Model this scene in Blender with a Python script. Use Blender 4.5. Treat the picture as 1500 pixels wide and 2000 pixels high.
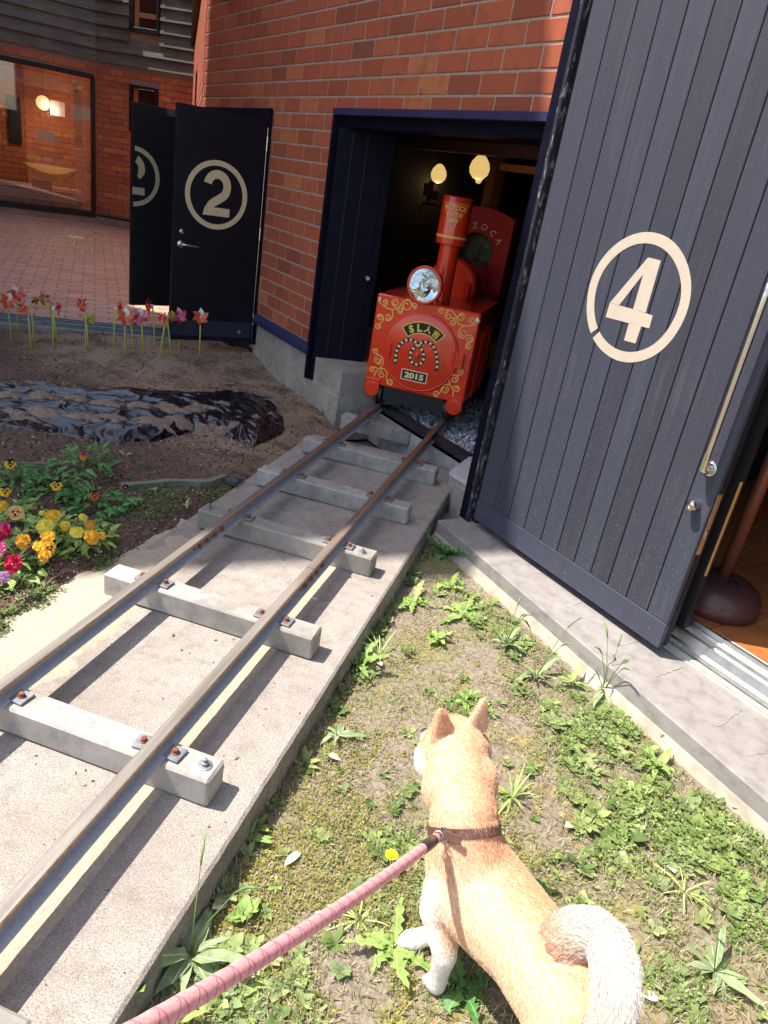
import bpy, bmesh, math, random
import numpy as np
from mathutils import Vector, Matrix, Euler
for o in list(bpy.data.objects): bpy.data.objects.remove(o)
SC = bpy.context.scene
COL = SC.collection
RAD = math.radians
# ---------------- camera -------------------------------------------------
cam = bpy.data.cameras.new('camera'); camo = bpy.data.objects.new('camera', cam); COL.objects.link(camo)
CAMC = np.array([0.73360496, -1.18212992, 1.42])
CE = (RAD(65.65338333), RAD(-8.90859016), RAD(16.9731026))
camo.location = CAMC; camo.rotation_euler = CE
cam.sensor_fit = 'VERTICAL'; cam.sensor_height = 24; cam.sensor_width = 18
cam.lens = 24 * 1406.434 / 2000
cam.clip_start = 0.02; cam.clip_end = 500
SC.camera = camo
# ---------------- sky, sun, exposure -------------------------------------
SUNV = Vector((0.56, 0.11, -1.0)).normalized()          # the way the light travels
w = bpy.data.worlds.new('World'); SC.world = w; w.use_nodes = True
wn = w.node_tree.nodes; wn.clear()
sky = wn.new('ShaderNodeTexSky'); sky.sky_type = 'NISHITA'; sky.sun_disc = False
sky.sun_elevation = math.asin(-SUNV.z); sky.sun_rotation = math.atan2(-SUNV.x, -SUNV.y)
sky.air_density = 1.0; sky.dust_density = 1.5; sky.ozone_density = 1.0
bg = wn.new('ShaderNodeBackground'); bg.inputs[1].default_value = 0.15
wo = wn.new('ShaderNodeOutputWorld')
wt = wn.new('ShaderNodeMix'); wt.data_type = 'RGBA'; wt.blend_type = 'MULTIPLY'; wt.inputs[0].default_value = 1.0; wt.inputs[7].default_value = (1.06, 1.0, .92, 1)
w.node_tree.links.new(sky.outputs[0], wt.inputs[6]); w.node_tree.links.new(wt.outputs[2], bg.inputs[0]); w.node_tree.links.new(bg.outputs[0], wo.inputs[0])
sl = bpy.data.lights.new('sun', 'SUN'); sl.energy = 4.1; sl.angle = RAD(0.5); sl.color = (1.0, 0.94, 0.86)
so = bpy.data.objects.new('sun', sl); COL.objects.link(so)
so.rotation_euler = SUNV.to_track_quat('-Z', 'Y').to_euler(); so.location = (-4, -2, 9)
SC.view_settings.view_transform = 'Standard'; SC.view_settings.look = 'None'
SC.view_settings.exposure = 1.1; SC.view_settings.gamma = 1.0; SC.view_settings.use_curve_mapping = False
SC.cycles.max_bounces = 8; SC.cycles.diffuse_bounces = 5

# ---------------- placing helpers ----------------------------------------
RM = np.array(Euler(CE).to_matrix())
def ray(u, v): return RM @ np.array([(u-750)/1406.434, -(v-1000)/1406.434, -1.0])
def at(u, v, z=0.0):                       # the point of height z seen there
    d = ray(u, v); P = CAMC + d*((z-CAMC[2])/d[2]); return Vector((float(P[0]), float(P[1]), float(P[2])))
def above(base, u, v):                     # height of a thing standing on base whose top is seen there
    d = ray(u, v); t = ((base[0]-CAMC[0])*d[0]+(base[1]-CAMC[1])*d[1])/(d[0]**2+d[1]**2); return float(CAMC[2]+d[2]*t)
TH = RAD(-41.41168388)
D = Vector((math.cos(TH), math.sin(TH), 0)); N = Vector((D.y, -D.x, 0)); CC = -1.8717888
UP = Vector((0, 0, 1))
def F(s, z, off=0.0): return N*(CC+off) + D*s + Vector((0, 0, z))     # along the brick front, up, out
def FM(s, z, off=0.0):                     # matrix: x along front, y inwards, z up
    m = Matrix.Identity(4); m.col[0][:3] = D; m.col[1][:3] = -N; m.col[2][:3] = UP; m.col[3][:3] = F(s, z, off); return m
def wallM(a, b, z=0.0):                    # matrix with x from a to b, y away (left of a->b), z up
    a = Vector((a[0], a[1], 0)); b = Vector((b[0], b[1], 0)); d = (b-a).normalized()
    m = Matrix.Identity(4); m.col[0][:3] = d; m.col[1][:3] = Vector((-d.y, d.x, 0)); m.col[2][:3] = UP; m.col[3][:3] = (a.x, a.y, z); return m
def T(x, y, z): return Matrix.Translation((x, y, z))

# ---------------- mesh helpers -------------------------------------------
class MB:
    def __init__(s): s.v = []; s.f = []; s.m = []; s.c = []
    def add(s, V, Fs, M=None, mi=0):
        n = len(s.v)
        if M is not None: V = [M @ Vector(p) for p in V]
        s.v.extend([tuple(p) for p in V]); s.f.extend([tuple(i+n for i in f) for f in Fs]); s.m.extend([mi]*len(Fs)); return s
    def box(s, x0, x1, y0, y1, z0, z1, M=None, mi=0):
        V = [(x0,y0,z0),(x1,y0,z0),(x1,y1,z0),(x0,y1,z0),(x0,y0,z1),(x1,y0,z1),(x1,y1,z1),(x0,y1,z1)]
        return s.add(V, [(0,3,2,1),(4,5,6,7),(0,1,5,4),(1,2,6,5),(2,3,7,6),(3,0,4,7)], M, mi)
    def cbox(s, x0, x1, y0, y1, z0, z1, c=0.003, M=None, mi=0):       # chamfered box
        V, Fs = chamfer(x0, x1, y0, y1, z0, z1, c); return s.add(V, Fs, M, mi)
    def prism(s, poly, z0, z1, M=None, mi=0):                          # outline in xy, extruded along z
        n = len(poly); a = sum(poly[i][0]*poly[(i+1)%n][1]-poly[(i+1)%n][0]*poly[i][1] for i in range(n))
        if a < 0: poly = poly[::-1]
        V = [(x,y,z0) for x,y in poly]+[(x,y,z1) for x,y in poly]
        return s.add(V, [tuple(range(n-1,-1,-1)), tuple(range(n,2*n))]+[(i,(i+1)%n,n+(i+1)%n,n+i) for i in range(n)], M, mi)
    def lathe(s, prof, seg=24, M=None, mi=0, caps=True):               # prof [(r,z)] about z
        V = []; Fs = []
        for r, z in prof:
            for k in range(seg):
                a = 2*math.pi*k/seg; V.append((r*math.cos(a), r*math.sin(a), z))
        for i in range(len(prof)-1):
            for k in range(seg):
                k2 = (k+1)%seg; Fs.append((i*seg+k, i*seg+k2, (i+1)*seg+k2, (i+1)*seg+k))
        if caps:
            Fs.append(tuple(range(seg-1,-1,-1))); Fs.append(tuple((len(prof)-1)*seg+k for k in range(seg)))
        return s.add(V, Fs, M, mi)
    def tube(s, pts, r, seg=8, M=None, mi=0, cap=True):
        pts = [Vector(p) for p in pts]; n = len(pts)
        rs = r if isinstance(r, (list, tuple)) else [r]*n
        V = []; Fs = []; t = (pts[1]-pts[0]).normalized()
        u = t.orthogonal().normalized()
        for i, p in enumerate(pts):
            t = (pts[min(i+1,n-1)]-pts[max(i-1,0)]).normalized()
            u = (u - t*u.dot(t)); u = u.normalized() if u.length > 1e-6 else t.orthogonal().normalized(); w_ = t.cross(u)
            for k in range(seg):
                a = 2*math.pi*k/seg; V.append(p+(u*math.cos(a)+w_*math.sin(a))*rs[i])
        for i in range(n-1):
            for k in range(seg):
                k2 = (k+1)%seg; Fs.append((i*seg+k, i*seg+k2, (i+1)*seg+k2, (i+1)*seg+k))
        if cap: Fs.append(tuple(range(seg-1,-1,-1))); Fs.append(tuple((n-1)*seg+k for k in range(seg)))
        return s.add(V, Fs, M, mi)
    def ribbon(s, pts, wd, z0, z1, M=None, mi=0, closed=False):        # flat stroke in xy with thickness
        pts = [Vector((p[0], p[1])) for p in pts]; n = len(pts); L = []; Rr = []
        ws = wd if isinstance(wd, (list, tuple)) else [wd]*n
        for i in range(n):
            if closed: a = pts[i-1]; b = pts[(i+1)%n]
            else: a = pts[max(i-1,0)]; b = pts[min(i+1,n-1)]
            d = (b-a).normalized(); q = Vector((-d.y, d.x))*ws[i]/2; L.append(pts[i]+q); Rr.append(pts[i]-q)
        V = [(p.x,p.y,z1) for p in L]+[(p.x,p.y,z1) for p in Rr]+[(p.x,p.y,z0) for p in L]+[(p.x,p.y,z0) for p in Rr]
        Fs = []
        for i in range(n if closed else n-1):
            j = (i+1)%n; Fs += [(i,n+i,n+j,j),(i,j,2*n+j,2*n+i),(n+i,3*n+i,3*n+j,n+j)]
        if not closed: Fs += [(0,2*n,3*n,n),(n-1,2*n-1,4*n-1,3*n-1)]
        return s.add(V, Fs, M, mi)
    def mesh(s, name, mats, smooth=False):
        me = bpy.data.meshes.new(name); me.from_pydata(s.v, [], s.f)
        for m in (mats if isinstance(mats, (list, tuple)) else [mats]): me.materials.append(m)
        if any(s.m): me.polygons.foreach_set('material_index', s.m)
        if smooth: me.polygons.foreach_set('use_smooth', [True]*len(me.polygons))
        if s.c:
            ca = me.color_attributes.new('tint', 'FLOAT_COLOR', 'POINT'); ca.data.foreach_set('color', [x for c in s.c for x in (*c, 1.0)])
        me.update(); return me
def chamfer(x0, x1, y0, y1, z0, z1, c):
    V = []; idx = {}
    X = (x0, x1); Y = (y0, y1); Z = (z0, z1)
    for i in (0,1):
        for j in (0,1):
            for k in (0,1):
                sx = c if i == 0 else -c; sy = c if j == 0 else -c; sz = c if k == 0 else -c
                for ax, p in enumerate(((X[i],Y[j]+sy,Z[k]+sz),(X[i]+sx,Y[j],Z[k]+sz),(X[i]+sx,Y[j]+sy,Z[k]))):
                    idx[(i,j,k,ax)] = len(V); V.append(p)
    Fs = []
    g = idx
    for i in (0,1):
        q = [g[(i,0,0,0)],g[(i,1,0,0)],g[(i,1,1,0)],g[(i,0,1,0)]]; Fs.append(q if i else q[::-1])
        q = [g[(0,i,0,1)],g[(0,i,1,1)],g[(1,i,1,1)],g[(1,i,0,1)]]; Fs.append(q if i else q[::-1])
        q = [g[(0,0,i,2)],g[(1,0,i,2)],g[(1,1,i,2)],g[(0,1,i,2)]]; Fs.append(q if i else q[::-1])
    C = Vector(((x0+x1)/2,(y0+y1)/2,(z0+z1)/2))
    def orient(q):
        a, b, c_ = (Vector(V[i]) for i in q[:3]); nn = (b-a).cross(c_-a)
        return q if nn.dot((a+b+c_)/3-C) > 0 else q[::-1]
    for a in (0,1):
        for b in (0,1):
            Fs.append([g[(0,a,b,1)],g[(1,a,b,1)],g[(1,a,b,2)],g[(0,a,b,2)]])
            Fs.append([g[(a,0,b,0)],g[(a,1,b,0)],g[(a,1,b,2)],g[(a,0,b,2)]])
            Fs.append([g[(a,b,0,0)],g[(a,b,1,0)],g[(a,b,1,1)],g[(a,b,0,1)]])
    for i in (0,1):
        for j in (0,1):
            for k in (0,1): Fs.append([g[(i,j,k,0)],g[(i,j,k,1)],g[(i,j,k,2)]])
    return V, [tuple(orient(q)) for q in Fs]
def link(name, me, parent=None, M=None):
    o = bpy.data.objects.new(name, me); COL.objects.link(o)
    if parent is not None: o.parent = parent
    if M is not None: o.matrix_world = M if parent is None else (parent_world(parent).inverted() @ M); 
    if M is not None and parent is not None: o.matrix_parent_inverse = Matrix.Identity(4); o.matrix_basis = parent_world(parent).inverted() @ M
    elif M is not None: o.matrix_basis = M
    return o
def parent_world(p):
    m = p.matrix_basis.copy()
    while p.parent is not None: p = p.parent; m = p.matrix_basis @ m
    return m
def tag(o, label=None, cat=None, group=None, kind=None):
    if label: o['label'] = label
    if cat: o['category'] = cat
    if group: o['group'] = group
    if kind: o['kind'] = kind
    return o
def thing(name, M, label, cat, group=None):
    o = bpy.data.objects.new(name, None); COL.objects.link(o); o.empty_display_size = 0.1
    o.matrix_basis = M if isinstance(M, Matrix) else Matrix.Translation(M)
    return tag(o, label, cat, group)
def part(name, mb, mat, parent, M=None, smooth=False):   # mesh given in the parent's own frame
    me = mb.mesh(name, mat, smooth) if isinstance(mb, MB) else mb
    o = bpy.data.objects.new(name, me); COL.objects.link(o); o.parent = parent
    if M is not None: o.matrix_basis = M
    return o
def solo(name, mb, mat, M=None, smooth=False, **k):
    me = mb.mesh(name, mat, smooth) if isinstance(mb, MB) else mb
    o = bpy.data.objects.new(name, me); COL.objects.link(o)
    if M is not None: o.matrix_basis = M
    return tag(o, **k)
def smooth_by_angle(o, deg=35):
    me = o.data; me.polygons.foreach_set('use_smooth', [True]*len(me.polygons))
    bm = bmesh.new(); bm.from_mesh(me); lim = RAD(deg)
    for e in bm.edges:
        e.smooth = (len(e.link_faces) == 2 and e.calc_face_angle(0) < lim)
    bm.to_mesh(me); bm.free(); return o
def copy_tree(o, parent=None, M=None):
    c = o.copy(); COL.objects.link(c)
    if parent is not None: c.parent = parent
    if M is not None: c.matrix_basis = M
    for ch in [x for x in KIDS.get(o.name, [])]: copy_tree(ch, c)
    return c
KIDS = {}
def index_kids():
    KIDS.clear()
    for o in bpy.data.objects:
        if o.parent: KIDS.setdefault(o.parent.name, []).append(o)

# ---------------- materials ----------------------------------------------
def nt(name):
    m = bpy.data.materials.new(name); m.use_nodes = True; t = m.node_tree; b = t.nodes['Principled BSDF']; return m, t, b
def N_(t, typ, **k):
    n = t.nodes.new(typ)
    for a, v in k.items(): setattr(n, a, v)
    return n
def noise(t, scale, detail=4, rough=0.55, coord=None, vec=None, dist=0.0):
    n = N_(t, 'ShaderNodeTexNoise'); n.inputs['Scale'].default_value = scale; n.inputs['Detail'].default_value = detail
    n.inputs['Roughness'].default_value = rough; n.inputs['Distortion'].default_value = dist
    if vec is not None: t.links.new(vec, n.inputs['Vector'])
    return n
def ramp(t, fac, stops):
    r = N_(t, 'ShaderNodeValToRGB'); e = r.color_ramp.elements
    while len(e) > 1: e.remove(e[-1])
    e[0].position = stops[0][0]; e[0].color = (*stops[0][1], 1) if len(stops[0][1]) == 3 else stops[0][1]
    for p, c in stops[1:]:
        x = e.new(p); x.color = (*c, 1) if len(c) == 3 else c
    t.links.new(fac, r.inputs[0]); return r
def mix(t, f, a, b, mode='MIX'):
    m = N_(t, 'ShaderNodeMix', data_type='RGBA', blend_type=mode)
    for s, x in ((0, f), (6, a), (7, b)):
        if hasattr(x, 'is_output'): t.links.new(x, m.inputs[s])
        elif s == 0: m.inputs[0].default_value = x
        else: m.inputs[s].default_value = (*x, 1) if len(x) == 3 else x
    return m.outputs[2]
def bump(t, b, h, strength=0.3, dist=0.01):
    n = N_(t, 'ShaderNodeBump'); n.inputs['Strength'].default_value = strength; n.inputs['Distance'].default_value = dist
    t.links.new(h, n.inputs['Height']); t.links.new(n.outputs[0], b.inputs['Normal']); return n
def objco(t, gen='Object'):
    return N_(t, 'ShaderNodeTexCoord').outputs[gen]
def mapped(t, co, scale=(1,1,1), rot=(0,0,0)):
    m = N_(t, 'ShaderNodeMapping'); m.inputs['Scale'].default_value = scale; m.inputs['Rotation'].default_value = rot
    t.links.new(co, m.inputs[0]); return m.outputs[0]
def flat(name, col, rough=0.6, metal=0.0, var=0.12, scale=30, bmp=0.15, spec=0.5, coat=0.0):
    m, t, b = nt(name); co = N_(t, 'ShaderNodeNewGeometry').outputs['Position']
    n = noise(t, scale, 5, vec=co)
    lo = tuple(max(0, c*(1-var)) for c in col); hi = tuple(min(1, c*(1+var)) for c in col)
    r = ramp(t, n.outputs[0], [(0.3, lo), (0.7, hi)]); t.links.new(r.outputs[0], b.inputs['Base Color'])
    b.inputs['Roughness'].default_value = rough; b.inputs['Metallic'].default_value = metal
    b.inputs['Specular IOR Level'].default_value = spec; b.inputs['Coat Weight'].default_value = coat
    if bmp: bump(t, b, n.outputs[0], bmp, 0.004)
    return m
def rand_of(t): return N_(t, 'ShaderNodeObjectInfo').outputs['Random']
def pos(t): return N_(t, 'ShaderNodeNewGeometry').outputs['Position']
def m_brick(name, sat=1.0, island=False):
    m, t, b = nt(name)
    r = N_(t, 'ShaderNodeNewGeometry').outputs['Random Per Island'] if island else rand_of(t)
    c = ramp(t, r, [(0.0,(0.24,0.060,0.030)),(0.1,(0.33,0.078,0.030)),(0.35,(0.37,0.084,0.035)),(0.6,(0.395,0.094,0.038)),(0.88,(0.41,0.105,0.041)),(0.96,(0.46,0.14,0.045)),(1.0,(0.48,0.19,0.07))])
    n = noise(t, 14, 5, vec=pos(t)); n2 = noise(t, 240, 3, vec=pos(t))
    c2 = mix(t, ramp(t, n.outputs[0], [(0.5,(0,0,0)),(0.78,(.8,.8,.8))]).outputs[0], c.outputs[0], (0.20,0.06,0.05))
    c3 = mix(t, ramp(t, n2.outputs[0], [(0.55,(0,0,0)),(0.75,(0.5,0.5,0.5))]).outputs[0], c2, (0.1,0.05,0.04))
    if sat != 1.0: c3 = mix(t, 1.0, c3, (sat, sat*1.35, sat*1.5), 'MULTIPLY')
    t.links.new(c3, b.inputs['Base Color']); b.inputs['Roughness'].default_value = 0.85
    bump(t, b, n2.outputs[0], 0.5, 0.002); return m
def m_concrete(name, base=(0.42,0.39,0.35), speck=True, dirt=0.5, scale=1.0, moss=0.0):
    m, t, b = nt(name); p = pos(t)
    big = noise(t, 2.2*scale, 6, 0.6, vec=p); med = noise(t, 17*scale, 6, 0.65, vec=p); fine = noise(t, 260*scale, 3, 0.6, vec=p)
    vor = N_(t, 'ShaderNodeTexVoronoi'); vor.inputs['Scale'].default_value = 170*scale; t.links.new(p, vor.inputs['Vector'])
    lo = tuple(c*0.62 for c in base); hi = tuple(min(1, c*1.22) for c in base)
    c = ramp(t, med.outputs[0], [(0.25, lo), (0.5, base), (0.8, hi)]).outputs[0]
    if speck:
        c = mix(t, ramp(t, fine.outputs[0], [(0.40,(0.8,0.8,0.8)),(0.52,(0,0,0))]).outputs[0], c, tuple(k*0.45 for k in base))
        c = mix(t, ramp(t, vor.outputs['Distance'], [(0.16,(0.6,0.6,0.6)),(0.32,(0,0,0))]).outputs[0], c, tuple(min(1,k*1.6) for k in base))
    st = ramp(t, big.outputs[0], [(0.42,(0,0,0)),(0.68,(dirt,dirt,dirt))]).outputs[0]
    c = mix(t, st, c, tuple(k*0.5 for k in (base[0], base[1]*0.97, base[2]*0.88)))
    if moss:
        mo = noise(t, 5, 6, 0.7, vec=p); c = mix(t, ramp(t, mo.outputs[0], [(0.5,(0,0,0)),(0.7,(moss,moss,moss))]).outputs[0], c, (0.13,0.14,0.06))
    t.links.new(c, b.inputs['Base Color']); b.inputs['Roughness'].default_value = 0.9
    hh = mix(t, 0.5, fine.outputs[0], med.outputs[0]); bump(t, b, hh, 0.55, 0.006 if speck else 0.003); return m
def m_tint(name, rough=0.5, trans=0.0, spec=0.3, var=0.25):       # colour comes from the piece itself
    m, t, b = nt(name); a = N_(t, 'ShaderNodeAttribute', attribute_name='tint')
    n = noise(t, 60, 3, vec=pos(t))
    c = mix(t, 1.0, a.outputs['Color'], ramp(t, n.outputs[0], [(0.3,(1-var,)*3),(0.7,(1,1,1))]).outputs[0], 'MULTIPLY')
    t.links.new(c, b.inputs['Base Color']); b.inputs['Roughness'].default_value = rough; b.inputs['Specular IOR Level'].default_value = spec
    if trans:
        tr = N_(t, 'ShaderNodeBsdfTranslucent'); t.links.new(c, tr.inputs[0]); ms = N_(t, 'ShaderNodeMixShader'); ms.inputs[0].default_value = trans
        t.links.new(b.outputs[0], ms.inputs[1]); t.links.new(tr.outputs[0], ms.inputs[2]); t.links.new(ms.outputs[0], t.nodes['Material Output'].inputs[0])
    return m
def m_wood_paint(name, col, wear, amt=0.5, axis=2, worn=(0.45,0.45,0.47), thr=(.5,.48), streak=.55, specks=0.0):
    m, t, b = nt(name); p = objco(t)
    sc = [60, 60, 60]; sc[axis] = 2.5
    n = noise(t, 1.0, 6, 0.6, vec=mapped(t, p, tuple(sc))); n2 = noise(t, 3.0, 5, 0.6, vec=p)
    r = rand_of(t)
    c = mix(t, ramp(t, n.outputs[0], [(0.35,(0,0,0)),(0.75,(streak,)*3)]).outputs[0], col, tuple(k*1.6 for k in col))
    v = ramp(t, r, [(0,(0.82,0.82,0.82)),(1,(1.15,1.15,1.15))]).outputs[0]; c = mix(t, 1.0, c, v, 'MULTIPLY')
    wv = N_(t, 'ShaderNodeMath', operation='MULTIPLY'); t.links.new(ramp(t, n.outputs[0], [(thr[0],(0,0,0)),(thr[0]+.2,(1,1,1))]).outputs[0], wv.inputs[0]); t.links.new(ramp(t, n2.outputs[0], [(thr[1],(0,0,0)),(thr[1]+.25,(amt,amt,amt))]).outputs[0], wv.inputs[1])
    c = mix(t, wv.outputs[0], c, worn)
    if specks:
        q = noise(t, 190, 2, .5, vec=pos(t)); sz = N_(t, 'ShaderNodeSeparateXYZ'); t.links.new(pos(t), sz.inputs[0]); lowf = N_(t, 'ShaderNodeMapRange'); lowf.inputs['From Min'].default_value = 1.1; lowf.inputs['From Max'].default_value = .15; lowf.inputs['To Min'].default_value = .25; t.links.new(sz.outputs['Z'], lowf.inputs['Value'])
        q2 = N_(t, 'ShaderNodeMath', operation='MULTIPLY'); t.links.new(ramp(t, q.outputs[0], [(.64,(0,0,0)),(.70,(specks,)*3)]).outputs[0], q2.inputs[0]); t.links.new(lowf.outputs[0], q2.inputs[1]); c = mix(t, q2.outputs[0], c, (.34,.34,.27))
    t.links.new(c, b.inputs['Base Color']); b.inputs['Roughness'].default_value = 0.62; b.inputs['Specular IOR Level'].default_value = 0.4
    bump(t, b, n.outputs[0], 0.35, 0.003); return m
def m_glass(name, tint=(0.9,0.95,0.95), alpha=0.3):
    m, t, b = nt(name); t.nodes.remove(b); g = N_(t, 'ShaderNodeBsdfGlossy'); g.inputs['Roughness'].default_value = 0.02
    tr = N_(t, 'ShaderNodeBsdfTransparent'); tr.inputs[0].default_value = (*tint, 1); f = N_(t, 'ShaderNodeFresnel'); f.inputs[0].default_value = 1.45
    ms = N_(t, 'ShaderNodeMixShader'); a = N_(t, 'ShaderNodeMath', operation='ADD'); a.inputs[1].default_value = alpha; t.links.new(f.outputs[0], a.inputs[0])
    t.links.new(a.outputs[0], ms.inputs[0]); t.links.new(tr.outputs[0], ms.inputs[1]); t.links.new(g.outputs[0], ms.inputs[2]); t.links.new(ms.outputs[0], t.nodes['Material Output'].inputs[0]); return m
def m_emit(name, col, s):
    m, t, b = nt(name); b.inputs['Base Color'].default_value = (*col, 1); b.inputs['Emission Color'].default_value = (*col, 1); b.inputs['Emission Strength'].default_value = s; return m

BRICKF = m_brick('brick_far', sat=1.5); BRICK = m_brick('brick_clay'); BRICKI = m_brick('brick_clay_joined', island=True)
MORTAR = flat('mortar', (0.37,0.29,0.24), 0.95, var=0.2, scale=60, bmp=0.4)
NAVY = flat('navy_paint', (0.005,0.0055,0.015), 0.55, var=0.25, scale=12, bmp=0.1, spec=.1)
NAVYB = flat('navy_metal', (0.025,0.028,0.085), 0.45, var=0.2, scale=8, bmp=0.05)
BLACK = flat('near_black', (0.008,0.008,0.01), 0.6, var=0.3)
GOLD = flat('sticker_gold', (0.60,0.48,0.29), 0.6, var=0.08, bmp=0.05)
CREAM = flat('sticker_cream', (0.54,0.455,0.365), 0.6, var=0.05, bmp=0.05)
CONC = m_concrete('slab_concrete', (0.385,0.34,0.30), dirt=0.45)
CONCE = m_concrete('slab_edge_concrete', (0.30,0.27,0.23), dirt=0.9, scale=0.7, moss=0.6)
SLEEP = m_concrete('sleeper_concrete', (0.40,0.375,0.345), speck=False, dirt=0.95, moss=0.35)
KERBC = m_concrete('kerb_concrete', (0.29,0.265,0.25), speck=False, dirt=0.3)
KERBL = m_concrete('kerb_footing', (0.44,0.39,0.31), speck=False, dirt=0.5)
FOOT = m_concrete('footing_concrete', (0.36,0.33,0.285), speck=False, dirt=0.5, moss=0.25)
STEEL = flat('stainless', (0.62,0.61,0.58), 0.22, 1.0, var=0.05, bmp=0.02)
ALU = flat('aluminium', (0.55,0.55,0.54), 0.38, 1.0, var=0.15, scale=25, bmp=0.08)
GALV = flat('galvanised', (0.30,0.31,0.33), 0.55, 0.8, var=0.25, scale=50, bmp=0.1)
RUST = flat('rusty_bolt', (0.24,0.085,0.04), 0.8, 0.2, var=0.35, scale=120, bmp=0.5)
RED = flat('train_red', (0.78,0.045,0.012), 0.22, var=0.06, scale=9, bmp=0.02, coat=0.5)
REDD = flat('train_deep_red', (0.62,0.022,0.015), 0.45, var=0.1, scale=9, bmp=0.02, spec=.15)
LINE = flat('train_gold_line', (0.95,0.52,0.13), 0.5, var=0.05, bmp=0)
YEL = flat('lettering_yellow', (0.85,0.66,0.06), 0.5, var=0.04, bmp=0)
PALE = flat('lettering_pale', (0.85,0.68,0.34), 0.5, var=0.04, bmp=0)
# ======================= GROUND ==========================================
from mathutils import noise as mn
def fbm(x, y, s=1.0, o=4, seed=0.0): return mn.fractal(Vector((x*s+seed, y*s-seed, seed)), 0.6, 2.1, o)
def sheet(name, x0, x1, y0, y1, step, zf, keep, mat, **k):
    nx = int(round((x1-x0)/step)); ny = int(round((y1-y0)/step)); V = []; Fs = []
    for j in range(ny+1):
        for i in range(nx+1):
            x = x0+(x1-x0)*i/nx; y = y0+(y1-y0)*j/ny; V.append((x, y, zf(x, y)))
    for j in range(ny):
        for i in range(nx):
            a = j*(nx+1)+i; cx = x0+(x1-x0)*(i+.5)/nx; cy = y0+(y1-y0)*(j+.5)/ny
            if keep(cx, cy): Fs.append((a, a+1, a+nx+2, a+nx+1))
    mb = MB(); mb.v = V; mb.f = Fs; mb.m = [0]*len(Fs)
    return solo(name, mb, mat, smooth=True, **k)
def m_soil():
    m, t, b = nt('garden_soil'); p = pos(t)
    a = noise(t, 1.6, 5, 0.6, vec=p); g = noise(t, 55, 5, 0.7, vec=p); v = N_(t, 'ShaderNodeTexVoronoi'); v.inputs['Scale'].default_value = 110; t.links.new(p, v.inputs['Vector'])
    sep = N_(t, 'ShaderNodeSeparateXYZ'); t.links.new(p, sep.inputs[0])
    dry = ramp(t, g.outputs[0], [(0.3,(0.25,0.168,0.105)),(0.7,(0.42,0.295,0.19))]).outputs[0]
    wet = ramp(t, g.outputs[0], [(0.3,(0.055,0.032,0.024)),(0.5,(0.13,0.075,0.052)),(0.72,(0.24,0.155,0.11))]).outputs[0]
    # the worked, darker strip lies nearer, the dry trodden strip beyond the black sheet
    q = N_(t, 'ShaderNodeMath', operation='MULTIPLY_ADD'); q.inputs[1].default_value = 0.45; t.links.new(sep.outputs['X'], q.inputs[0]); t.links.new(sep.outputs['Y'], q.inputs[2])
    q2 = N_(t, 'ShaderNodeMath', operation='MULTIPLY_ADD'); q2.inputs[1].default_value = 1.1; t.links.new(a.outputs[0], q2.inputs[0]); t.links.new(q.outputs[0], q2.inputs[2])
    f = ramp(t, N_m(t, q2.outputs[0], 1.15, 3.4), [(0.35,(0,0,0)),(0.6,(1,1,1))]).outputs[0]
    c = mix(t, f, wet, dry)
    c = mix(t, ramp(t, noise(t, 3.5, 6, .7, vec=p).outputs[0], [(0.47,(0,0,0)),(0.6,(0.85,0.85,0.85))]).outputs[0], c, wet)
    c = mix(t, ramp(t, v.outputs['Distance'], [(0.12,(0.8,0.8,0.8)),(0.2,(0,0,0))]).outputs[0], c, (0.33,0.24,0.17))
    t.links.new(c, b.inputs['Base Color']); b.inputs['Roughness'].default_value = 0.95
    bump(t, b, g.outputs[0], 1.0, 0.012); return m
def N_m(t, s, lo, hi):
    n = N_(t, 'ShaderNodeMapRange'); n.inputs['From Min'].default_value = lo; n.inputs['From Max'].default_value = hi; t.links.new(s, n.inputs['Value']); return n.outputs[0]
def m_lawn():
    m, t, b = nt('trodden_earth'); p = pos(t)
    a = noise(t, 3.0, 6, 0.65, vec=p); g = noise(t, 70, 5, 0.7, vec=p); y = noise(t, 5.0, 6, 0.7, vec=p)
    e = ramp(t, g.outputs[0], [(0.3,(0.14,0.105,0.08)),(0.5,(0.27,0.215,0.165)),(0.75,(0.42,0.35,0.27))]).outputs[0]
    c = mix(t, ramp(t, a.outputs[0], [(0.47,(0,0,0)),(0.64,(0.7,0.7,0.7))]).outputs[0], e, ramp(t, g.outputs[0], [(0.3,(0.12,0.13,0.035)),(0.7,(0.30,0.31,0.09))]).outputs[0])
    c = mix(t, ramp(t, y.outputs[0], [(0.56,(0,0,0)),(0.68,(0.7,0.7,0.7))]).outputs[0], c, ramp(t, g.outputs[0], [(0.3,(0.22,0.17,0.03)),(0.7,(0.50,0.38,0.08))]).outputs[0])
    t.links.new(c, b.inputs['Base Color']); b.inputs['Roughness'].default_value = 0.95
    bump(t, b, g.outputs[0], 1.0, 0.010); return m
SOILM = m_soil(); LAWNM = m_lawn()
gm = MB(); gm.add([(-90,-90,-.16),(90,-90,-.16),(90,90,-.16),(-90,90,-.16)], [(0,1,2,3)])
solo('ground', gm, flat('far_earth', (0.16,0.13,0.09), 0.95, scale=3), kind='structure')
def zlawn(x, y): return -0.103 + 0.010*fbm(x, y, 3, 4, 3.1) + 0.004*fbm(x, y, 17, 3, 1.0)
sheet('earth_lawn', 0.16, 3.6, -3.2, 2.35, 0.022, zlawn, lambda x, y: -.661*x-.75*y > CC-0.10, LAWNM, kind='structure')
def rise(x): t = min(1, max(0, (x+3.15)/.5)); return t*t*(3-2*t)
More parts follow.
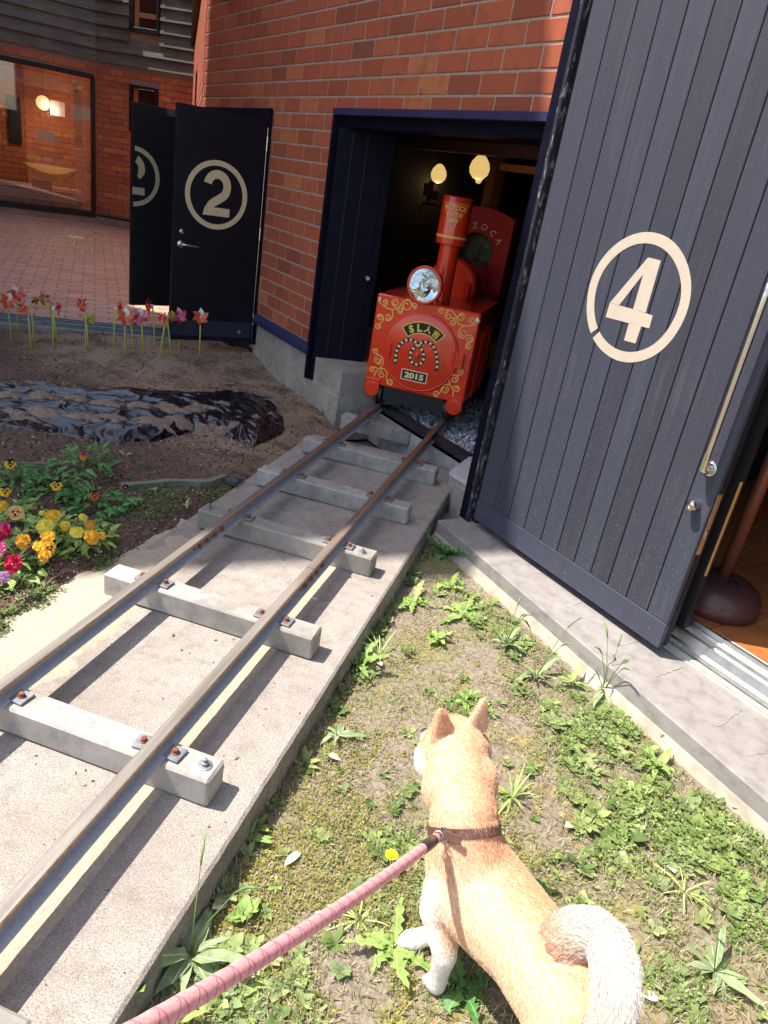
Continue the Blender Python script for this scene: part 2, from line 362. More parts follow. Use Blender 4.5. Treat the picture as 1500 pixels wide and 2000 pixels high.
def soil_far(x, y):      # beyond the metal tracks it is plaza
    return y < 3.243 + 0.655*(x+3.413) - .17*rise(x) + (0.0 if x < -2.3 else 0.15*(x+2.3)) and (-.661*x-.75*y > CC-0.05)
def zsoil(x, y):
    q = 0.45*x+y
    z = 0.004 + 0.014*fbm(x, y, 2.2, 4, 7.7) + 0.007*fbm(x, y, 13, 4, 2.2)
    if x > -0.80: z -= 0.045*(x+0.80)/0.12 * (1 if x > -0.8 else 0)
    d = (3.243 + 0.655*(x+3.413) - y)
    if d < .95 and x < -1.2: q3 = min(1, max(0, (.95-d)/.6)); z += .062*rise(x)*q3*q3*(3-2*q3)*min(1, max(0, (-1.2-x)/.5))
    if 0 < d < 0.35 and x < -2: z += 0.03*math.exp(-((d-.12)/.09)**2)
    return z
sheet('garden_soil', -7.0, -0.62, -3.0, 4.4, 0.028, zsoil, soil_far, SOILM, kind='structure')
# sand washed over the slab's left margin
def m_sand():
    m, t, b = nt('pale_sand'); p = pos(t); g = noise(t, 130, 4, 0.7, vec=p)
    c = ramp(t, g.outputs[0], [(0.3,(0.36,0.29,0.215)),(0.7,(0.52,0.44,0.34))]).outputs[0]
    t.links.new(c, b.inputs['Base Color']); b.inputs['Roughness'].default_value = 0.95; bump(t, b, g.outputs[0], 0.7, 0.004); return m
SANDM = m_sand()
def zsand(x, y): return -0.010 + 0.013*max(0, 1-((x+0.59)/0.155)**2) + 0.006*fbm(x, y, 9, 4, 5)
sheet('sand_drift', -0.78, -0.40, -2.2, 1.35, 0.010, lambda x, y: zsand(x,y)-max(0,(y-.75))*0.03, lambda x, y: True, SANDM, kind='structure')
def zs2(x, y): return 0.0035 + 0.0010*fbm(x, y, 25, 4, 9) - 0.05*max(0, abs(x+.009)/0.045-0.93-.02*fbm(x, y, 9, 3, 2))
sheet('sand_strip', -0.054, 0.036, -2.2, 1.4, 0.006, lambda x, y: zs2(x, y), lambda x, y: True, SANDM, kind='structure')
# ----- concrete slab under the track
def slab():
    ys = [-2.6+0.018*i for i in range(int(5.4/0.018))]; V = []; Fs = []
    def yend(x): return (2.145-.661*x)/.75
    rows = []
    for y in ys:
        e = 0.246+0.0016*fbm(0, y, 14, 4, 1); prof = [(-0.70,-.14),(-0.70,-.012),(-.3,0),(0.0,0),(0.22,0),(e-.006,0.0),(e+.002,-.006)]
        for k in range(1, 7): prof.append((e+0.005+0.010*fbm(k*.7, y, 22, 3, 4), -.006-0.022*k))
        rows.append([(x, min(y, yend(x)) if y > 2.2 else y, z) for x, z in prof])
    n = len(rows[0]); V = [p for r in rows for p in r]
    for j in range(len(rows)-1):
        for i in range(n-1): Fs.append((j*n+i, j*n+i+1, (j+1)*n+i+1, (j+1)*n+i))
    mb = MB(); mb.v = V; mb.f = [f[::-1] for f in Fs]; mb.m = [1 if (k % (n-1)) >= 6 else 0 for k in range(len(Fs))]
    return solo('concrete_slab', mb, [CONC, CONCE], kind='structure')
so_ = slab()
for p_ in so_.data.polygons:
    if p_.normal.z < -0.3: so_.data.flip_normals(); break
# ----- kerb under door four (three steps: top, face, rough foot)
ka = at(856,1016,0); kb = at(1500,1563,0); kd = (kb-ka).normalized(); ke = kb+kd*1.6
def kerb():
    inner = lambda p: p  # inner line parallel to the door
    n_ = Vector((kd.y, -kd.x, 0))            # towards the lawn
    if n_.dot(N) < 0: n_ = -n_
    mb = MB(); steps = 90; rows = []
    for i in range(steps+1):
        p = ka.lerp(ke, i/steps); s = p.dot(D); q = F(s, 0, -0.055)
        if i == 0: q = F(-1.095, 0, -0.04)
        w_ = 0.006*fbm(p.x, p.y, 12, 4, 2)
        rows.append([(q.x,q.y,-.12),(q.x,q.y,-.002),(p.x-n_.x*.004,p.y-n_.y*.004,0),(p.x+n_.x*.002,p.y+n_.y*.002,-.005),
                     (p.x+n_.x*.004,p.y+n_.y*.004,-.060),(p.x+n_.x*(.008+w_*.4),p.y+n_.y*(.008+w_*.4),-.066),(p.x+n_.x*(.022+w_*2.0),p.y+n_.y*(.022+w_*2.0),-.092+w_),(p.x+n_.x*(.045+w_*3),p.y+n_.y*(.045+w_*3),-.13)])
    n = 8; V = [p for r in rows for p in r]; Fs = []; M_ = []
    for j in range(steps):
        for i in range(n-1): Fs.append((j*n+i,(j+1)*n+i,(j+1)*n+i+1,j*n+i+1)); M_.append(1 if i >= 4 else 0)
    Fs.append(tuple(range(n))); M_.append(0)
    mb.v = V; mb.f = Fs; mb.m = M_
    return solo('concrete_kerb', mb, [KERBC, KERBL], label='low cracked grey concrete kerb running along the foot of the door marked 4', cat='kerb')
kerb_o = kerb(); kerb_o['category'] = 'kerb'
crk = MB(); rnd = random.Random(5)
for (u0,v0,u1,v1) in [(1060,1100,1100,1087),(1108,1186,1133,1175),(1200,1262,1262,1250),(1280,1322,1330,1302),(1402,1420,1450,1385),(1176,1186,1210,1168),(975,1080,1000,1072),(1455,1475,1500,1470)]:
    pts = []; A_ = at(u0,v0,0.0008); B_ = at(u1,v1,0.0008)
    for i in range(15):
        q = A_.lerp(B_, i/14)+Vector((rnd.uniform(-1,1),rnd.uniform(-1,1),0))*0.005; pts.append((q.x,q.y))
    crk.ribbon(pts, [rnd.uniform(.0012,.0032) for _ in pts], 0.0003, 0.0012)
c_ = part('crack_filler', crk, KERBL, kerb_o); tag(c_, kind='stuff')

# ======================= BRICK FRONT =====================================
J0 = -1.41878; BW = 0.24818; QH = 0.0916645; ZD = 1.85474
front = thing('station_building', F(-3.5, 0, 0) and Matrix.Translation((0,0,0)), 'red brick building front with the navy framed opening that the little train stands in', 'building')
wallb = MB()
def wbox(mb, s0, s1, z0, z1, o0, o1, mi=0): mb.box(s0, s1, -o1, -o0, z0, z1, FM(0,0,0), mi)
SW0 = -5.43
wbox(wallb, SW0, -5.40, 0.2, 1.785, -.14, -.0035); wbox(wallb, -3.945, -3.0, 0.30, 1.785, -.14, -.0035)
wbox(wallb, SW0, -1.09, 1.79, 3.3, -.14, -.0035); wbox(wallb, -1.0899, 1.35, 2.76, 3.3, -.14, -.006); wbox(wallb, 1.351, 2.6, 0.12, 3.3, -.14, -.006)
part('wall', wallb, MORTAR, front)
clay = []
for bi in range(4):
    r_ = random.Random(bi); V, Fs = chamfer(0, 1, 0, 1, 0, 1, 0.0)
    clay.append(None)
def brick_mesh(L, H, seed, dep=0.03):
    r_ = random.Random(seed); V, Fs = chamfer(0, L, 0, dep, 0, H, 0.003)
    V = [(x+r_.uniform(-.0009,.0009), y+r_.uniform(-.0012,.0006) if y < .01 else y, z+r_.uniform(-.0009,.0009)) for x, y, z in V]
    mb = MB(); mb.add(V, Fs); return mb
openings = [(-5.40,-3.945,-1,1.785),(-3.015,-1.09,-1,1.79),(-1.091,1.36,-1,2.75)]
bricks = []
for k in range(-16, 16):
    z0 = ZD + k*QH
    ph = [J0, -1.29178][k % 2] if k >= 0 else [J0, -1.29178][(-k) % 2]
    ph = J0 if (k % 2 == 0) else -1.29178
    for i in range(-18, 18):
        a = ph + i*BW; b = a + BW - 0.0115; segs = [(max(a, SW0), min(b, 2.6))]
        for (o0, o1, zz0, zz1) in openings:
            if z0 + 0.03 < zz1:
                ns = []
                for (p, q) in segs:
                    if q <= o0 or p >= o1: ns.append((p, q))
                    else:
                        if p < o0: ns.append((p, o0-.001))
                        if q > o1: ns.append((o1+.001, q))
                segs = ns
        for p, q in segs:
            if q-p > 0.02: bricks.append((p, q, z0+.0052, z0+QH-.0052))
def pix(P):
    q = RM.T @ (np.array(P)-CAMC)
    if q[2] > -0.1: return (9999, 9999, 99)
    return (750+1406.434*q[0]/-q[2], 1000-1406.434*q[1]/-q[2], -q[2])
def brickrank(b):
    x, y, d = pix(F((b[0]+b[1])/2, (b[2]+b[3])/2)); vis = -60 < x < 1170 and -40 < y < 720
    return (0 if vis else 1, d)
bricks.sort(key=brickrank)
cache = {}
for n_, (p, q, z0, z1) in enumerate(bricks[:300]):
    L = round(q-p, 3); key = (L, n_ % 3 if L > .23 else 0)
    if key not in cache: cache[key] = brick_mesh(L, z1-z0, n_).mesh('brick', BRICK)
    o = part('brick', cache[key], None, front, FM(p, z0, 0) @ T(0, 0, 0))
rest = MB()
for n_, (p, q, z0, z1) in enumerate(bricks[300:]):
    V, Fs = chamfer(0, q-p, 0, .03, 0, z1-z0, .003); rest.add(V, Fs, FM(p, z0, 0))
o = part('remaining_brick', rest, BRICKI, front); tag(o, kind='stuff')
# footing, sill flashing
ft = MB(); wbox(ft, -4.06, -2.558, -0.14, 0.318, -.5, -.012); part('footing', ft, FOOT, front)
ldg = MB(); ldg.cbox(-2.985, -2.555, 0.0, .27, -0.14, .154, .004, FM(0,0,0)); part('ledge', ldg, FOOT, front)
fl = MB(); fl.prism([(0.0,.318),(-.034,.318),(-.034,.352),(.004,.388),(.02,.388)], -3.945, -3.0, FM(0,0,0) @ Matrix(((0,0,1,0),(1,0,0,0),(0,1,0,0),(0,0,0,1))))
part('sill_flashing', fl, NAVYB, front)
# portal lining
lin = MB(); wbox(lin, -3.018, -1.10, 1.758, 1.792, -.10, .022); part('lintel', lin, NAVYB, front)
lin2 = MB(); wbox(lin2, -3.0, -1.10, 1.70, 1.757, -.16, -.03); part('door_head', lin2, NAVY, front)
jm = MB(); wbox(jm, -3.018, -2.985, .154, 1.757, -.14, .018); part('jamb', jm, NAVY, front)
def m_peel():
    m, t, b = nt('peeling_navy'); p = mapped(t, pos(t), (1,1,.28)); n = noise(t, 55, 6, .7, vec=p); n2 = noise(t, 6, 4, .6, vec=pos(t))
    ad = N_(t, 'ShaderNodeMath', operation='MULTIPLY_ADD'); ad.inputs[1].default_value = .5; t.links.new(n2.outputs[0], ad.inputs[0]); t.links.new(n.outputs[0], ad.inputs[2])
    f = ramp(t, ad.outputs[0], [(.82,(0,0,0)),(.90,(1,1,1))]).outputs[0]
    c = mix(t, f, (.03,.03,.042), ramp(t, n.outputs[0], [(.4,(.14,.135,.135)),(.75,(.42,.41,.42))]).outputs[0])
    t.links.new(c, b.inputs['Base Color']); b.inputs['Roughness'].default_value = .85; b.inputs['Specular IOR Level'].default_value = .15; bump(t, b, f, .8, .003); return m
PEEL = m_peel()
pst = MB(); wbox(pst, -1.130, -1.0825, -0.0, 3.0, -.075, .050); part('door_post', pst, NAVY, front)
pst = MB(); pst.cbox(-1.0815, -1.0625, -.054, .07, 0.0, 3.0, .002, FM(0,0,0)); part('peeling_board', pst, PEEL, front)
gs = MB(); wbox(gs, -1.062, -1.033, 0.0, 3.0, -.05, .018); part('rubber_seal', gs, flat('rubber', (.012,.012,.008), .7), front)
# footing below the portal track
f2 = MB(); wbox(f2, -2.553, -1.52, -0.14, .078, -.37, -.272); part('footing', f2, m_concrete('pale_concrete', (0.42,0.41,0.40), speck=False, dirt=.3), front)
f3 = MB(); wbox(f3, -2.553, -1.60, .079, .106, -.40, -.315); wbox(f3, -2.553, -1.53, .052, .078, -.315, -.274); 
part('track_timber', f3, m_wood_paint('dark_timber', (0.02,0.02,0.03), .5, .6, 0, worn=(.3,.27,.23)), front)
f4 = MB(); f4.prism([(-1.425,.085),(-1.098,.085),(-1.098,.60),(-1.76,.60)], -.14, .088, FM(0,0,0)); f4.cbox(-1.33, -1.10, .045, .084, -.14, .082, .004, FM(0,0,0)); part('post_base', f4, FOOT, front)
f5 = MB(); f5.prism([(-1.428,.083),(-1.10,.083),(-1.10,.60),(-1.765,.60)], .0885, .106, FM(0,0,0)); part('post_base_cap', f5, flat('pale_cap', (.55,.55,.60), .6, bmp=.05), front)
# roof over the rooms, hidden behind the front
rf = MB(); wbox(rf, SW0, 2.9, 3.3, 3.45, -6.5, .15); part('roof', rf, BLACK, front)
# dark rooms
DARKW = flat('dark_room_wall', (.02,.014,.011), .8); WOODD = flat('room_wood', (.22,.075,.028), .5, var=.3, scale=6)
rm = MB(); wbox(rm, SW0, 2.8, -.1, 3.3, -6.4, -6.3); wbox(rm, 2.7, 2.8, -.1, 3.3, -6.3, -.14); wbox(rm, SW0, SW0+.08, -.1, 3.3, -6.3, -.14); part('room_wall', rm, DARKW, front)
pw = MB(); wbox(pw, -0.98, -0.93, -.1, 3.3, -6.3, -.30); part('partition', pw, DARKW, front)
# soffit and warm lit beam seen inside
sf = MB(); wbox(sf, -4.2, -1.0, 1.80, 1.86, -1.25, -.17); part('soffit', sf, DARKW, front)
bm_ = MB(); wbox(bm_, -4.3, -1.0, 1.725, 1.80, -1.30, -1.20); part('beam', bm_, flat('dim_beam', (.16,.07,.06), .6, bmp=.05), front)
po = MB(); wbox(po, -4.61, -4.49, .1, 3.0, -2.62, -2.5); part('post', po, WOODD, front)
hb = MB(); wbox(hb, -4.45, -3.5, 1.72, 1.78, -2.56, -2.5); part('cross_beam', hb, flat('pale_beam', (.5,.22,.10), .5), front)
# ---- folded dark leaf inside the portal's left side
def leaf_frame(a, b, z=0): return wallM(a, b, z)
la = F(-2.982, 0, -.01); lb = F(-2.862, 0, -.335)
lf_ = thing('folding_door', leaf_frame(la, lb, .157), 'plain navy folding door leaf turned inwards at the left of the train opening', 'door')
LW = (lb-la).length
mb = MB(); mb.cbox(0, LW-.05, -.045, 0, 0, 1.54, .002); part('panel', mb, NAVY, lf_)
mb = MB(); mb.cbox(LW-.048, LW, -.047, .002, 0, 1.54, .002); part('stile', mb, NAVY, lf_)
mb = MB(); mb.cbox(LW-.13, LW-.001, -.0505, -.0475, .0, .11, .001); part('kick_plate', mb, NAVYB, lf_)
mb = MB()
for x in (.085, .175): mb.box(x, x+.005, -.0475, -.0455, .0, 1.54)
part('groove_strip', mb, BLACK, lf_)
mb = MB(); mb.lathe([(.018,0),(.02,.004),(.015,.012),(.013,.022)], 16, T(LW-.055,-.048,.71) @ Matrix.Rotation(RAD(90),4,'X')); part('knob', mb, STEEL, lf_, smooth=False)
mb = MB(); mb.box(LW+.0005, LW+.003, -.036, -.010, .57, .76); part('lock_plate', mb, flat('brown_plate', (.22,.08,.06), .5, .6), lf_)

# ---- door four ----------------------------------------------------------
PAINT4 = m_wood_paint('weathered_navy_boards', (0.040,0.043,0.064), .5, .35, 2, worn=(0.14,0.14,0.155), streak=.22, specks=.45)
EDGE4 = m_wood_paint('door_edge', (0.045,0.04,0.045), .5, .4, 2, worn=(.25,.2,.18))
d4 = thing('plank_door', FM(-1.07, 0, 0), 'tall weathered navy plank door carrying a cream number 4 in a ring, at the right', 'door')
js = [-1.07,-.955,-.847,-.737,-.625,-.522,-.42,-.325,-.232,-.135,-.031,.066]; js = [.042+(a+1.07)*.986 for a in js]
for i in range(11):
    mb = MB(); mb.cbox(js[i]+.002, js[i+1]-.002, -.046, -.022, .138, 2.75, .0022); part('board', mb, PAINT4, d4)
mb = MB(); mb.box(js[0], js[-1], -.022, .004, .04, 2.75); part('back_panel', mb, BLACK, d4)
mb = MB(); mb.cbox(js[0], js[-1]-.001, -.0485, -.0465, .036, .1375, .0008); mb.box(js[0]+.001, js[-1]-.002, -.046, -.022, .038, .137); part('kick_plate', mb, flat('kick_plate_paint', (.052,.056,.085), .5, .0, var=.1, bmp=.05), d4)
for (x, z) in ((.10,.085),(.36,.09),(.66,.075),(1.10,.085)):
    mb = MB(); mb.lathe([(.003,0),(.003,.002)], 10, T(x,-.0484,z) @ Matrix.Rotation(RAD(90),4,'X')); part('screw', mb, GALV, d4)
cx4, cz4 = -.462+1.07, 1.194
XZ = Matrix(((1,0,0,0),(0,0,-1,0),(0,1,0,0),(0,0,0,1)))     # xy outline -> door face, thickness outwards
ring = [(cx4+.2075*math.cos(a)*(1+.006*math.sin(5*a)), cz4+.2075*math.sin(a)) for a in [2*math.pi*k/56 for k in range(56)]]
ring = [(cx4+.2075*math.cos(a)*(1+.006*math.sin(5*a)), cz4+.2075*math.sin(a)) for a in [2*math.pi*k/140 for k in range(140)]]
gapk = 89
seg_ = ring[gapk+1:]+ring[:gapk]
mb = MB(); mb.ribbon(seg_, .0375, .0462, .0472, XZ); part('number_ring', mb, CREAM, d4)
four = [(-.4572,1.3379),(-.4,1.3363),(-.393,1.155),(-.3656,1.1548),(-.3644,1.1096),(-.3985,1.1099),(-.4027,1.0458),(-.4566,1.0439),(-.4570,1.1056),(-.5702,1.1039),(-.5688,1.1567)]
mb = MB()
def flat_poly(mb, polys, z0, z1, M):      # outlines with a thickness (list of convex pieces)
    for pl in polys: mb.prism(pl, z0, z1, M)
o4 = lambda s, z: (s+1.07, z)
mb = MB()
flat_poly(mb, [[o4(-.4566,1.3379),o4(-.4,1.3363),o4(-.3985,1.1575),o4(-.4565,1.1575)],[o4(-.4565,1.1575),o4(-.3656,1.1548),o4(-.3644,1.1096),o4(-.5702,1.1039),o4(-.5688,1.1567)][::1],
   [o4(-.4570,1.1085),o4(-.4,1.1090),o4(-.4027,1.0458),o4(-.4566,1.0439)]], .0462, .0472, XZ)
mb.prism([o4(-.4569,1.3379),o4(-.4569,1.2800),o4(-.5236,1.1578),o4(-.5683,1.1578)], .0462, .0472, XZ)
part('number_four', mb, CREAM, d4)
hx = .04+1.07
mb = MB(); mb.tube([(hx,-.047,.735),(hx,-.075,.725),(hx,-.09,.735),(hx,-.092,.80)]+[(hx+.001*0,-.092,.8+.5*i/8) for i in range(1,9)]+[(hx,-.09,1.33),(hx,-.075,1.338),(hx,-.047,1.33)], .0125, 14); h_ = part('pull_handle', mb, STEEL, d4, smooth=True)
mb = MB(); mb.lathe([(.026,0),(.026,.004),(.02,.008)], 20, T(hx,-.0465,.735) @ Matrix.Rotation(RAD(90),4,'X')); part('handle_rose', mb, STEEL, d4)
mb = MB(); mb.lathe([(.019,0),(.0185,.008),(.0195,.026),(.0165,.034),(.007,.0365),(.0055,.0352)], 24, T(hx-.003,-.0465,.598) @ Matrix.Rotation(RAD(90),4,'X')); part('lock_cylinder', mb, STEEL, d4)
mb = MB(); mb.box(js[-1]+.0003, js[-1]+.003, -.034, -.012, .43, .66); part('strike_plate', mb, flat('brass_plate', (.62,.45,.22), .4, .7), d4)
mb = MB(); mb.box(js[-1]+.0003, js[-1]+.009, -.030, -.020, .50, .525); part('latch', mb, STEEL, d4)
# the further leaf edge just behind it
d4b = thing('sliding_door', FM(.02, 0, -.06), 'black edged inner sliding leaf just showing behind the door marked 4', 'door')
mb = MB(); mb.box(-1.0, .075, 0, .035, .10, 2.7); part('panel', mb, BLACK, d4b)
mb = MB(); mb.box(.0755, .079, .004, .016, .33, .70); part('edge_strip', mb, flat('ochre_strip', (.6,.33,.10), .5), d4b)

# ---- aluminium track right of the door, tiled floor beyond
trk = thing('door_track', FM(-1.07, 0, 0), 'pale aluminium sliding door track let into the sill beside the parasol base', 'door track')
PR = Matrix(((0,0,1,0),(1,0,0,0),(0,1,0,0),(0,0,0,1)))       # profile (y,z) -> extruded along x
def profx(mb, poly, x0, x1, M=None): return mb.prism(poly, x0, x1, (M or Matrix.Identity(4)) @ PR)
mb = MB(); profx(mb, [(.045,-.1),(.045,.004),(.049,.004),(.049,-.004),(.056,-.004),(.056,.010),(.074,.012),(.074,-.1)], 1.115, 3.6); part('lower_rail', mb, flat('pale_rail', (.55,.55,.47), .5, .1, bmp=.1), trk)
mb = MB(); profx(mb, [(.0745,-.1),(.0745,.002),(.080,.002),(.082,.032),(.090,.040),(.096,.060),(.100,.074),(.112,.078),(.112,-.1)], 1.115, 3.6); part('upper_rail', mb, ALU, trk)
mb = MB(); profx(mb, [(.1122,-.1),(.1122,.095),(.118,.104),(.128,.104),(.132,.119),(.143,.121),(.143,-.1)], 1.115, 3.6); part('sill_nosing', mb, ALU, trk)
under = MB(); under.box(-.02, 1.088, .056, .34, -.14, -.01); part('track_bed', under, BLACK, trk)
fl_ = MB(); wbox(fl_, -.92, 2.7, -.1, .108, -6.3, -.145); fo = solo('tiled_floor', fl_, flat('tile_joint', (.2,.1,.05), .9), kind='structure')
TILE = None
def m_tile():
    m, t, b = nt('terracotta_tile'); r = rand_of(t); n = noise(t, 9, 5, vec=pos(t))
    c = ramp(t, r, [(0,(.33,.095,.028)),(.5,(.43,.135,.04)),(1,(.52,.19,.06))]).outputs[0]
    c = mix(t, ramp(t, n.outputs[0], [(.35,(0,0,0)),(.7,(.6,.6,.6))]).outputs[0], c, (.26,.07,.025))
    t.links.new(c, b.inputs['Base Color']); b.inputs['Roughness'].default_value = 0.32; bump(t, b, n.outputs[0], .15, .004); return m
TILE = m_tile(); tm = MB(); tm.cbox(.002, .298, .002, .298, 0, .012, .0025); tme = tm.mesh('tile', TILE)
for i in range(10):
    for j in range(8):
        s = -.75+.30*i; o_ = -.63-.30*j
        if s > 1.9: continue
        ob = bpy.data.objects.new('floor_tile', tme); COL.objects.link(ob); ob.parent = fo; ob.matrix_basis = FM(s, .108, -.147-.30*j)
# ---- parasol base with its pole
pb = at(1411,1190,.12); 
pm = thing('parasol_stand', Matrix.Translation((pb.x-.032, pb.y+.020, .1205)), 'round brown plastic parasol base with a slim brown pole on the orange tiles', 'parasol stand')
BRN = flat('brown_plastic', (.085,.035,.032), .38, var=.08, scale=14, bmp=.03)
mb = MB(); mb.lathe([(.150,0),(.160,.010),(.163,.034),(.159,.064),(.146,.091),(.122,.110),(.090,.120),(.055,.125),(.0,.126)], 40); part('base', mb, BRN, pm, smooth=True)
mb = MB(); mb.tube([(.0,.02,.12),(.015,.03,1.6)], .0245, 20); part('pole', mb, flat('brown_pole', (.20,.075,.045), .35, .2, var=.05), pm, smooth=True)
mb = MB(); mb.lathe([(.024,0),(.024,.004),(.018,.005),(.017,-.01)], 20, T(.03,-.045,.1215)@Matrix.Rotation(RAD(10),4,'X')); part('filler_cap', mb, BLACK, pm)
mb = MB()
for (a,b,c,d_) in ((0,.05,.001,.0025),(0,.05,.035,.0365),(0,.0015,.001,.0365),(.0485,.05,.001,.0365)):
    mb.box(a-.01,b-.01,-.1635,-.1615,c+.03,d_+.03)
e_ = part('moulded_label', mb, BRN, pm)
# ======================= TRACK ===========================================
SY = [-0.668, -.0120, .6515, 1.2719, 1.8356, 2.409]
XL, XR, RZ = -.450, -.003, .130
slp_names = ['bright concrete sleeper cut by the bottom left corner of the picture','concrete sleeper nearest the dog, with a bolt standing on its right end','second concrete sleeper from the dog, lying wholly in sun','concrete sleeper half in shade, crossed by the shadow edge','shaded concrete sleeper with a reddish stained right end','shaded mossy concrete sleeper nearest the diagonal sill','pale concrete sleeper set against the diagonal timber sill']
def sleeper_mesh(i):
    mb = MB(); r_ = random.Random(i); V, Fs = chamfer(-.621, .154, 0, .0852, .0005, .0852, .006)
    mb.add([(x+r_.uniform(-.0015,.0015), y+r_.uniform(-.0015,.0015), z+r_.uniform(-.0008,.0008)) for x,y,z in V], Fs); return mb
sleepers = []
for i, y in enumerate(SY):
    o = solo('concrete_sleeper', sleeper_mesh(i), SLEEP, T(random.Random(i+9).uniform(-.003,.003), y, 0), label=slp_names[i], cat='sleeper', group='concrete sleepers under the rails'); sleepers.append(o)
def yfoot(x, off=-.268): return (-(CC+off) - .661*x)/.75
mb = MB(); mb.prism([(-.60,2.975),(-.135,2.975),(-.255,yfoot(-.255)-.006),(-.60,yfoot(-.60)-.006 if yfoot(-.60) < 3.09 else 3.062)][::1] if False else [(-.60,2.975),(-.145,2.975),(-.262,3.066),(-.60,3.066)], .0005, .085)
sleepers.append(solo('concrete_sleeper', mb, SLEEP, label=slp_names[6], cat='sleeper', group='concrete sleepers under the rails'))
def rail_prof():
    h = RZ-.0865
    half = [(.031,0),(.031,.0045),(.010,.010),(.0045,.014),(.0045,h-.018),(.012,h-.012),(.0165,h-.010),(.0168,h-.003),(.0135,h)]
    return half + [(-x, z) for x, z in half[::-1]]
def m_rail():
    m, t, b = nt('rail_steel'); p = pos(t); sep = N_(t, 'ShaderNodeSeparateXYZ'); t.links.new(p, sep.inputs[0])
    g = noise(t, 90, 5, .7, vec=p); s_ = noise(t, 1, 5, .6, vec=mapped(t, p, (40, 2, 40)))
    top = ramp(t, s_.outputs[0], [(.3,(.16,.14,.115)),(.55,(.25,.225,.195)),(.75,(.35,.325,.29))]).outputs[0]
    rust = ramp(t, g.outputs[0], [(.35,(.17,.10,.055)),(.7,(.30,.20,.12))]).outputs[0]
    side = ramp(t, g.outputs[0], [(.3,(.30,.31,.33)),(.58,(.40,.41,.43)),(.72,(.27,.21,.15))]).outputs[0]
    f = N_m(t, sep.outputs['Z'], RZ-.013, RZ-.004)
    c = mix(t, f, side, rust); n = N_(t, 'ShaderNodeNewGeometry'); sn = N_(t, 'ShaderNodeSeparateXYZ'); t.links.new(n.outputs['Normal'], sn.inputs[0])
    ft = N_(t, 'ShaderNodeMath', operation='GREATER_THAN'); ft.inputs[1].default_value = .8; t.links.new(sn.outputs['Z'], ft.inputs[0])
    fm = N_(t, 'ShaderNodeMath', operation='MULTIPLY'); t.links.new(ft.outputs[0], fm.inputs[0]); t.links.new(f, fm.inputs[1])
    far = N_m(t, sep.outputs['Y'], .5, 2.4)
    top2 = mix(t, far, top, ramp(t, s_.outputs[0], [(.3,(.13,.06,.035)),(.7,(.24,.12,.075))]).outputs[0])
    c = mix(t, fm.outputs[0], c, top2)
    t.links.new(c, b.inputs['Base Color']); b.inputs['Metallic'].default_value = .1; b.inputs['Roughness'].default_value = .5
    bump(t, b, g.outputs[0], .25, .003); return m
RAILM = m_rail()
FISH = flat('fishplate', (.27,.22,.13), .6, .4, var=.3, scale=60)
def rail(x, jy, label):
    t = thing('railway_rail', T(x, 0, .0865), label, 'rail', 'rails of the little railway')
    for (a, b) in ((-2.5, jy-.0015), (jy+.0015, 6.0)):
        mb = MB(); pr = rail_prof(); n = 40; rows = []
        ys = [a+(b-a)*k/n for k in range(n+1)]
        V = [(px, y, pz) for y in ys for px, pz in pr]; m_ = len(pr); Fs = []
        for j in range(n):
            for i in range(m_): i2 = (i+1) % m_; Fs.append((j*m_+i, (j+1)*m_+i, (j+1)*m_+i2, j*m_+i2))
        Fs.append(tuple(range(m_))); Fs.append(tuple(n*m_+k for k in range(m_-1,-1,-1)))
        mb.v = V; mb.f = Fs; mb.m = [0]*len(Fs); part('rail_length', mb, RAILM, t)
    for sd in (-1, 1):
        mb = MB(); mb.cbox(min(sd*.0055,sd*.0115), max(sd*.0055,sd*.0115), jy-.115, jy+.115, .0085, .031, .0015); fp = part('fishplate', mb, FISH, t)
        for k in range(4):
            mb = MB(); mb.lathe([(.0075,0),(.0075,.006),(.005,.0065),(.005,.013)], 6, T(sd*.0116, jy-.085+.0567*k, .0195) @ Matrix.Rotation(RAD(90*sd),4,'Y')); part('bolt', mb, RUST, fp)
    for i, y in enumerate(SY+[2.98]):
        for sd in (-1, 1):
            r_ = random.Random(i*3+sd); cxm = sd*.041
            mb = MB(); Mx = T(cxm, y+.043, .001) @ Matrix.Rotation(r_.uniform(-.12,.12),4,'Z'); mb.cbox(-.0235,.0235,-.024,.024,0,.006,.001,Mx); cl = part('clip', mb, GALV, t)
            mb = MB(); mb.lathe([(.010,0),(.010,.0025),(.0072,.003),(.0072,.011),(.005,.0125)], 12, T(cxm+.003*sd, y+.043, .0071)); part('bolt', mb, RUST, cl)
    return t
jR = at(610,1120,.11).y; jL = at(405,1045,.11).y
rail(XR, jR, 'right hand steel rail, the one nearer the dog'); rail(XL, jL, 'left hand steel rail, with the rusty brown head, nearer the flower bed')
for (u, v, k) in ((400,1494,1),(708,1079,3),(409,992,3),(628,1222,2)):
    if k == 2: continue
    p = at(u, v, .087); sl_ = sleepers[k]; L = Matrix.Translation(-sl_.location) 
    mb = MB(); mb.lathe([(.018,0),(.019,.002),(.015,.003),(.009,.0031),(.009,.011),(.005,.0115),(.005,.021),(.003,.022)], 16, T(p.x-sl_.location.x, p.y-sl_.location.y, .0853)); part('anchor_bolt', mb, GALV, sl_)
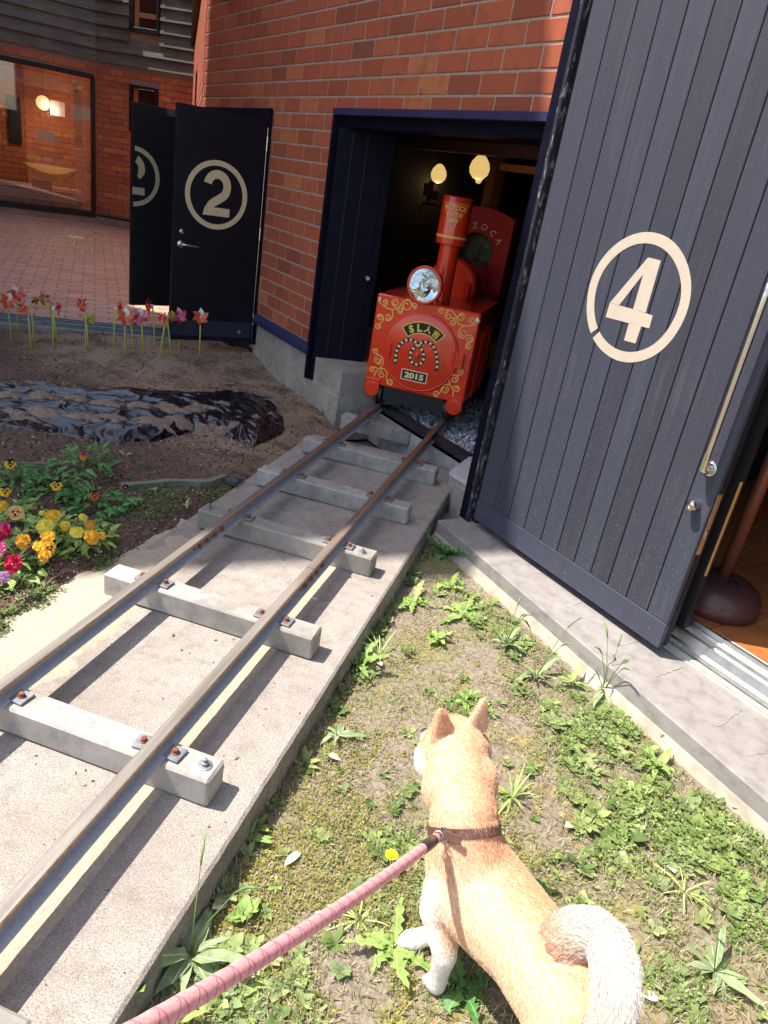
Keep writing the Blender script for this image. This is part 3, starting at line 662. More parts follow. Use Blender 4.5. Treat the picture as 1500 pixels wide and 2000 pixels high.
# ---- white gravel
def stones(name, n, fn, smin, smax, mat, seed, **k):
    r_ = random.Random(seed); mb = MB()
    base = [(1,0,0),(-1,0,0),(0,1,0),(0,-1,0),(0,0,1),(0,0,-1)]; fs = [(0,2,4),(2,1,4),(1,3,4),(3,0,4),(2,0,5),(1,2,5),(3,1,5),(0,3,5)]
    for _ in range(n):
        p = fn(r_)
        if p is None: continue
        s = r_.uniform(smin, smax); R_ = Euler((r_.uniform(0,6),r_.uniform(0,6),r_.uniform(0,6))).to_matrix()
        V = [tuple(Vector(p) + R_ @ (Vector(b)*s*r_.uniform(.6,1.2))) for b in base]; mb.add(V, fs)
    return solo(name, mb, mat, **k)
def m_stone():
    m, t, b = nt('white_gravel'); r = N_(t, 'ShaderNodeNewGeometry').outputs['Random Per Island']
    t.links.new(ramp(t, r, [(0,(.28,.27,.29)),(.4,(.52,.51,.55)),(1,(.74,.74,.78))]).outputs[0], b.inputs['Base Color']); b.inputs['Roughness'].default_value = .8; return m
STN = m_stone()
gb = MB(); wbox(gb, -5.3, -1.0, -.12, .045, -6.3, -.38); solo('gravel_bed_floor', gb, flat('gravel_base', (.30,.29,.31), .9, scale=40, var=.4), kind='structure')
def gp(r_):
    s = r_.uniform(-2.75, -1.12); o_ = -r_.uniform(.42, 1.9)**1.0
    p = F(s, .05+r_.uniform(-.004,.014), o_)
    return p
stones('white_gravel', 5200, gp, .009, .02, STN, 3, kind='stuff')
def gp2(r_):
    p = F(-4.02+r_.uniform(-.16,.02), .03, .02+r_.uniform(-.13,.10)); return p
stones('gravel_patch', 220, gp2, .008, .018, STN, 4, kind='stuff')

# ======================= TEXT ============================================
def text_mb(body, size, bold=0.0, z0=0, z1=.001, align='CENTER', sx=1.0, spacing=1.0):
    cu = bpy.data.curves.new('t', 'FONT'); cu.body = body; cu.size = size; cu.align_x = align; cu.align_y = 'CENTER'; cu.offset = bold; cu.space_character = spacing
    cu.resolution_u = 4; cu.extrude = (z1-z0)/2
    o = bpy.data.objects.new('t', cu); COL.objects.link(o); bpy.context.view_layer.update()
    me = bpy.data.meshes.new_from_object(o.evaluated_get(bpy.context.evaluated_depsgraph_get()))
    mb = MB(); mb.v = [(v.co.x*sx, v.co.y, v.co.z+(z0+z1)/2) for v in me.vertices]; mb.f = [tuple(p.vertices) for p in me.polygons]; mb.m = [0]*len(mb.f)
    bpy.data.objects.remove(o); bpy.data.curves.remove(cu); bpy.data.meshes.remove(me); return mb
def moved(mb, M): mb.v = [tuple(M @ Vector(p)) for p in mb.v]; return mb
# ======================= TRAIN ===========================================
TX, TY, TZ = -.2245, 3.22, .13
tr = thing('miniature_locomotive', T(TX, TY, 0), 'small bright red steam engine with gold scrollwork and a mirror headlamp in the doorway', 'toy train')
def tl(a, b, y=0.0):            # front-plate coordinates of a point of the close-up
    d = ray(640+a*.26667, 540+b*.26667); P = CAMC + d*((TY+y-CAMC[1])/d[1]); return (float(P[0])-TX, float(P[2]))
HW = .327; WHEELM = flat('wheel_iron', (.05,.05,.05), .45, .6, var=.3)
mb = MB(); mb.cbox(-HW, HW, 0, .79, .262, .824, .008); part('body', mb, RED, tr)
mb = MB(); mb.cbox(-.25, .25, .791, 1.30, .262, .815, .004); part('rear_body', mb, REDD, tr)
mb = MB(); mb.box(-.20, .20, .02, 1.9, .165, .261); mb.box(-.30,.30,.10,.16,.17,.2605); part('underframe', mb, BLACK, tr)
for sx in (-1, 1):
    mb = MB(); mb.lathe([(.047,0),(.05,.003),(.05,.012),(.03,.014)], 28, T(sx*.275, .001, .236) @ Matrix.Rotation(RAD(90),4,'X')); mb.cbox(sx*.275-.048, sx*.275+.048, -.010, .02, .238, .30, .002); part('buffer', mb, RED, tr)
    for yy in (.07, .62):
        mb = MB(); mb.lathe([(.082,0),(.082,.008),(.068,.010),(.068,.034),(.05,.036),(.02,.03)], 28, T((XL if sx < 0 else XR)-TX-.018*(1 if sx<0 else -1)*-1*-1, yy, .199) @ Matrix.Rotation(RAD(90 if sx < 0 else -90),4,'Y')); part('wheel', mb, WHEELM, tr, smooth=False)
    for yy in (.16, .30, .46):
        mb = MB(); mb.tube([(sx*(HW+.012), yy, .28),(sx*(HW+.012), yy+.0, .70)], .009, 8); part('side_rod', mb, RED, tr)
for q_ in (-1, 1):
    mb = MB(); mb.cbox(q_*(HW-.018)-.010, q_*(HW-.018)+.010, -.0035, .0005, .775, .80, .001); part('corner_plate', mb, STEEL, tr)
    for zz_ in (.30, .55, .78):
        mb = MB(); mb.lathe([(.006,0),(.005,.003),(.002,.004)], 8, T(q_*(HW-.012), -.0005, zz_-.02) @ Matrix.Rotation(RAD(90),4,'X')); part('rivet', mb, RED, tr)
# smokebox door
cx_, cz_ = 0.0, .5215
YF = Matrix(((1,0,0,0),(0,0,-1,0),(0,1,0,0),(0,0,0,1)))      # xy drawing -> the front plate, thickness towards us
mb = MB(); mb.lathe([(.240,0),(.240,.004),(.233,.010),(.225,.013),(.0,.0145)], 64, T(cx_,-.0005,cz_) @ Matrix.Rotation(RAD(90),4,'X')); dr = part('smokebox_door', mb, RED, tr); smooth_by_angle(dr, 30)
ring_ = [(cx_+.2365*math.cos(a), cz_+.2365*math.sin(a)) for a in [2*math.pi*k/72 for k in range(72)]]
mb = MB(); mb.tube([(x, -.006, z) for x, z in ring_]+[(ring_[0][0],-.006,ring_[0][1])], .0065, 8); part('door_rim', mb, RED, dr, smooth=True)
def tube2(pts, r, y=-.018): return [(x, y, z) for x, z in pts]
a_ = tl(468,490); b_ = tl(452,588)
mb = MB(); mb.tube([(a_[0],-.018,a_[1]),(b_[0],-.018,b_[1])], .006, 8); part('door_grip', mb, RED, dr)
h0 = tl(905,545); h1 = tl(985,672)
mb = MB(); mb.cbox(h0[0]+.004, h0[0]+.032, -.024, -.006, h1[1]+.004, h0[1], .002); mb.cbox(h0[0]+.036, h1[0], -.028, -.001, h1[1]-.004, h0[1]+.002, .002); hg = part('door_hinge', mb, RED, dr)
for k in range(3):
    mb = MB(); z_ = h0[1]-.012-.038*k; mb.lathe([(.0055,0),(.005,.003),(.002,.0045)], 8, T(h0[0]+.051,-.0281,z_) @ Matrix.Rotation(RAD(90),4,'X')); mb.lathe([(.0045,0),(.004,.003)], 8, T(h0[0]+.018,-.0241,z_) @ Matrix.Rotation(RAD(90),4,'X')); part('rivet', mb, RED, hg)
kn = tl(660,575); mb = MB(); mb.lathe([(.018,0),(.012,.004),(.012,.012),(.015,.016),(.012,.026),(.0,.028)], 20, T(kn[0],-.0140,kn[1]) @ Matrix.Rotation(RAD(90),4,'X')); part('door_knob', mb, RED, dr, smooth=False)
for q in ((757,290),(645,830)):
    a_ = tl(*q); mb = MB(); mb.lathe([(.006,0),(.005,.004),(.002,.006)], 10, T(a_[0],-.0125,a_[1]) @ Matrix.Rotation(RAD(90),4,'X')); part('door_screw', mb, STEEL, dr)
# number band with the name in it
ZF = -.0142
def band(r0, r1, a0, a1, c, z0, z1, n=28):
    mb = MB(); pts = [(c[0]+(r0+r1)/2*math.cos(RAD(a)), c[1]+(r0+r1)/2*math.sin(RAD(a))) for a in [a0+(a1-a0)*k/n for k in range(n+1)]]
    mb.ribbon(pts, r1-r0, z0, z1, YF); return mb
ac = (0.0, .512)
part('name_band_border', band(.1275, .2005, 90-44.5, 90+44.5, ac, .0146, .0156), LINE, dr)
part('name_band', band(.134, .194, 90-42.3, 90+42.3, ac, .0158, .0164), BLACK, dr)
for ch, ang, sz, bd in (('S',28,.058,.0030),('L',9.5,.058,.0030),('人',-9.5,.060,.0022),('吉',-30,.058,.0018)):
    a = RAD(90+ang); rr = .1635; mb = text_mb(ch, sz, bd, 0, .0006)
    xs = [v[0] for v in mb.v]; ys = [v[1] for v in mb.v]
    if xs:
        mx = (min(xs)+max(xs))/2; my = (min(ys)+max(ys))/2; hh = max(ys)-min(ys); k_ = .047/max(hh,.001)
        M = YF @ T(ac[0]+rr*math.cos(a), ac[1]+rr*math.sin(a), .0166) @ Matrix.Rotation(RAD(ang),4,'Z') @ Matrix.Diagonal((k_,k_,1,1)) @ T(-mx,-my,0)
        part('letter', moved(mb, M), YEL, dr)
# looped m badge: black band with gold blocks
lp = [(500,636),(503,575),(520,520),(548,482),(585,462),(620,463),(655,483),(685,520),(706,565),(704,610),(682,636),(655,641),(628,630),(610,600),(612,560),(634,522),(665,495),(700,480),(738,480),(770,500),(792,540),(803,590),(806,640),(800,688)]
P_ = [Vector(tl(*q)) for q in lp]
def cat(P, n=8):
    out = []
    for i in range(len(P)-1):
        p0 = P[max(i-1,0)]; p1 = P[i]; p2 = P[i+1]; p3 = P[min(i+2,len(P)-1)]
        for k in range(n):
            t = k/n; out.append(0.5*((2*p1)+(p2-p0)*t+(2*p0-5*p1+4*p2-p3)*t*t+(3*p1-p0-3*p2+p3)*t**3))
    out.append(P[-1]); return out
C_ = cat(P_, 10)
mb = MB(); mb.ribbon([(p.x,p.y) for p in C_], .0230, .0147, .0154, YF); part('badge_band', mb, BLACK, dr)
L_ = [0]
for i in range(1, len(C_)): L_.append(L_[-1]+(C_[i]-C_[i-1]).length)
def atl(d):
    for i in range(1, len(L_)):
        if L_[i] >= d: t = (d-L_[i-1])/max(1e-9,(L_[i]-L_[i-1])); return C_[i-1].lerp(C_[i], t)
    return C_[-1]
nb = 27; mb = MB(); st = L_[-1]/(nb*2+1)
for k in range(nb+0):
    a = st*(2*k+.9); pts = [atl(a+st*1.0*j/3) for j in range(4)]; mb.ribbon([(p.x,p.y) for p in pts], .0155, .0155, .0160, YF)
part('badge_blocks', mb, PALE, dr)
q0 = tl(558,684); q1 = tl(714,770); qx = (q0[0]+q1[0])/2; qz = (q0[1]+q1[1])/2
mb = MB(); mb.box(qx-.085, qx+.085, -.0156, -.0140, qz-.034, qz+.034); part('year_plate_border', mb, PALE, dr)
mb = MB(); mb.box(qx-.079, qx+.079, -.0163, -.0157, qz-.028, qz+.028); part('year_plate', mb, BLACK, dr)
mb = text_mb('2015', .056, .0026, 0, .0006); ys = [v[1] for v in mb.v]; xs = [v[0] for v in mb.v]; k_ = .038/(max(ys)-min(ys))
part('year_number', moved(mb, YF @ T(qx,qz,.0165) @ Matrix.Diagonal((.125/(max(xs)-min(xs)),k_,1,1)) @ T(-(min(xs)+max(xs))/2,-(min(ys)+max(ys))/2,0)), PALE, dr)
# gold scrollwork
def scroll(mb, stems, curls, wd=.0062):
    for s in stems:
        P = cat([Vector(tl(*q)) for q in s], 6); mb.ribbon([(p.x,p.y) for p in P], wd, .0012, .0020, YF)
    for (a, b, r, a0, turns) in curls:
        c = Vector(tl(a, b)); r *= .000985; n = 22; pts = []
        for k in range(n+1):
            t = k/n; ang = RAD(a0)+turns*2*math.pi*t; rr = r*(1-.72*t); pts.append((c.x+rr*math.cos(ang), c.y+rr*math.sin(ang)))
        mb.ribbon(pts, [wd*(1-.25*k/n) for k in range(n)]+[wd*1.5], .0020, .0026, YF)
mb = MB()
scroll(mb, [[(376,160),(388,195),(425,225),(470,240),(515,232),(540,200),(565,178),(600,172)],[(395,205),(430,210),(440,190)],[(470,240),(478,275),(468,310),(440,322),(420,312)],[(515,232),(485,215),(472,195)],[(405,290),(378,282),(362,300)],[(405,290),(408,320),(385,345),(378,370)],[(600,172),(612,190),(640,232)],[(540,200),(552,235),(542,262)]],
  [(422,186,16,0,1.3),(497,192,24,200,-1.3),(578,212,38,100,-1.15),(636,212,19,-90,1.4),(532,248,19,-30,-1.4),(442,298,22,-100,1.4),(384,300,22,160,-1.3),(368,362,20,20,-1.4)]); part('scrollwork', mb, LINE, tr)
mb = MB()
scroll(mb, [[(1115,318),(1095,345),(1050,358),(1000,360),(960,345),(945,310),(930,275),(895,245),(860,245)],[(1000,362),(968,385),(958,420),(975,445)],[(1020,432),(1050,430),(1062,460),(1045,485)],[(1045,485),(1015,500),(1020,525)],[(945,310),(960,285),(990,270)],[(895,245),(870,262),(862,285)],[(905,300),(938,310)],[(1095,345),(1045,340)]],
  [(835,254,19,60,1.4),(885,290,24,110,1.3),(915,336,21,90,-1.4),(975,298,26,110,-1.4),(1058,326,22,200,-1.3),(990,420,28,210,1.35),(1038,462,22,50,-1.4),(1032,512,20,130,1.4)]); part('scrollwork', mb, LINE, tr)
mb = MB()
scroll(mb, [[(340,738),(350,705),(372,680),(400,650),(408,610),(385,580),(350,565)],[(372,680),(345,662),(322,668)],[(372,680),(410,675),(435,705),(430,740)],[(430,740),(440,785),(470,792)],[(350,565),(336,550)],[(395,598),(385,640),(360,635)]],
  [(352,550,20,180,-1.4),(366,612,24,110,1.3),(328,680,19,120,1.4),(398,718,24,90,1.3),(455,772,21,-80,1.4)]); part('scrollwork', mb, LINE, tr)
mb = MB()
scroll(mb, [[(918,878),(918,830),(900,800),(868,790),(840,810),(822,850),(795,878)],[(900,800),(888,760),(898,725),(940,722),(965,725)],[(965,725),(990,712),(990,690)],[(912,812),(935,802),(960,812)],[(940,722),(955,745),(940,770)]],
  [(972,696,19,20,1.4),(928,752,24,70,-1.35),(858,828,26,70,-1.35),(796,858,21,-60,-1.4),(944,824,21,100,-1.4)]); part('scrollwork', mb, LINE, tr)
# headlamp
hm = Matrix.Translation((-.030, .075, .925)) @ Matrix.Rotation(RAD(-6),4,'Z')
mb = MB(); mb.lathe([(.045,.0),(.085,-.02),(.104,-.05),(.112,-.085),(.112,-.10)], 36, hm @ Matrix.Rotation(RAD(-90),4,'X'), caps=False); hl = part('headlamp', mb, RED, tr); smooth_by_angle(hl, 40)
mb = MB(); mb.tube([Vector(hm @ Vector((.104*math.cos(a), -.101, .104*math.sin(a)))) for a in [2*math.pi*k/36 for k in range(37)]], .0085, 8); part('lamp_rim', mb, RED, hl, smooth=True)
def m_reflector():
    m, t, b = nt('mirror_reflector'); b.inputs['Base Color'].default_value = (.93,.94,.95,1); b.inputs['Metallic'].default_value = 1; b.inputs['Roughness'].default_value = .05
    v = N_(t, 'ShaderNodeTexVoronoi'); v.inputs['Scale'].default_value = 13; t.links.new(objco(t), v.inputs['Vector']); bump(t, b, v.outputs['Distance'], .3, .02); return m
mb = MB(); mb.lathe([(.006,.045),(.03,.052),(.06,.07),(.085,.09),(.098,.105)][::1], 36, hm @ T(0,-.0,0) @ Matrix.Rotation(RAD(90),4,'X') , caps=False); rf_ = part('reflector', mb, m_reflector(), hl, smooth=True)
mb = MB(); mb.lathe([(.0965,.104),(.05,.112),(.001,.115)], 36, hm @ Matrix.Rotation(RAD(90),4,'X'), caps=False); part('lamp_glass', mb, m_glass('lamp_glass', alpha=.08), hl, smooth=True)
mb = MB(); mb.lathe([(.014,.045),(.014,.08),(.008,.095),(.002,.098)], 14, hm @ Matrix.Rotation(RAD(90),4,'X')); part('bulb', mb, STEEL, hl, smooth=True)
mb = MB(); mb.box(-.055, .0, .05, .13, .8245, .84); part('lamp_foot', mb, RED, hl)
# chimney
ch = Matrix.Translation((.010, .265, 0)); CR = .0935
mb = MB(); mb.lathe([(.066,.8245),(.064,.85),(.062,1.16)], 36, ch); cm = part('chimney', mb, RED, tr); smooth_by_angle(cm, 40)
mb = MB(); mb.lathe([(.060,1.155),(.088,1.158),(CR,1.164),(CR,1.425),(.090,1.432),(.080,1.432),(.078,1.40)], 44, ch, caps=False); cp = part('chimney_cap', mb, RED, tr); smooth_by_angle(cp, 35)
mb = MB(); mb.lathe([(CR-.002,1.198),(CR+.0012,1.198),(CR+.0012,1.212),(CR-.002,1.212)], 44, ch, caps=False); part('gold_band', mb, LINE, cp, smooth=False)
def wrap(mb, a0, r):              # bend a flat drawing (x, z) round the chimney, centred on angle a0
    out = []
    for x, y, z in mb.v:
        a = a0 + x/r; out.append(tuple(ch @ Vector((r*math.sin(a)*1.0+(z)*math.sin(a), -r*math.cos(a)-(z)*math.cos(a), y))))
    mb.v = out; return mb
FA = RAD(7)
def wtext(s, size, z, wdt, hgt):
    mb = text_mb(s, size, .0014, 0, .0008); xs = [v[0] for v in mb.v]; ys = [v[1] for v in mb.v]
    kx = wdt/(max(xs)-min(xs)); ky = hgt/(max(ys)-min(ys)); mx = (max(xs)+min(xs))/2; my = (max(ys)+min(ys))/2
    mb.v = [((x-mx)*kx, (y-my)*ky+z, q) for x, y, q in mb.v]; part('lettering', wrap(mb, FA, CR+.0006), LINE, cp)
wtext('MOZOCA', .04, 1.370, .140, .032); wtext('STATION', .03, 1.333, .098, .026); wtext('868', .03, 1.300, .050, .026)
def wline(p, q, wd=.0028):
    mb = MB(); mb.ribbon([Vector(p).lerp(Vector(q), k/14) for k in range(15)], wd, 0, .0008); return mb
mb = wline((-.082,1.394),(.082,1.394)); part('emblem_line', wrap(mb, FA, CR+.0006), LINE, cp)
for s_ in (-1, 1):
    mb = wline((s_*.082,1.394),(0,1.245)); part('emblem_line', wrap(mb, FA, CR+.0006), LINE, cp)
# boiler
mb = MB(); mb.lathe([(.150,.58),(.158,.585),(.168,.60),(.170,.78),(.155,.79),(.150,1.29)], 48, T(0,0,.895) @ Matrix.Rotation(RAD(-90),4,'X')); bo = part('boiler', mb, RED, tr); smooth_by_angle(bo, 30)
mb = MB(); mb.cbox(.10,.14,.52,.56,.825,.93,.003); part('valve_box', mb, REDD, tr)
# cab front with its round window
mb = MB(); outer = []; inner = []; nn = 64; wc = (0.0, 1.085); wr = .135
for k in range(nn):
    a = 2*math.pi*k/nn; dx, dz = math.cos(a), math.sin(a); inner.append((wc[0]+wr*dx, wc[1]+wr*dz))
    t_ = 9
    for (lim, val) in ((abs(dx), .245),):
        if lim > 1e-6: t_ = min(t_, .245/lim)
    if dz < 0: t_ = min(t_, (wc[1]-.80)/-dz)
    if dz > 0:
        for tt in [i*.002 for i in range(40, 260)]:
            x = dx*tt; z = wc[1]+dz*tt
            if z > 1.395-.9*(x*x): t_ = min(t_, tt); break
    outer.append((wc[0]+dx*t_, wc[1]+dz*t_))
V = [(x, 1.28, z) for x, z in outer]+[(x, 1.28, z) for x, z in inner]+[(x, 1.305, z) for x, z in outer]+[(x, 1.305, z) for x, z in inner]
Fs = []
for k in range(nn):
    j = (k+1) % nn; Fs += [(k,j,nn+j,nn+k),(2*nn+k,3*nn+k,3*nn+j,2*nn+j),(k,2*nn+k,2*nn+j,j),(nn+k,nn+j,3*nn+j,3*nn+k)]
mb.add(V, Fs); cabp = part('cab_front', mb, REDD, tr)
mb = MB()
for sx in (-1, 1): mb.box(min(sx*.215,sx*.245), max(sx*.215,sx*.245), 1.306, 1.95, .40, 1.31)
mb.box(-.245,.245,1.306,1.95,1.32,1.345); part('cab', mb, REDD, tr)
for chh, x, z in (('M',-.158,1.185),('O',-.108,1.232),('Z',-.036,1.262),('O',.034,1.260),('C',.104,1.230),('A',.158,1.184)):
    ang = math.atan2(x, z-1.09); mb = text_mb(chh, .058, .0008, 0, .001)
    part('letter', moved(mb, T(x,1.2795,z) @ YF @ Matrix.Rotation(-ang,4,'Z')), PALE, cabp)
# jacket hanging in the cab behind the window
jk = thing('jacket', T(TX, TY+1.47, .93), 'crumpled olive grey jacket hanging behind the round cab window of the red engine', 'jacket')
mb = MB(); n = 26; V = []; Fs = []
for j in range(n):
    for i in range(n):
        x = -.17+.34*i/(n-1); z = -.02+.30*j/(n-1); V.append((x*(1-.2*j/n), .03*math.sin(9*x+3*z*6)+.05*fbm(x*2, z*2, 4, 3, 6)-.05*abs(x)*3*0, z))
for j in range(n-1):
    for i in range(n-1): a = j*n+i; Fs.append((a,a+1,a+n+1,a+n))
mb.add(V, Fs); part('cloth', mb, flat('olive_cloth', (.19,.17,.115), .8, var=.3, scale=20, bmp=.3), jk, smooth=True)
mb = MB(); mb.tube([(.02,-.09,.10),(.0,-.10,.04)], .006, 8); part('toggle', mb, PALE, jk)
# ---- lamps in the shed
WARM = m_emit('warm_lamp', (.85,.56,.20), .42)
for k, (u, v, o_, lab) in enumerate(((857,340,-2.4,'warm egg shaped pendant lamp hanging alone, left of the others in the shed'),(937,328,-2.0,'warm egg shaped pendant lamp nearest the wooden post, in front of its neighbour'),(925,344,-3.0,'warm egg shaped pendant lamp partly hidden behind the lamp by the post'))):
    d = ray(u, v); P = CAMC + d*(((CC+o_) - float(np.dot([N.x,N.y,0], CAMC)))/float(np.dot([N.x,N.y,0], d)))
    L = thing('pendant_lamp', Matrix.Translation(P), lab, 'lamp', 'pendant lamps in the train shed')
    mb = MB(); s_ = (.060,.066,.086)[k]/.065; s_ *= 1.30; mb.lathe([(.001,-.072*s_),(.035*s_,-.064*s_),(.060*s_,-.036*s_),(.067*s_,-.004),(.058*s_,.032*s_),(.034*s_,.064*s_),(.014*s_,.078*s_),(.001,.080*s_)], 24); part('shade', mb, WARM, L, smooth=True)
    mb = MB(); mb.lathe([(.010,.080),(.010,.10)], 10); mb.tube([(0,0,.10),(0,0,.9)], .002, 6); part('cord', mb, BLACK, L)
    pl = bpy.data.lights.new('pendant_light', 'POINT'); pl.energy = .5; pl.color = (1,.66,.34); pl.shadow_soft_size = .05
    lo_ = bpy.data.objects.new('pendant_light', pl); COL.objects.link(lo_); lo_.parent = L; lo_.location = (0,0,-.10)
# small wooden crane figure hanging on the dark wall
cr = thing('wooden_toy', F(-4.02, 1.25, -1.3) , 'little brown wooden lever model fixed on the dark shed wall beside the chimney', 'wooden model')
WD = flat('toy_wood', (.17,.075,.035), .6, var=.2, scale=30)
cr.matrix_basis = FM(-4.15, 1.30, -1.55)
for (a,b,c_,d_) in ((-.06,-.02,.10,.20),(.00,.035,.06,.22),(.04,.12,.08,.15),(-.05,.16,.03,.055),(-.075,-.05,-.10,.03),(-.10,.17,-.14,-.11)):
    mb = MB(); mb.cbox(a,b,-.02,.02,c_,d_,.004); part('block', mb, WD, cr)
# ======================= DOORS MARKED 2 ==================================
def two_outline(mb, M, z0, z1, x0, x1, yb, yt, wd, xmin=None, xmax=None):
    W = x1-x0; H = yt-yb; r = (W-wd)/2; c = (x0+W/2, yt-wd/2-r)
    pts = [(c[0]+r*math.cos(RAD(a)), c[1]+r*math.sin(RAD(a))*1.05) for a in range(172, -1, -12)]
    pts += [(x1-wd/2, c[1]-.01), (x1-wd/2-.006, c[1]-.035), (c[0]+r*.62, c[1]-.065), (x0+wd*1.05, yb+wd*1.35), (x0+wd*.60, yb+wd*.72)]
    P = [(p.x,p.y) for p in cat([Vector(p) for p in pts], 3)]
    base = [(x0,yb),(x1,yb),(x1,yb+wd),(x0+wd*.25,yb+wd)]
    if xmin is not None: P = [p for p in P if p[0] > xmin+wd/2]; base = [(max(a, xmin), b) for a, b in base]
    if xmax is not None: P = [p for p in P if p[0] < xmax-.004]; base = [(min(a, xmax), b) for a, b in base]
    mb.ribbon(P, [wd*(1 if i < len(P)-4 else 1-.10*(i-len(P)+5)) for i in range(len(P))], z0, z1, M); mb.prism(base, z0, z1+.0002, M)
DOORN = flat('door_navy_satin', (.006,.006,.012), .42, var=.25, scale=6, bmp=.04, spec=.22)
HA = (-1.776,4.021); LA = (-2.199,3.556)
dM = wallM(HA, LA, .16)        # x from hinge to free edge, y to the left (away), z up
d2 = thing('hinged_door', dM, 'near leaf of the navy doors at the left, with a whole tan number 2 in a ring, lock and lever', 'door')
dw = .6285
mb = MB(); mb.cbox(.004, dw, 0, .042, .0, 1.545, .002); part('leaf', mb, DOORN, d2)
# which side faces the camera?
fy = -1 if ((dM.inverted() @ Vector(CAMC)).y < 0) else 1
yf = 0.0 if fy < 0 else .042
def face2(mb_y):   # drawing xy -> leaf face; mirrored so it reads right from the camera
    return Matrix(((-1,0,0,0),(0,0,fy,yf+fy*.0006),(0,1,0,0),(0,0,0,1)))
cxr, czr = .334, 1.18-.16
mb = MB(); ring = [(-(cxr)+.2065*math.cos(a), czr+.2065*math.sin(a)) for a in [2*math.pi*k/64 for k in range(64)]]; mb.ribbon(ring, .0345, 0, .0008, face2(0), closed=True); part('number_ring', mb, GOLD, d2)
mb = MB(); two_outline(mb, face2(0), 0, .0008, -.429, -.235, 1.046-.16, 1.339-.16, .055); part('number_two', mb, GOLD, d2)
def stick(x, z, prof, mat, name, par, seg=18):
    mb = MB(); mb.lathe(prof, seg, T(x, yf, z) @ Matrix.Rotation(RAD(90 if fy < 0 else -90),4,'X')); return part(name, mb, mat, par)
stick(.569, .758, [(.016,0),(.016,.004),(.011,.006),(.011,.014),(.003,.0145)], STEEL, 'lock_cylinder', d2)
stick(.573, .674, [(.024,0),(.024,.005),(.013,.008),(.011,.035)], STEEL, 'lever_rose', d2)
mb = MB(); mb.tube([(.573, yf+fy*.035,.674),(.55,yf+fy*.040,.674),(.50,yf+fy*.040,.672),(.445,yf+fy*.038,.669)], [.010,.009,.008,.006], 10); part('lever', mb, STEEL, d2, smooth=True)
mb = MB(); mb.cbox(.01, dw-.005, yf+fy*.0005 if fy>0 else yf-.0025, yf+.0025 if fy>0 else yf-.0005, .035, .15, .0005); part('kick_plate', mb, flat('kick_navy', (.014,.014,.04), .5), d2)
for z in (1.40, .80, .18):
    mb = MB(); mb.tube([(-.004, yf+fy*.006, z-.045),(-.004, yf+fy*.006, z+.045)], .0065, 8); part('hinge', mb, STEEL, d2)
mb = MB(); mb.tube([(-.004, yf+fy*.003, .02),(-.004, yf+fy*.003, 1.50)], .0022, 6); part('hinge_rod', mb, STEEL, d2)
stick(.10, .075, [(.013,0),(.013,.003),(.004,.0035)], GALV, 'floor_bolt', d2)
HB = (-2.749,4.902); LB = (-3.087,4.358)
dM2 = wallM(HB, LB, .16); d2b = thing('hinged_door', dM2, 'far black leaf of the doors at the left, half hidden, its tan number 2 cut off at the edge', 'door')
dw2 = .6405; yf = 0.0 if ((dM2.inverted() @ Vector(CAMC)).y < 0) else .04; fy = -1 if yf == 0 else 1
mb = MB(); mb.cbox(.004, dw2, 0, .04, .0, 1.55, .003); part('leaf', mb, BLACK, d2b)
M2 = Matrix(((-1,0,0,0),(0,0,fy,yf+fy*.0006),(0,1,0,0),(0,0,0,1)))
mb = MB(); arc = [(-.632+.2065*math.cos(RAD(a)), 1.02+.2065*math.sin(RAD(a))) for a in range(-89, 90, 4)]; mb.ribbon(arc, .0345, 0, .0008, M2); part('number_ring', mb, GOLD, d2b)
mb = MB(); two_outline(mb, M2, 0, .0008, -.729, -.535, .886, 1.179, .055, xmin=-.637); part('number_two', mb, GOLD, d2b)
mb = MB(); mb.tube([(.30,yf+fy*.02,1.53),(.02,yf+fy*.05,1.50)], .006, 8); mb.box(.26,.36,min(yf,yf+fy*.03),max(yf,yf+fy*.03),1.50,1.545); part('door_closer', mb, ALU, d2b)
# frame of that doorway
fr = thing('door_frame', FM(0,0,0), 'dark navy frame round the doorway of the doors marked 2', 'door frame')
def fbox(s0,s1,z0,z1,o0,o1,mat=NAVY,name='jamb'):
    mb = MB(); mb.cbox(s0,s1,-o1,-o0,z0,z1,.002); return part(name, mb, mat, fr)
fbox(-3.985,-3.946,.145,1.784,-.12,.028); fbox(-5.428,-5.40,.145,1.784,-.12,.028); fbox(-5.399,-3.986,1.70,1.783,-.12,.024,NAVY,'head')
mb = MB(); mb.box(-5.40,-3.99,.30,.34,.16,1.70); part('doorway_shade', mb, BLACK, fr)  # black sheet standing in for the shade inside the doorway
fbox(-5.40,-3.99,.02,.10,-.30,-.0,BLACK,'threshold')
# bracket lamps high on the wall
br = thing('wall_lamp', FM(-4.78, 2.47, 0), 'black tube shaped wall lamp hanging at the top edge of the picture above the doors', 'lamp')
mb = MB(); mb.lathe([(.045,0),(.05,.01),(.05,.30),(.03,.32)], 20, T(0,-.10,0)); part('housing', mb, BLACK, br)
mb = MB(); mb.cbox(-.03,.03,-.06,-.0,.14,.20,.004); part('bracket', mb, BLACK, br)
br2 = thing('wall_lamp', FM(-4.60, 2.54, 0), 'smaller black fitting right beside the black tube lamp at the top edge', 'lamp')
mb = MB(); mb.lathe([(.02,0),(.035,.02),(.035,.14),(.02,.16)], 16, T(0,-.08,0)); part('housing', mb, BLACK, br2)
mb = MB(); mb.cbox(-.02,.02,-.06,-.0,.05,.10,.003); part('bracket', mb, BLACK, br2)

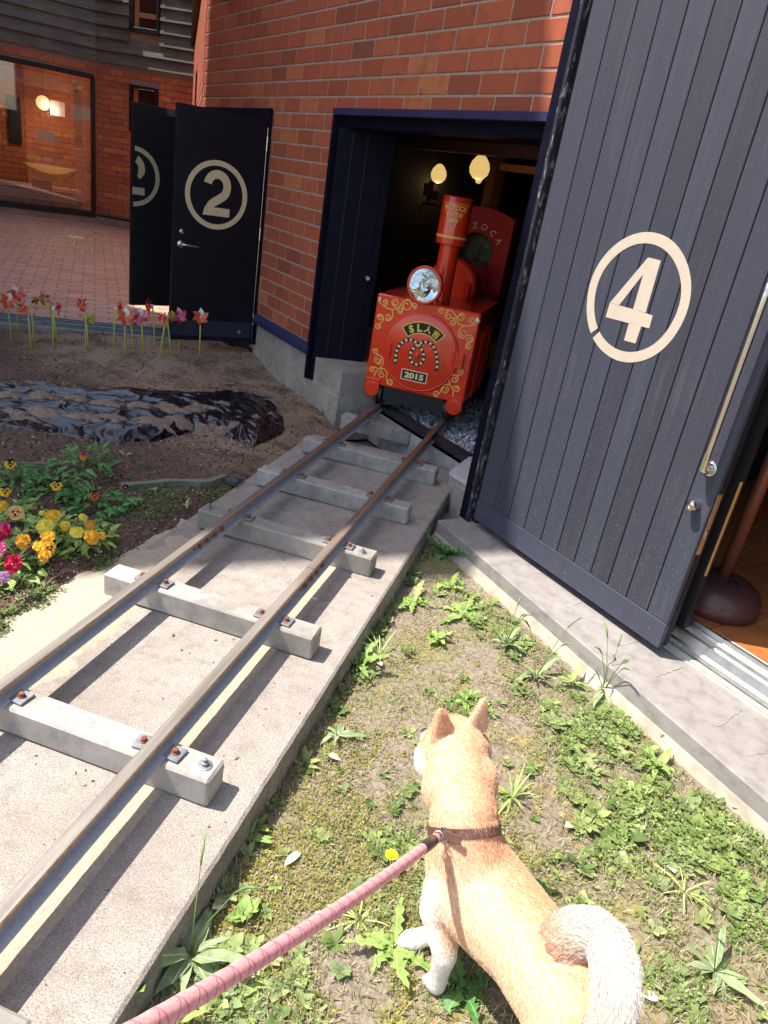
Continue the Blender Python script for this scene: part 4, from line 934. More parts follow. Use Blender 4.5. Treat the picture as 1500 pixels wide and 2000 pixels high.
# ======================= RETURN WALL (sunlit strip) ======================
C0 = F(SW0, 0, 0); C1 = Vector((-6.50, 11.02, 0))
BRP = m_brick('brick_pale'); 
rw = thing('side_building', wallM((C1.x,C1.y),(C0.x,C0.y)), 'narrow sunlit pink brick side wall under black lap boards, behind the doors marked 2', 'building')
RWL = (C1-C0).length
mb = MB(); mb.box(0.0, RWL-.012, .0, .14, -.1, 4.6); part('wall', mb, MORTAR, rw)
def brick_field(par, L, z0, z1, y0, y1, mat, holes=(), pal=None, start=0.0, lim=300, bw=BW, qh=QH, mb_stuff=True):
    lst = []
    nrow = int((z1-z0)/qh)
    for k in range(nrow):
        a = -((k % 2)*bw/2)+start
        while a < L:
            p = max(a, 0); q = min(a+bw-.011, L); segs = [(p, q)]; zz = z0+k*qh
            for (h0,h1,hz0,hz1) in holes:
                if zz+qh > hz0 and zz < hz1:
                    ns = []
                    for (p_, q_) in segs:
                        if q_ <= h0 or p_ >= h1: ns.append((p_, q_))
                        else:
                            if p_ < h0: ns.append((p_, h0))
                            if q_ > h1: ns.append((h1, q_))
                    segs = ns
            for (p_, q_) in segs:
                if q_-p_ > .02: lst.append((p_, q_, zz+.005, zz+qh-.005))
            a += bw
    W = parent_world(par)
    def rk(b):
        x, y, d = pix(W @ Vector(((b[0]+b[1])/2, y0, (b[2]+b[3])/2))); return (0 if (-40 < x < 420 and -40 < y < 480) else 1, d)
    lst.sort(key=rk); c_ = {}
    for (p, q, a, b) in lst[:lim]:
        key = round(q-p, 2)
        if key not in c_:
            m_ = MB(); V, Fs = chamfer(0, q-p, y0, y1, 0, b-a, .003); m_.add(V, Fs); c_[key] = m_.mesh('brick', mat)
        ob = bpy.data.objects.new('brick', c_[key]); COL.objects.link(ob); ob.parent = par; ob.matrix_basis = T(p, 0, a)
    if len(lst) > lim:
        m_ = MB()
        for (p, q, a, b) in lst[lim:]:
            V, Fs = chamfer(p, q, y0, y1, a, b, .003); m_.add(V, Fs)
        tag(part('remaining_brick', m_, BRICKI if mat != BRP else BRP, par), kind='stuff')
brick_field(rw, RWL, .0, 3.05, -.006, .02, BRICK, holes=[(RWL-3.45,RWL-3.0,1.15,2.3)], lim=260)
wx = RWL-3.45
mb = MB(); mb.cbox(wx,wx+.45,-.02,.0,1.15,1.2,.004); mb.cbox(wx,wx+.04,-.02,.0,1.2,2.3,.004); mb.cbox(wx+.41,wx+.45,-.02,.0,1.2,2.3,.004); mb.cbox(wx,wx+.45,-.02,.0,2.25,2.3,.004); wf = part('window', mb, BLACK, rw)
mb = MB(); mb.box(wx+.04,wx+.41,-.008,-.004,1.2,2.25); part('pane', mb, m_glass('dark_pane', (.1,.1,.1), .15), wf)
LAP = m_wood_paint('lap_boards', (.10,.10,.088), .5, .9, 0, worn=(.24,.25,.15), thr=(.42,.40))
def laps(par, L, z0, n, pitch, tilt=.035, y=0.0, holes=(), x0=0.0):
    for k in range(n):
        z = z0+pitch*k
        segs = [(x0, L)]
        for (h0,h1,hz0,hz1) in holes:
            if z+pitch > hz0 and z < hz1: segs = [s for s in ((x0,h0),(h1,L)) if s[1]-s[0] > .05]
        for (a, b) in segs:
            mb = MB(); mb.add([(a,y-tilt-.012,z),(b,y-tilt-.012,z),(b,y-tilt+.012,z),(a,y-tilt+.012,z),(a,y-.014,z+pitch+.02),(b,y-.014,z+pitch+.02),(b,y+.006,z+pitch+.02),(a,y+.006,z+pitch+.02)], [(0,3,2,1),(4,5,6,7),(0,1,5,4),(1,2,6,5),(2,3,7,6),(3,0,4,7)])
            part('lap_board', mb, LAP, par)
laps(rw, RWL-.3, 3.03, 9, .175, .04, -.02)
mb = MB(); mb.box(0,RWL-.3,-.06,0,3.0,3.03); part('board_soffit', mb, BLACK, rw)

# ======================= FAR BUILDING ====================================
FP = [(-11.6,7.30),(-9.288,9.677),(-8.198,10.798),(-7.75,10.90),(-6.3,11.02)]
fb = thing('far_building', T(0,0,0), 'brick building across the court with a huge shop window under mossy grey lap boards', 'building')
cover = []
def seg_wall(a, b, holes=()):
    M = wallM(a, b); L = (Vector(b)-Vector(a)).length
    return M, L
M1, L1 = seg_wall(FP[0], FP[2]); 
w0 = (Vector(FP[1])-Vector(FP[0])).length
# big window: opening from left of the frame to 0.13 m short of the kink
W0, W1, WZ0, WZ1 = .35, L1-.035, .165, 2.335
def sub(par, M, name='wall_face'):
    o = bpy.data.objects.new(name, None); return o
def wallpiece(M, boxes, mat=MORTAR, name='wall'):
    mb = MB()
    for (x0,x1,z0,z1) in boxes: mb.box(x0,x1,.012,.16,z0,z1)
    return part(name, mb, mat, fb, M)
wl1 = wallpiece(M1, [(0,W0,.12,2.6),(W1,L1,.12,2.6),(W0,W1,WZ1,4.6),(0,W0,2.6,4.6),(W1,L1,2.6,4.6)])
M2_, L2 = seg_wall(FP[2], FP[4])
wl2 = wallpiece(M2_, [(0,.62,.12,4.6),(1.12,L2+.3,.12,4.6),(.62,1.12,.12,1.60),(.62,1.12,2.30,3.05),(.62,1.12,4.3,4.6)])
brick_field(wl1, L1, .19, 2.56, -.006, .02, BRICKF, holes=[(W0,W1,WZ0-.1,WZ1)], lim=280)
brick_field(wl2, L2, .19, 2.56, -.006, .02, BRICKF, holes=[(.62,1.12,1.60,2.30)], lim=280)
for M, L, h in ((M1, L1, ()), (M2_, L2+.3, ((.60,1.14,3.05,4.3),))):
    hold = wl1 if M is M1 else wl2
    laps(hold, L, 2.555, 11, .176, .045, -.004, holes=h)
    mb = MB(); mb.cbox(0, L, -.03, .16, -.02, .135, .01); part('base', mb, FOOT, hold)
    mb = MB(); mb.cbox(0 if M is M2_ else W1, L, -.034, .0, .14, .165, .004); part('sill_strip', mb, BLACK, hold)
# big window
mb = MB(); mb.cbox(W0,W1,-.05,.10,WZ0-.06,WZ0+.03,.005); mb.cbox(W0,W1,-.05,.10,WZ1-.05,WZ1+.02,.005); mb.cbox(W1-.05,W1+.01,-.05,.10,WZ0+.03,WZ1-.05,.005); mb.cbox(W0,W0+.05,-.05,.10,WZ0+.03,WZ1-.05,.005)
win = part('window', mb, BLACK, fb, M1)
mb = MB(); mb.box(W0+.05,W1-.05,.055,.06,WZ0+.03,WZ1-.05); part('pane', mb, m_glass('shop_glass', (.96,.95,.93), .06), win)
# woven band border stuck inside the glass
NET = flat('pale_net', (.80,.68,.60), .8, bmp=0)
mb = MB()
def net(x0,x1,z0,z1,st=.024):
    x = x0
    while x <= x1: mb.box(x-.0022,x+.0022,.070,.0725,z0,z1); x += st
    z = z0
    while z <= z1: mb.box(x0,x1,.0728,.0745,z-.0022,z+.0022); z += st
net(W0+.09,W1-.30,WZ1-.32,WZ1-.12); net(W1-.30,W1-.12,WZ0+.20,WZ1-.16); net(W1-2.1,W1-1.92,WZ0+.1,WZ1-.12); net(W0+.09,W1-.30,WZ0+.12,WZ0+.26)
nb_ = part('woven_border', mb, NET, win); tag(nb_, kind='stuff')
# room behind the glass: brick inner wall close behind, lit by the lamp
room = MB(); room.box(W0-.2,W1+.3,1.301,1.36,0,2.7); room.box(W0-.2,W1+.3,.1,1.3,0.0,.1); room.box(W0-.2,W1+.3,.1,1.3,2.55,2.6); room.box(W0-.25,W0-.2,.1,1.36,0,2.7); room.box(W1+.3,W1+.35,.1,1.36,0,2.7)
rmm = part('inner_room', room, flat('inner_wall', (.55,.30,.18), .8, var=.2, scale=5), fb, M1)
mb = MB()
k = 0; z = .12
while z < 2.5:
    a = W0-.2-(k%2)*.12
    while a < W1+.28:
        V, Fs = chamfer(max(a,W0-.19), min(a+.239,W1+.29), 1.28, 1.30, z, z+.083, .003); mb.add(V, Fs); a += .248
    z += .0917; k += 1
BRICKW = m_brick('brick_inner', sat=1.5, island=True); tag(part('inner_brick', mb, BRICKW, rmm), kind='stuff')
def win_at(u, v, y):         # point of the room seen at that place, at depth y behind the front
    n = Vector((M1.col[1][0],M1.col[1][1],0)); p0 = Vector((M1.col[3][0],M1.col[3][1],0))+n*y
    d = ray(u, v); t = (n.x*(p0.x-CAMC[0])+n.y*(p0.y-CAMC[1]))/(n.x*d[0]+n.y*d[1]); P = Vector(CAMC+d*t); q = M1.inverted() @ P; return q
PAP = flat('white_paper', (.62,.60,.60), .8, bmp=0, var=.03)
def paper(u0,v0,u1,v1,y,lab):
    a = win_at(u0,v0,y); b = win_at(u1,v1,y); o = solo('paper_notice', (lambda m: (m.box(0,b.x-a.x,0,.003,b.z-a.z,0), m)[1])(MB()), PAP, M1 @ T(a.x,y,a.z), label=lab, cat='paper notice', group='papers stuck up in the big window'); return o
paper(98,195,127,229,.5,'white paper notice behind the round lamp in the big window')
paper(140,203,184,239,.35,'largest white paper notice, at the right in the big window')
paper(73,253,108,281,.4,'pale lilac blank paper notice, lower in the big window')
paper(83,306,103,318,.5,'smallest pale paper note just above the yellow boat shape')
a = win_at(84,201,.75); gl = thing('globe_lamp', M1 @ T(a.x,a.y,a.z), 'warm glowing round globe lamp in the big window', 'lamp')
mb = MB(); mb.lathe([(.001,-.115)]+[(.115*math.cos(RAD(t)), .115*math.sin(RAD(t))) for t in range(-80,90,10)]+[(.001,.115)], 24); part('globe', mb, m_emit('globe_glow', (1,.66,.32), .55), gl, smooth=True)
mb = MB(); mb.tube([(0,0,.115),(0,0,.75)], .006, 6); part('cord', mb, BLACK, gl)
pl = bpy.data.lights.new('globe_light', 'POINT'); pl.energy = 7; pl.color = (1,.74,.48); pl.shadow_soft_size = .12; lo_ = bpy.data.objects.new('globe_light', pl); COL.objects.link(lo_); lo_.parent = gl; lo_.location = (0.1,-.25,-.1)
a = win_at(43,315,.45); b = win_at(150,330,.45); bw_ = b.x-a.x
bt = thing('boat_model', M1 @ T(a.x,.45,a.z), 'yellow half moon boat shape hanging low in the big window', 'boat model')
mb = MB(); n = 14; V = []; Fs = []
for i in range(n+1):
    t = i/n; dep = .24*math.sin(math.pi*min(1,t*1.0))**.8; V += [(bw_*t,-.0,0),(bw_*t,-.10*math.sin(math.pi*t),-dep*.55),(bw_*t,0,-dep),(bw_*t,.10*math.sin(math.pi*t),-dep*.55)]
for i in range(n):
    for k in range(4): Fs.append((i*4+k,i*4+(k+1)%4,i*4+4+(k+1)%4,i*4+4+k))
mb.add(V, Fs); part('hull', mb, flat('yellow_paper', (.80,.52,.18), .7, bmp=.05), bt)
mb = MB()
for x in (.35,.72): mb.tube([(bw_*x,0,0),(bw_*x+.02,0,1.4)], .002, 5)
part('string', mb, BLACK, bt)
cb = thing('coiled_cable', M1 @ T(win_at(136,330,.3).x,.3,win_at(136,330,.3).z), 'black and blue cables hanging in loops at the right of the big window', 'cable')
mb = MB(); mb.tube([(.04+.10*math.sin(t*.9)*math.exp(-t*.02),.02*math.cos(t),.12-.06*t) for t in [i*.35 for i in range(20)]], .006, 6); part('black_cable', mb, BLACK, cb, smooth=True)
mb = MB(); mb.tube([(-.02,0,-.05),(-.03,0,-.2),(-.01,0,-.34),(.08,0,-.42),(.2,.02,-.44),(.34,.02,-.46)], .007, 6); part('blue_cable', mb, flat('blue_cable', (.25,.45,.75), .5), cb, smooth=True)
bn = thing('work_bench', M1 @ T(0,0,0), 'pale topped bench with a dark chair in front at the foot of the big window', 'bench')
mb = MB(); mb.cbox(W1-2.3,W1-.15,.45,.95,.42,.47,.005); part('top', mb, flat('bench_top', (.62,.52,.38), .6), bn)
mb = MB(); mb.cbox(W1-2.3,W1-.15,.50,.9,.10,.415,.005); part('cabinet', mb, WOODD, bn)
chh_ = thing('chair', M1 @ T(win_at(82,365,.32).x,.32,.12), 'small dark backed chair standing inside the big window below the boat', 'chair')
mb = MB(); mb.cbox(-.16,.16,-.02,.02,.18,.48,.015); part('backrest', mb, flat('dark_leather', (.05,.035,.03), .5), chh_)
mb = MB(); mb.cbox(-.17,.17,-.17,.03,.14,.18,.01); part('seat', mb, flat('dark_leather2', (.06,.04,.035), .5), chh_)
for sx in (-.14,.14):
    mb = MB(); mb.tube([(sx,0,0),(sx,0,.14)], .012, 8); part('leg', mb, BLACK, chh_)
# the narrow black inner window slot at the left, and small windows
mb = MB(); a = win_at(15,186,1.2); b = win_at(44,283,1.2); mb.cbox(a.x,b.x,1.22,1.27,b.z,a.z,.005); sl2 = part('slot_window', mb, BLACK, rmm)
for (x0,x1,z0,z1) in ((.62,1.12,1.60,2.30),(.62,1.12,3.05,4.3)):
    mb = MB(); t_ = .045
    mb.cbox(x0,x1,-.055,.05,z0,z0+t_*1.6,.004); mb.cbox(x0,x1,-.055,.05,z1-t_,z1,.004); mb.cbox(x0,x0+t_,-.055,.05,z0+t_*1.6,z1-t_,.004); mb.cbox(x1-t_,x1,-.055,.05,z0+t_*1.6,z1-t_,.004)
    w_ = part('window', mb, BLACK, wl2)
    mb = MB(); mb.box(x0+t_,x0+t_+.07,.02,.05,z0+.07,z1-t_); mb.box(x0+t_+.07,x1-t_,.02,.05,z0+.22,z0+.29); part('inner_frame', mb, flat('inner_oak', (.50,.24,.09), .5), w_)
    mb = MB(); mb.box(x0+t_,x1-t_,.055,.06,z0+.07,z1-t_); part('pane', mb, flat('dusk_glass', (.035,.018,.015), .1, spec=.8, bmp=0), w_)
# spotlights on the window head
sp = thing('spot_lamp', M1 @ T(win_at(147,165,.2).x,.2,win_at(147,165,.2).z), 'small black and white spot lamp at the top of the big window', 'lamp')
mb = MB(); mb.lathe([(.03,0),(.035,-.02),(.03,-.10),(.02,-.12)], 14); part('body', mb, BLACK, sp)
mb = MB(); mb.lathe([(.028,.002),(.03,.06),(.015,.08)], 14); part('cap', mb, PAP, sp)

# ======================= PLAZA ===========================================
def zpl(x, y): return 0.0
pz = MB(); pz.add([(-16,2.0,-.012),(-16,16,-.012),(-1.5,16,-.012),(-1.5,4.35,-.012),(-2.55,4.02,-.012),(-3.55,3.36,-.012),(-5.8,2.0,-.012)], [(0,1,2,3,4,5,6)][::1])
plaza = solo('brick_plaza', pz, flat('paver_joint', (.36,.25,.19), .95, scale=30), kind='structure')
plaza.data.flip_normals() if plaza.data.polygons[0].normal.z < 0 else None
def m_paver(name, island):
    m, t, b = nt(name); r = N_(t, 'ShaderNodeNewGeometry').outputs['Random Per Island'] if island else rand_of(t); p = pos(t)
    c = ramp(t, r, [(0,(.40,.25,.18)),(.3,(.48,.30,.22)),(.7,(.53,.34,.25)),(1,(.58,.41,.32))]).outputs[0]
    n = noise(t, .9, 5, vec=p); c = mix(t, ramp(t, n.outputs[0], [(.40,(0,0,0)),(.7,(.7,.7,.7))]).outputs[0], c, (.46,.32,.23))
    t.links.new(c, b.inputs['Base Color']); b.inputs['Roughness'].default_value = .6; bump(t, b, noise(t, 60, 3, vec=p).outputs[0], .3, .003); return m
PV = m_paver('paver_clay', False); PVI = m_paver('paver_clay_joined', True)
pcs = []
ax = Vector((.80,.60,0)); ay = Vector((-.60,.80,0)); org = Vector((-3.6,4.2,0))
for j in range(-30, 75):
    for i in range(-60, 40):
        x = i*.235+(j % 2)*.117; y = j*.108
        P = org+ax*x+ay*y
        if P.y > 3.55+.655*(P.x+3.413)+.10 and P.x > -13 and P.y < 12.5:
            u, v, d = pix(P)
            if -60 < u < 380 and v < 700: pcs.append((d, x, y))
pcs.sort()
pm_ = MB(); pm_.cbox(0,.227,0,.100,-.02,.0,.003); pme = pm_.mesh('paver', PV)
Rz = Matrix(((ax.x,ay.x,0,0),(ax.y,ay.y,0,0),(0,0,1,0),(0,0,0,1)))
for (d, x, y) in pcs[:300]:
    ob = bpy.data.objects.new('paver', pme); COL.objects.link(ob); ob.parent = plaza; ob.matrix_basis = Matrix.Translation(org) @ Rz @ T(x,y,random.Random(int(d*1e5)).uniform(-.0015,.0015))
m_ = MB()
for (d, x, y) in pcs[300:]:
    m_.box(x, x+.227, y, y+.10, -.02, 0, Matrix.Translation(org) @ Rz)
tag(part('remaining_paver', m_, PVI, plaza), kind='stuff')
# radial burst of cast light, built as pale strips on the pavers
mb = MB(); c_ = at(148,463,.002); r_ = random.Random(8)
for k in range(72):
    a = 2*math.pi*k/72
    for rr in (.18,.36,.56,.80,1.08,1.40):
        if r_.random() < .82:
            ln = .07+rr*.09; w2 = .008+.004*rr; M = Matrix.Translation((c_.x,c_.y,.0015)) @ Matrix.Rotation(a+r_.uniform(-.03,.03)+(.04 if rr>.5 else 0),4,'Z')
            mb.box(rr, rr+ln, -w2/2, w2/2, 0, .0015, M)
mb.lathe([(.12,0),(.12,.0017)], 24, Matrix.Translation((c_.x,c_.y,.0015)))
burst = solo('sunburst_light', mb, flat('pale_light_streak', (.85,.66,.44), .6, bmp=0), label='sunburst of cast light on the brick plaza, built as short pale strips', cat='light pattern'); burst['kind'] = 'stuff'
# ---- edging of the garden: concrete kerb and two galvanised rails
ga = Vector((-6.2,1.50,0)); gb_ = Vector((-2.20,4.06,0))
ek = thing('garden_edging', wallM((ga.x,ga.y),(gb_.x,gb_.y)), 'long concrete edging block between the soil bed and the brick plaza', 'edging'); EL = (gb_-ga).length
mb = MB(); i = 0; x = 0
while x < EL:
    mb = MB(); mb.cbox(x+.004, min(x+.80,EL), .005, .10, -.12, .062, .008); part('edging_block', mb, FOOT, ek); x += .80
BLU = flat('blue_grey_rail', (.19,.21,.25), .45, .6, var=.2, scale=20, bmp=.05)
for k, (off, z, lab) in enumerate(((.035,.066,'nearer of the two blue grey metal floor rails behind the pinwheels'),(.30,.03,'further of the two blue grey metal floor rails behind the pinwheels'))):
    o = thing('floor_rail', wallM((ga.x,ga.y),(gb_.x,gb_.y)) @ T(0,off,z), lab, 'floor rail', 'metal rails in front of the plaza')
    for (a,b) in ((0,EL*.42),(EL*.42+.01,EL*.74),(EL*.74+.01,EL-.02)):
        mb = MB(); profx(mb, [(0,-.03),(0,.028),(.008,.030),(.008,.012),(.05,.012),(.05,.030),(.058,.030),(.06,-.03)], a, b); part('rail_length', mb, BLU, o)
    for xx in (EL*.42, EL*.74):
        mb = MB(); mb.cbox(xx-.05, xx+.05, -.012, -.001, -.10, .022, .003); part('joint_plate', mb, GALV, o)

# ======================= BUILDING OUT OF VIEW THAT SHADES THE BED ========
# added block, outlined to throw the slanting shadow over track, kerb and door
nbp = [(-9.0,-2.40),(-6.34,-.30),(-3.2,2.19),(-4.75,4.12),(-7.05,4.12),(-7.6,3.88),(-9.2,3.88),(-11.7,10.2),(-16,14),(-22,8),(-14,0)]
nb_o = thing('added_shade_house', T(0,0,0), 'unseen brick house added left of the garden to shade the flower bed', 'house')
mb = MB(); mb.prism(nbp, -.1, 10.0); 
nbw = part('wall', mb, BRICKI, nb_o)
cxn = sum(p[0] for p in nbp)/len(nbp); cyn = sum(p[1] for p in nbp)/len(nbp)
mb = MB(); mb.prism([(cxn+(x-cxn)*1.0, cyn+(y-cyn)*1.0) for x, y in nbp], 10.0, 10.15); part('roof', mb, BLACK, nb_o)
for (i, nwin) in ((0,2),(1,2)):
    M = wallM(nbp[i], nbp[i+1]); L = (Vector(nbp[i+1])-Vector(nbp[i])).length
    for fl_k in range(3):
        for k in range(nwin):
            x = L*(k+.5)/nwin-.45; z = 1.2+2.9*fl_k; sgn = -1
            mb = MB(); mb.cbox(x,x+.9,-.05,.0,z,z+.06,.005); mb.cbox(x,x+.9,-.05,.0,z+1.3,z+1.36,.005); mb.cbox(x,x+.06,-.05,.0,z+.06,z+1.3,.005); mb.cbox(x+.84,x+.9,-.05,.0,z+.06,z+1.3,.005); w_ = part('window', mb, BLACK, nb_o, M)
            mb = MB(); mb.box(x+.06,x+.84,-.02,-.012,z+.06,z+1.3); part('pane', mb, flat('glass_dark', (.05,.06,.07), .1, bmp=0), w_)

# ======================= PINWHEELS =======================================
PWC = {'coral':((.95,.17,.07),(.92,.22,.12)),'red':((.80,.04,.02),(.88,.12,.06)),'magenta':((.72,.05,.13),(.90,.30,.34)),'yellow':((.50,.45,.05),(.70,.62,.15)),'pink':((.80,.30,.32),(.62,.06,.12)),'orange':((.80,.17,.06),(.70,.08,.05)),'dark':((.25,.05,.03),(.55,.42,.05))}
PM = m_tint('pinwheel_film', .25, .25, .6, var=.1); STK = flat('yellow_green_stick', (.50,.56,.10), .45, var=.06, bmp=0); WHT = flat('white_plastic', (.85,.85,.85), .35, bmp=0)
pws = [ (22.5,667.4,14.7,586,13,585,.075,'coral',0,'coral pinwheel at the far left, lowest of the leftmost pair'),
 (36,654,31,572,31,568,.080,'coral',10,'coral pinwheel with a white petal, second from the left edge'),
 (61.5,681,53,599,45,593,.068,'orange',-55,'orange pinwheel turned half away, third from the left edge'),
 (67,669,60,588.6,50,581,.055,'dark',60,'small dark red and yellow pinwheel beside the orange one near the left edge'),
 (103.6,678,104,601.6,117,602,.062,'magenta',72,'magenta pinwheel seen edge on, right of the tall yellow and pink one'),
 (109,660.5,93.6,581,88,584,.070,'magenta',-50,'magenta and white pinwheel leaning left in the second clump'),
 (114,667,98,584,84,577,.060,'yellow',-60,'yellow green pinwheel behind the magenta and white one'),
 (166.7,684.4,168,592,156,593,.072,'red',-55,'bright red pinwheel turned sideways, alone above its stick in the middle clump'),
 (172,673.5,169,624,182,620.6,.062,'yellow',40,'low yellow pinwheel in front of the bright red one'),
 (221,678,225,601.6,236.6,598,.055,'red',75,'red pinwheel edge on, just behind the coral one in the middle'),
 (243.5,689,244,617,244,610,.080,'coral',5,'big coral pinwheel facing forward in the middle of the row'),
 (260.8,672.7,254.7,628,258,620,.055,'pink',50,'pale pink pinwheel tucked behind the big coral one'),
 (280,683.4,275.5,615.5,275,610,.074,'pink',-8,'pink and white pinwheel facing forward, right of the big coral one'),
 (303,672.7,298,596,289,593,.062,'red',-65,'red pinwheel seen edge on above the pink and white one'),
 (311,694,325,619,316,615.5,.066,'orange',-52,'orange pinwheel on a stick leaning right'),
 (335,687.4,326,619,337,619,.064,'yellow',60,'yellow green pinwheel beside the orange one on the leaning sticks'),
 (350,681,347.5,615.5,350,612,.076,'magenta',18,'magenta pinwheel against the black door, second from the right end'),
 (390,691.7,391.6,617,391,616,.078,'coral',0,'rightmost pinwheel, coral with one white petal, standing apart by the door') ]
for k, (bu,bv,tu,tv,fu,fv,rad,colr,ang,lab) in enumerate(pws):
    b0 = at(bu, bv, .03); b0 = at(bu, bv, zsoil(b0.x, b0.y)+.002); zt = above(b0, tu, tv)
    # the top leans a little within the plane facing the camera
    d = ray(tu, tv); t = ((b0.x-CAMC[0])*d[0]+(b0.y-CAMC[1])*d[1])/(d[0]**2+d[1]**2); P = Vector(CAMC+d*t)
    o = thing('pinwheel', Matrix.Translation(b0), lab, 'pinwheel', 'pinwheels stuck along the back of the soil bed')
    tp = P-b0; mb = MB(); mb.tube([(0,0,-.05),tp*.5,tp], .0052, 7); part('stick', mb, STK, o, smooth=True)
    mb = MB(); mb.tube([tp+Vector((0,0,-.012)), tp+Vector((0,0,.006))], .0068, 8); part('holder', mb, WHT, o)
    fwd = Vector((CAMC[0]-P.x, CAMC[1]-P.y, 0)).normalized()
    hd = Matrix.Rotation(RAD(ang),3,'Z') @ fwd; right = Vector((hd.y,-hd.x,0))
    hub = tp + hd*.022; rad *= .84
    ca, cb_ = PWC[colr]; mb = MB(); npet = 6; r_ = random.Random(k)
    a0 = r_.uniform(0, 1)
    for q in range(npet):
        a = a0+2*math.pi*q/npet; c1 = ca if q % 2 == 0 else cb_
        if colr in ('coral','pink') and q == 1: c1 = (.9,.9,.92)
        er = right*math.cos(a)+UP*math.sin(a); et = -right*math.sin(a)+UP*math.cos(a)
        pts = []; m = 6
        for i in range(m+1):
            t = i/m; wv = math.sin(math.pi*min(.999,t**.8))*.52; cen = er*rad*t; cur = hd*(.35*rad*math.sin(math.pi*t))
            pts.append((hub+cen-et*rad*wv*.45+cur*.2, hub+cen+et*rad*wv*.75+cur+hd*.004))
        V = [tuple(x) for pr_ in pts for x in pr_]; n0 = len(mb.v); mb.add(V, [(2*i,2*i+1,2*i+3,2*i+2) for i in range(m)]); mb.c += [c1]*len(V)
    part('petals', mb, PM, o, smooth=True)
    mb = MB(); mb.tube([hub-hd*.018, hub+hd*.006], .006, 8); part('hub', mb, WHT, o)
for (u,v,u2,v2,lab) in ((370,674,371.6,632,'thin grey wire stake left of the rightmost pinwheel'),(422,676,421.6,637,'thin grey wire stake right of the rightmost pinwheel')):
    b0 = at(u,v,.05); o = thing('wire_stake', Matrix.Translation(b0), lab, 'stake'); mb = MB(); mb.tube([(0,0,-.03),(0,0,above(b0,u2,v2))], .0018, 5); part('wire', mb, GALV, o)
# ======================= LEAVES ==========================================
def leaf_mesh(L, W, curl, fold, name, mat, seg=6, base=.12, tip=.55, lobes=0, wavy=0.0, bend=0.0):
    mb = MB(); V = []
    for i in range(seg+1):
        t = i/seg; w_ = W/2*(math.sin(math.pi*min(1,max(0.0,t))**tip)**.8*(1-base)+base*(1-t)) if i < seg else 0.0005
        if lobes and 0 < i < seg and i % 2 == 0: w_ *= .42
        ang = curl*t; x = L*(math.sin(ang)/curl if abs(curl) > 1e-3 else t); z = L*((math.cos(ang)-1)/curl if abs(curl) > 1e-3 else 0)
        wz = wavy*math.sin(i*2.1)*W; by = bend*L*t*t
        V += [(x, by-w_, z+fold*w_+wz), (x, by, z), (x, by+w_, z+fold*w_-wz)]
    Fs = []
    for i in range(seg): a = 3*i; Fs += [(a,a+1,a+4,a+3),(a+1,a+2,a+5,a+4)]
    mb.add(V, Fs); return mb.mesh(name, mat, True)
def m_leaf(name, a, b_, c, vein=True, rough=.55, trans=.3):
    m, t, b = nt(name); r = rand_of(t); n = noise(t, 45, 3, vec=pos(t))
    col = ramp(t, r, [(0,a),(.5,b_),(1,c)]).outputs[0]; col = mix(t, ramp(t, n.outputs[0], [(.35,(0,0,0)),(.7,(.45,.45,.45))]).outputs[0], col, tuple(min(1,k*1.5) for k in c))
    if vein:
        sp_ = N_(t, 'ShaderNodeSeparateXYZ'); t.links.new(objco(t), sp_.inputs[0]); ab = N_(t, 'ShaderNodeMath', operation='ABSOLUTE'); t.links.new(sp_.outputs['Y'], ab.inputs[0])
        f = N_m(t, ab.outputs[0], .0018, .0004); col = mix(t, f, col, tuple(min(1,k*1.9+.02) for k in c))
    t.links.new(col, b.inputs['Base Color']); b.inputs['Roughness'].default_value = rough; b.inputs['Specular IOR Level'].default_value = .3
    tr = N_(t, 'ShaderNodeBsdfTranslucent'); t.links.new(col, tr.inputs[0]); ms = N_(t, 'ShaderNodeMixShader'); ms.inputs[0].default_value = trans
    t.links.new(b.outputs[0], ms.inputs[1]); t.links.new(tr.outputs[0], ms.inputs[2]); t.links.new(ms.outputs[0], t.nodes['Material Output'].inputs[0]); return m
LFD = m_leaf('leaf_deep', (.06,.17,.045), (.09,.23,.06), (.14,.30,.09))
LFL = m_leaf('leaf_light', (.17,.30,.06), (.25,.38,.09), (.36,.48,.15))
LFG = m_leaf('leaf_greygreen', (.19,.27,.12), (.27,.35,.17), (.36,.44,.24))
LFY = m_leaf('leaf_yellowgreen', (.28,.34,.08), (.37,.42,.11), (.48,.52,.19))
def leaves(k, mat, L, W, **kw): return [leaf_mesh(L*f, W*g, c, .35, 'leaf', mat, bend=bd, wavy=.12, **kw) for f, g, c, bd in ((1,1,.6,.16),(.8,1.05,1.3,-.2),(1.12,.9,.35,-.08),(.7,.9,1.0,.28))[:k]]
PANSY_D = leaves(4, LFD, .075, .026); PANSY_L = leaves(4, LFL, .055, .028)
ROS_G = leaves(4, LFG, .14, .034, tip=.75); ROS_L = leaves(4, LFL, .10, .030, tip=.7); DAND = leaves(4, LFL, .13, .050, lobes=1, seg=10, tip=.9); DANDD = leaves(4, LFD, .13, .055, lobes=1, seg=10, tip=.9); VIO = leaves(3, LFL, .05, .045, tip=.5)
def put_leaf(par, me, base, az, el, roll=0, sc=1.0, name='leaf'):
    o = bpy.data.objects.new(name, me); COL.objects.link(o); o.parent = par
    o.matrix_basis = Matrix.Translation(base) @ Matrix.Rotation(az,4,'Z') @ Matrix.Rotation(-el,4,'Y') @ Matrix.Rotation(roll,4,'X') @ Matrix.Diagonal((sc,sc,sc,1)); return o
STEMM = flat('green_stem', (.16,.26,.07), .6, bmp=0)
def stem(par, pts, r, name='stem', mat=None):
    mb = MB(); mb.tube(pts, r, 5); return part(name, mb, mat or STEMM, par, smooth=True)
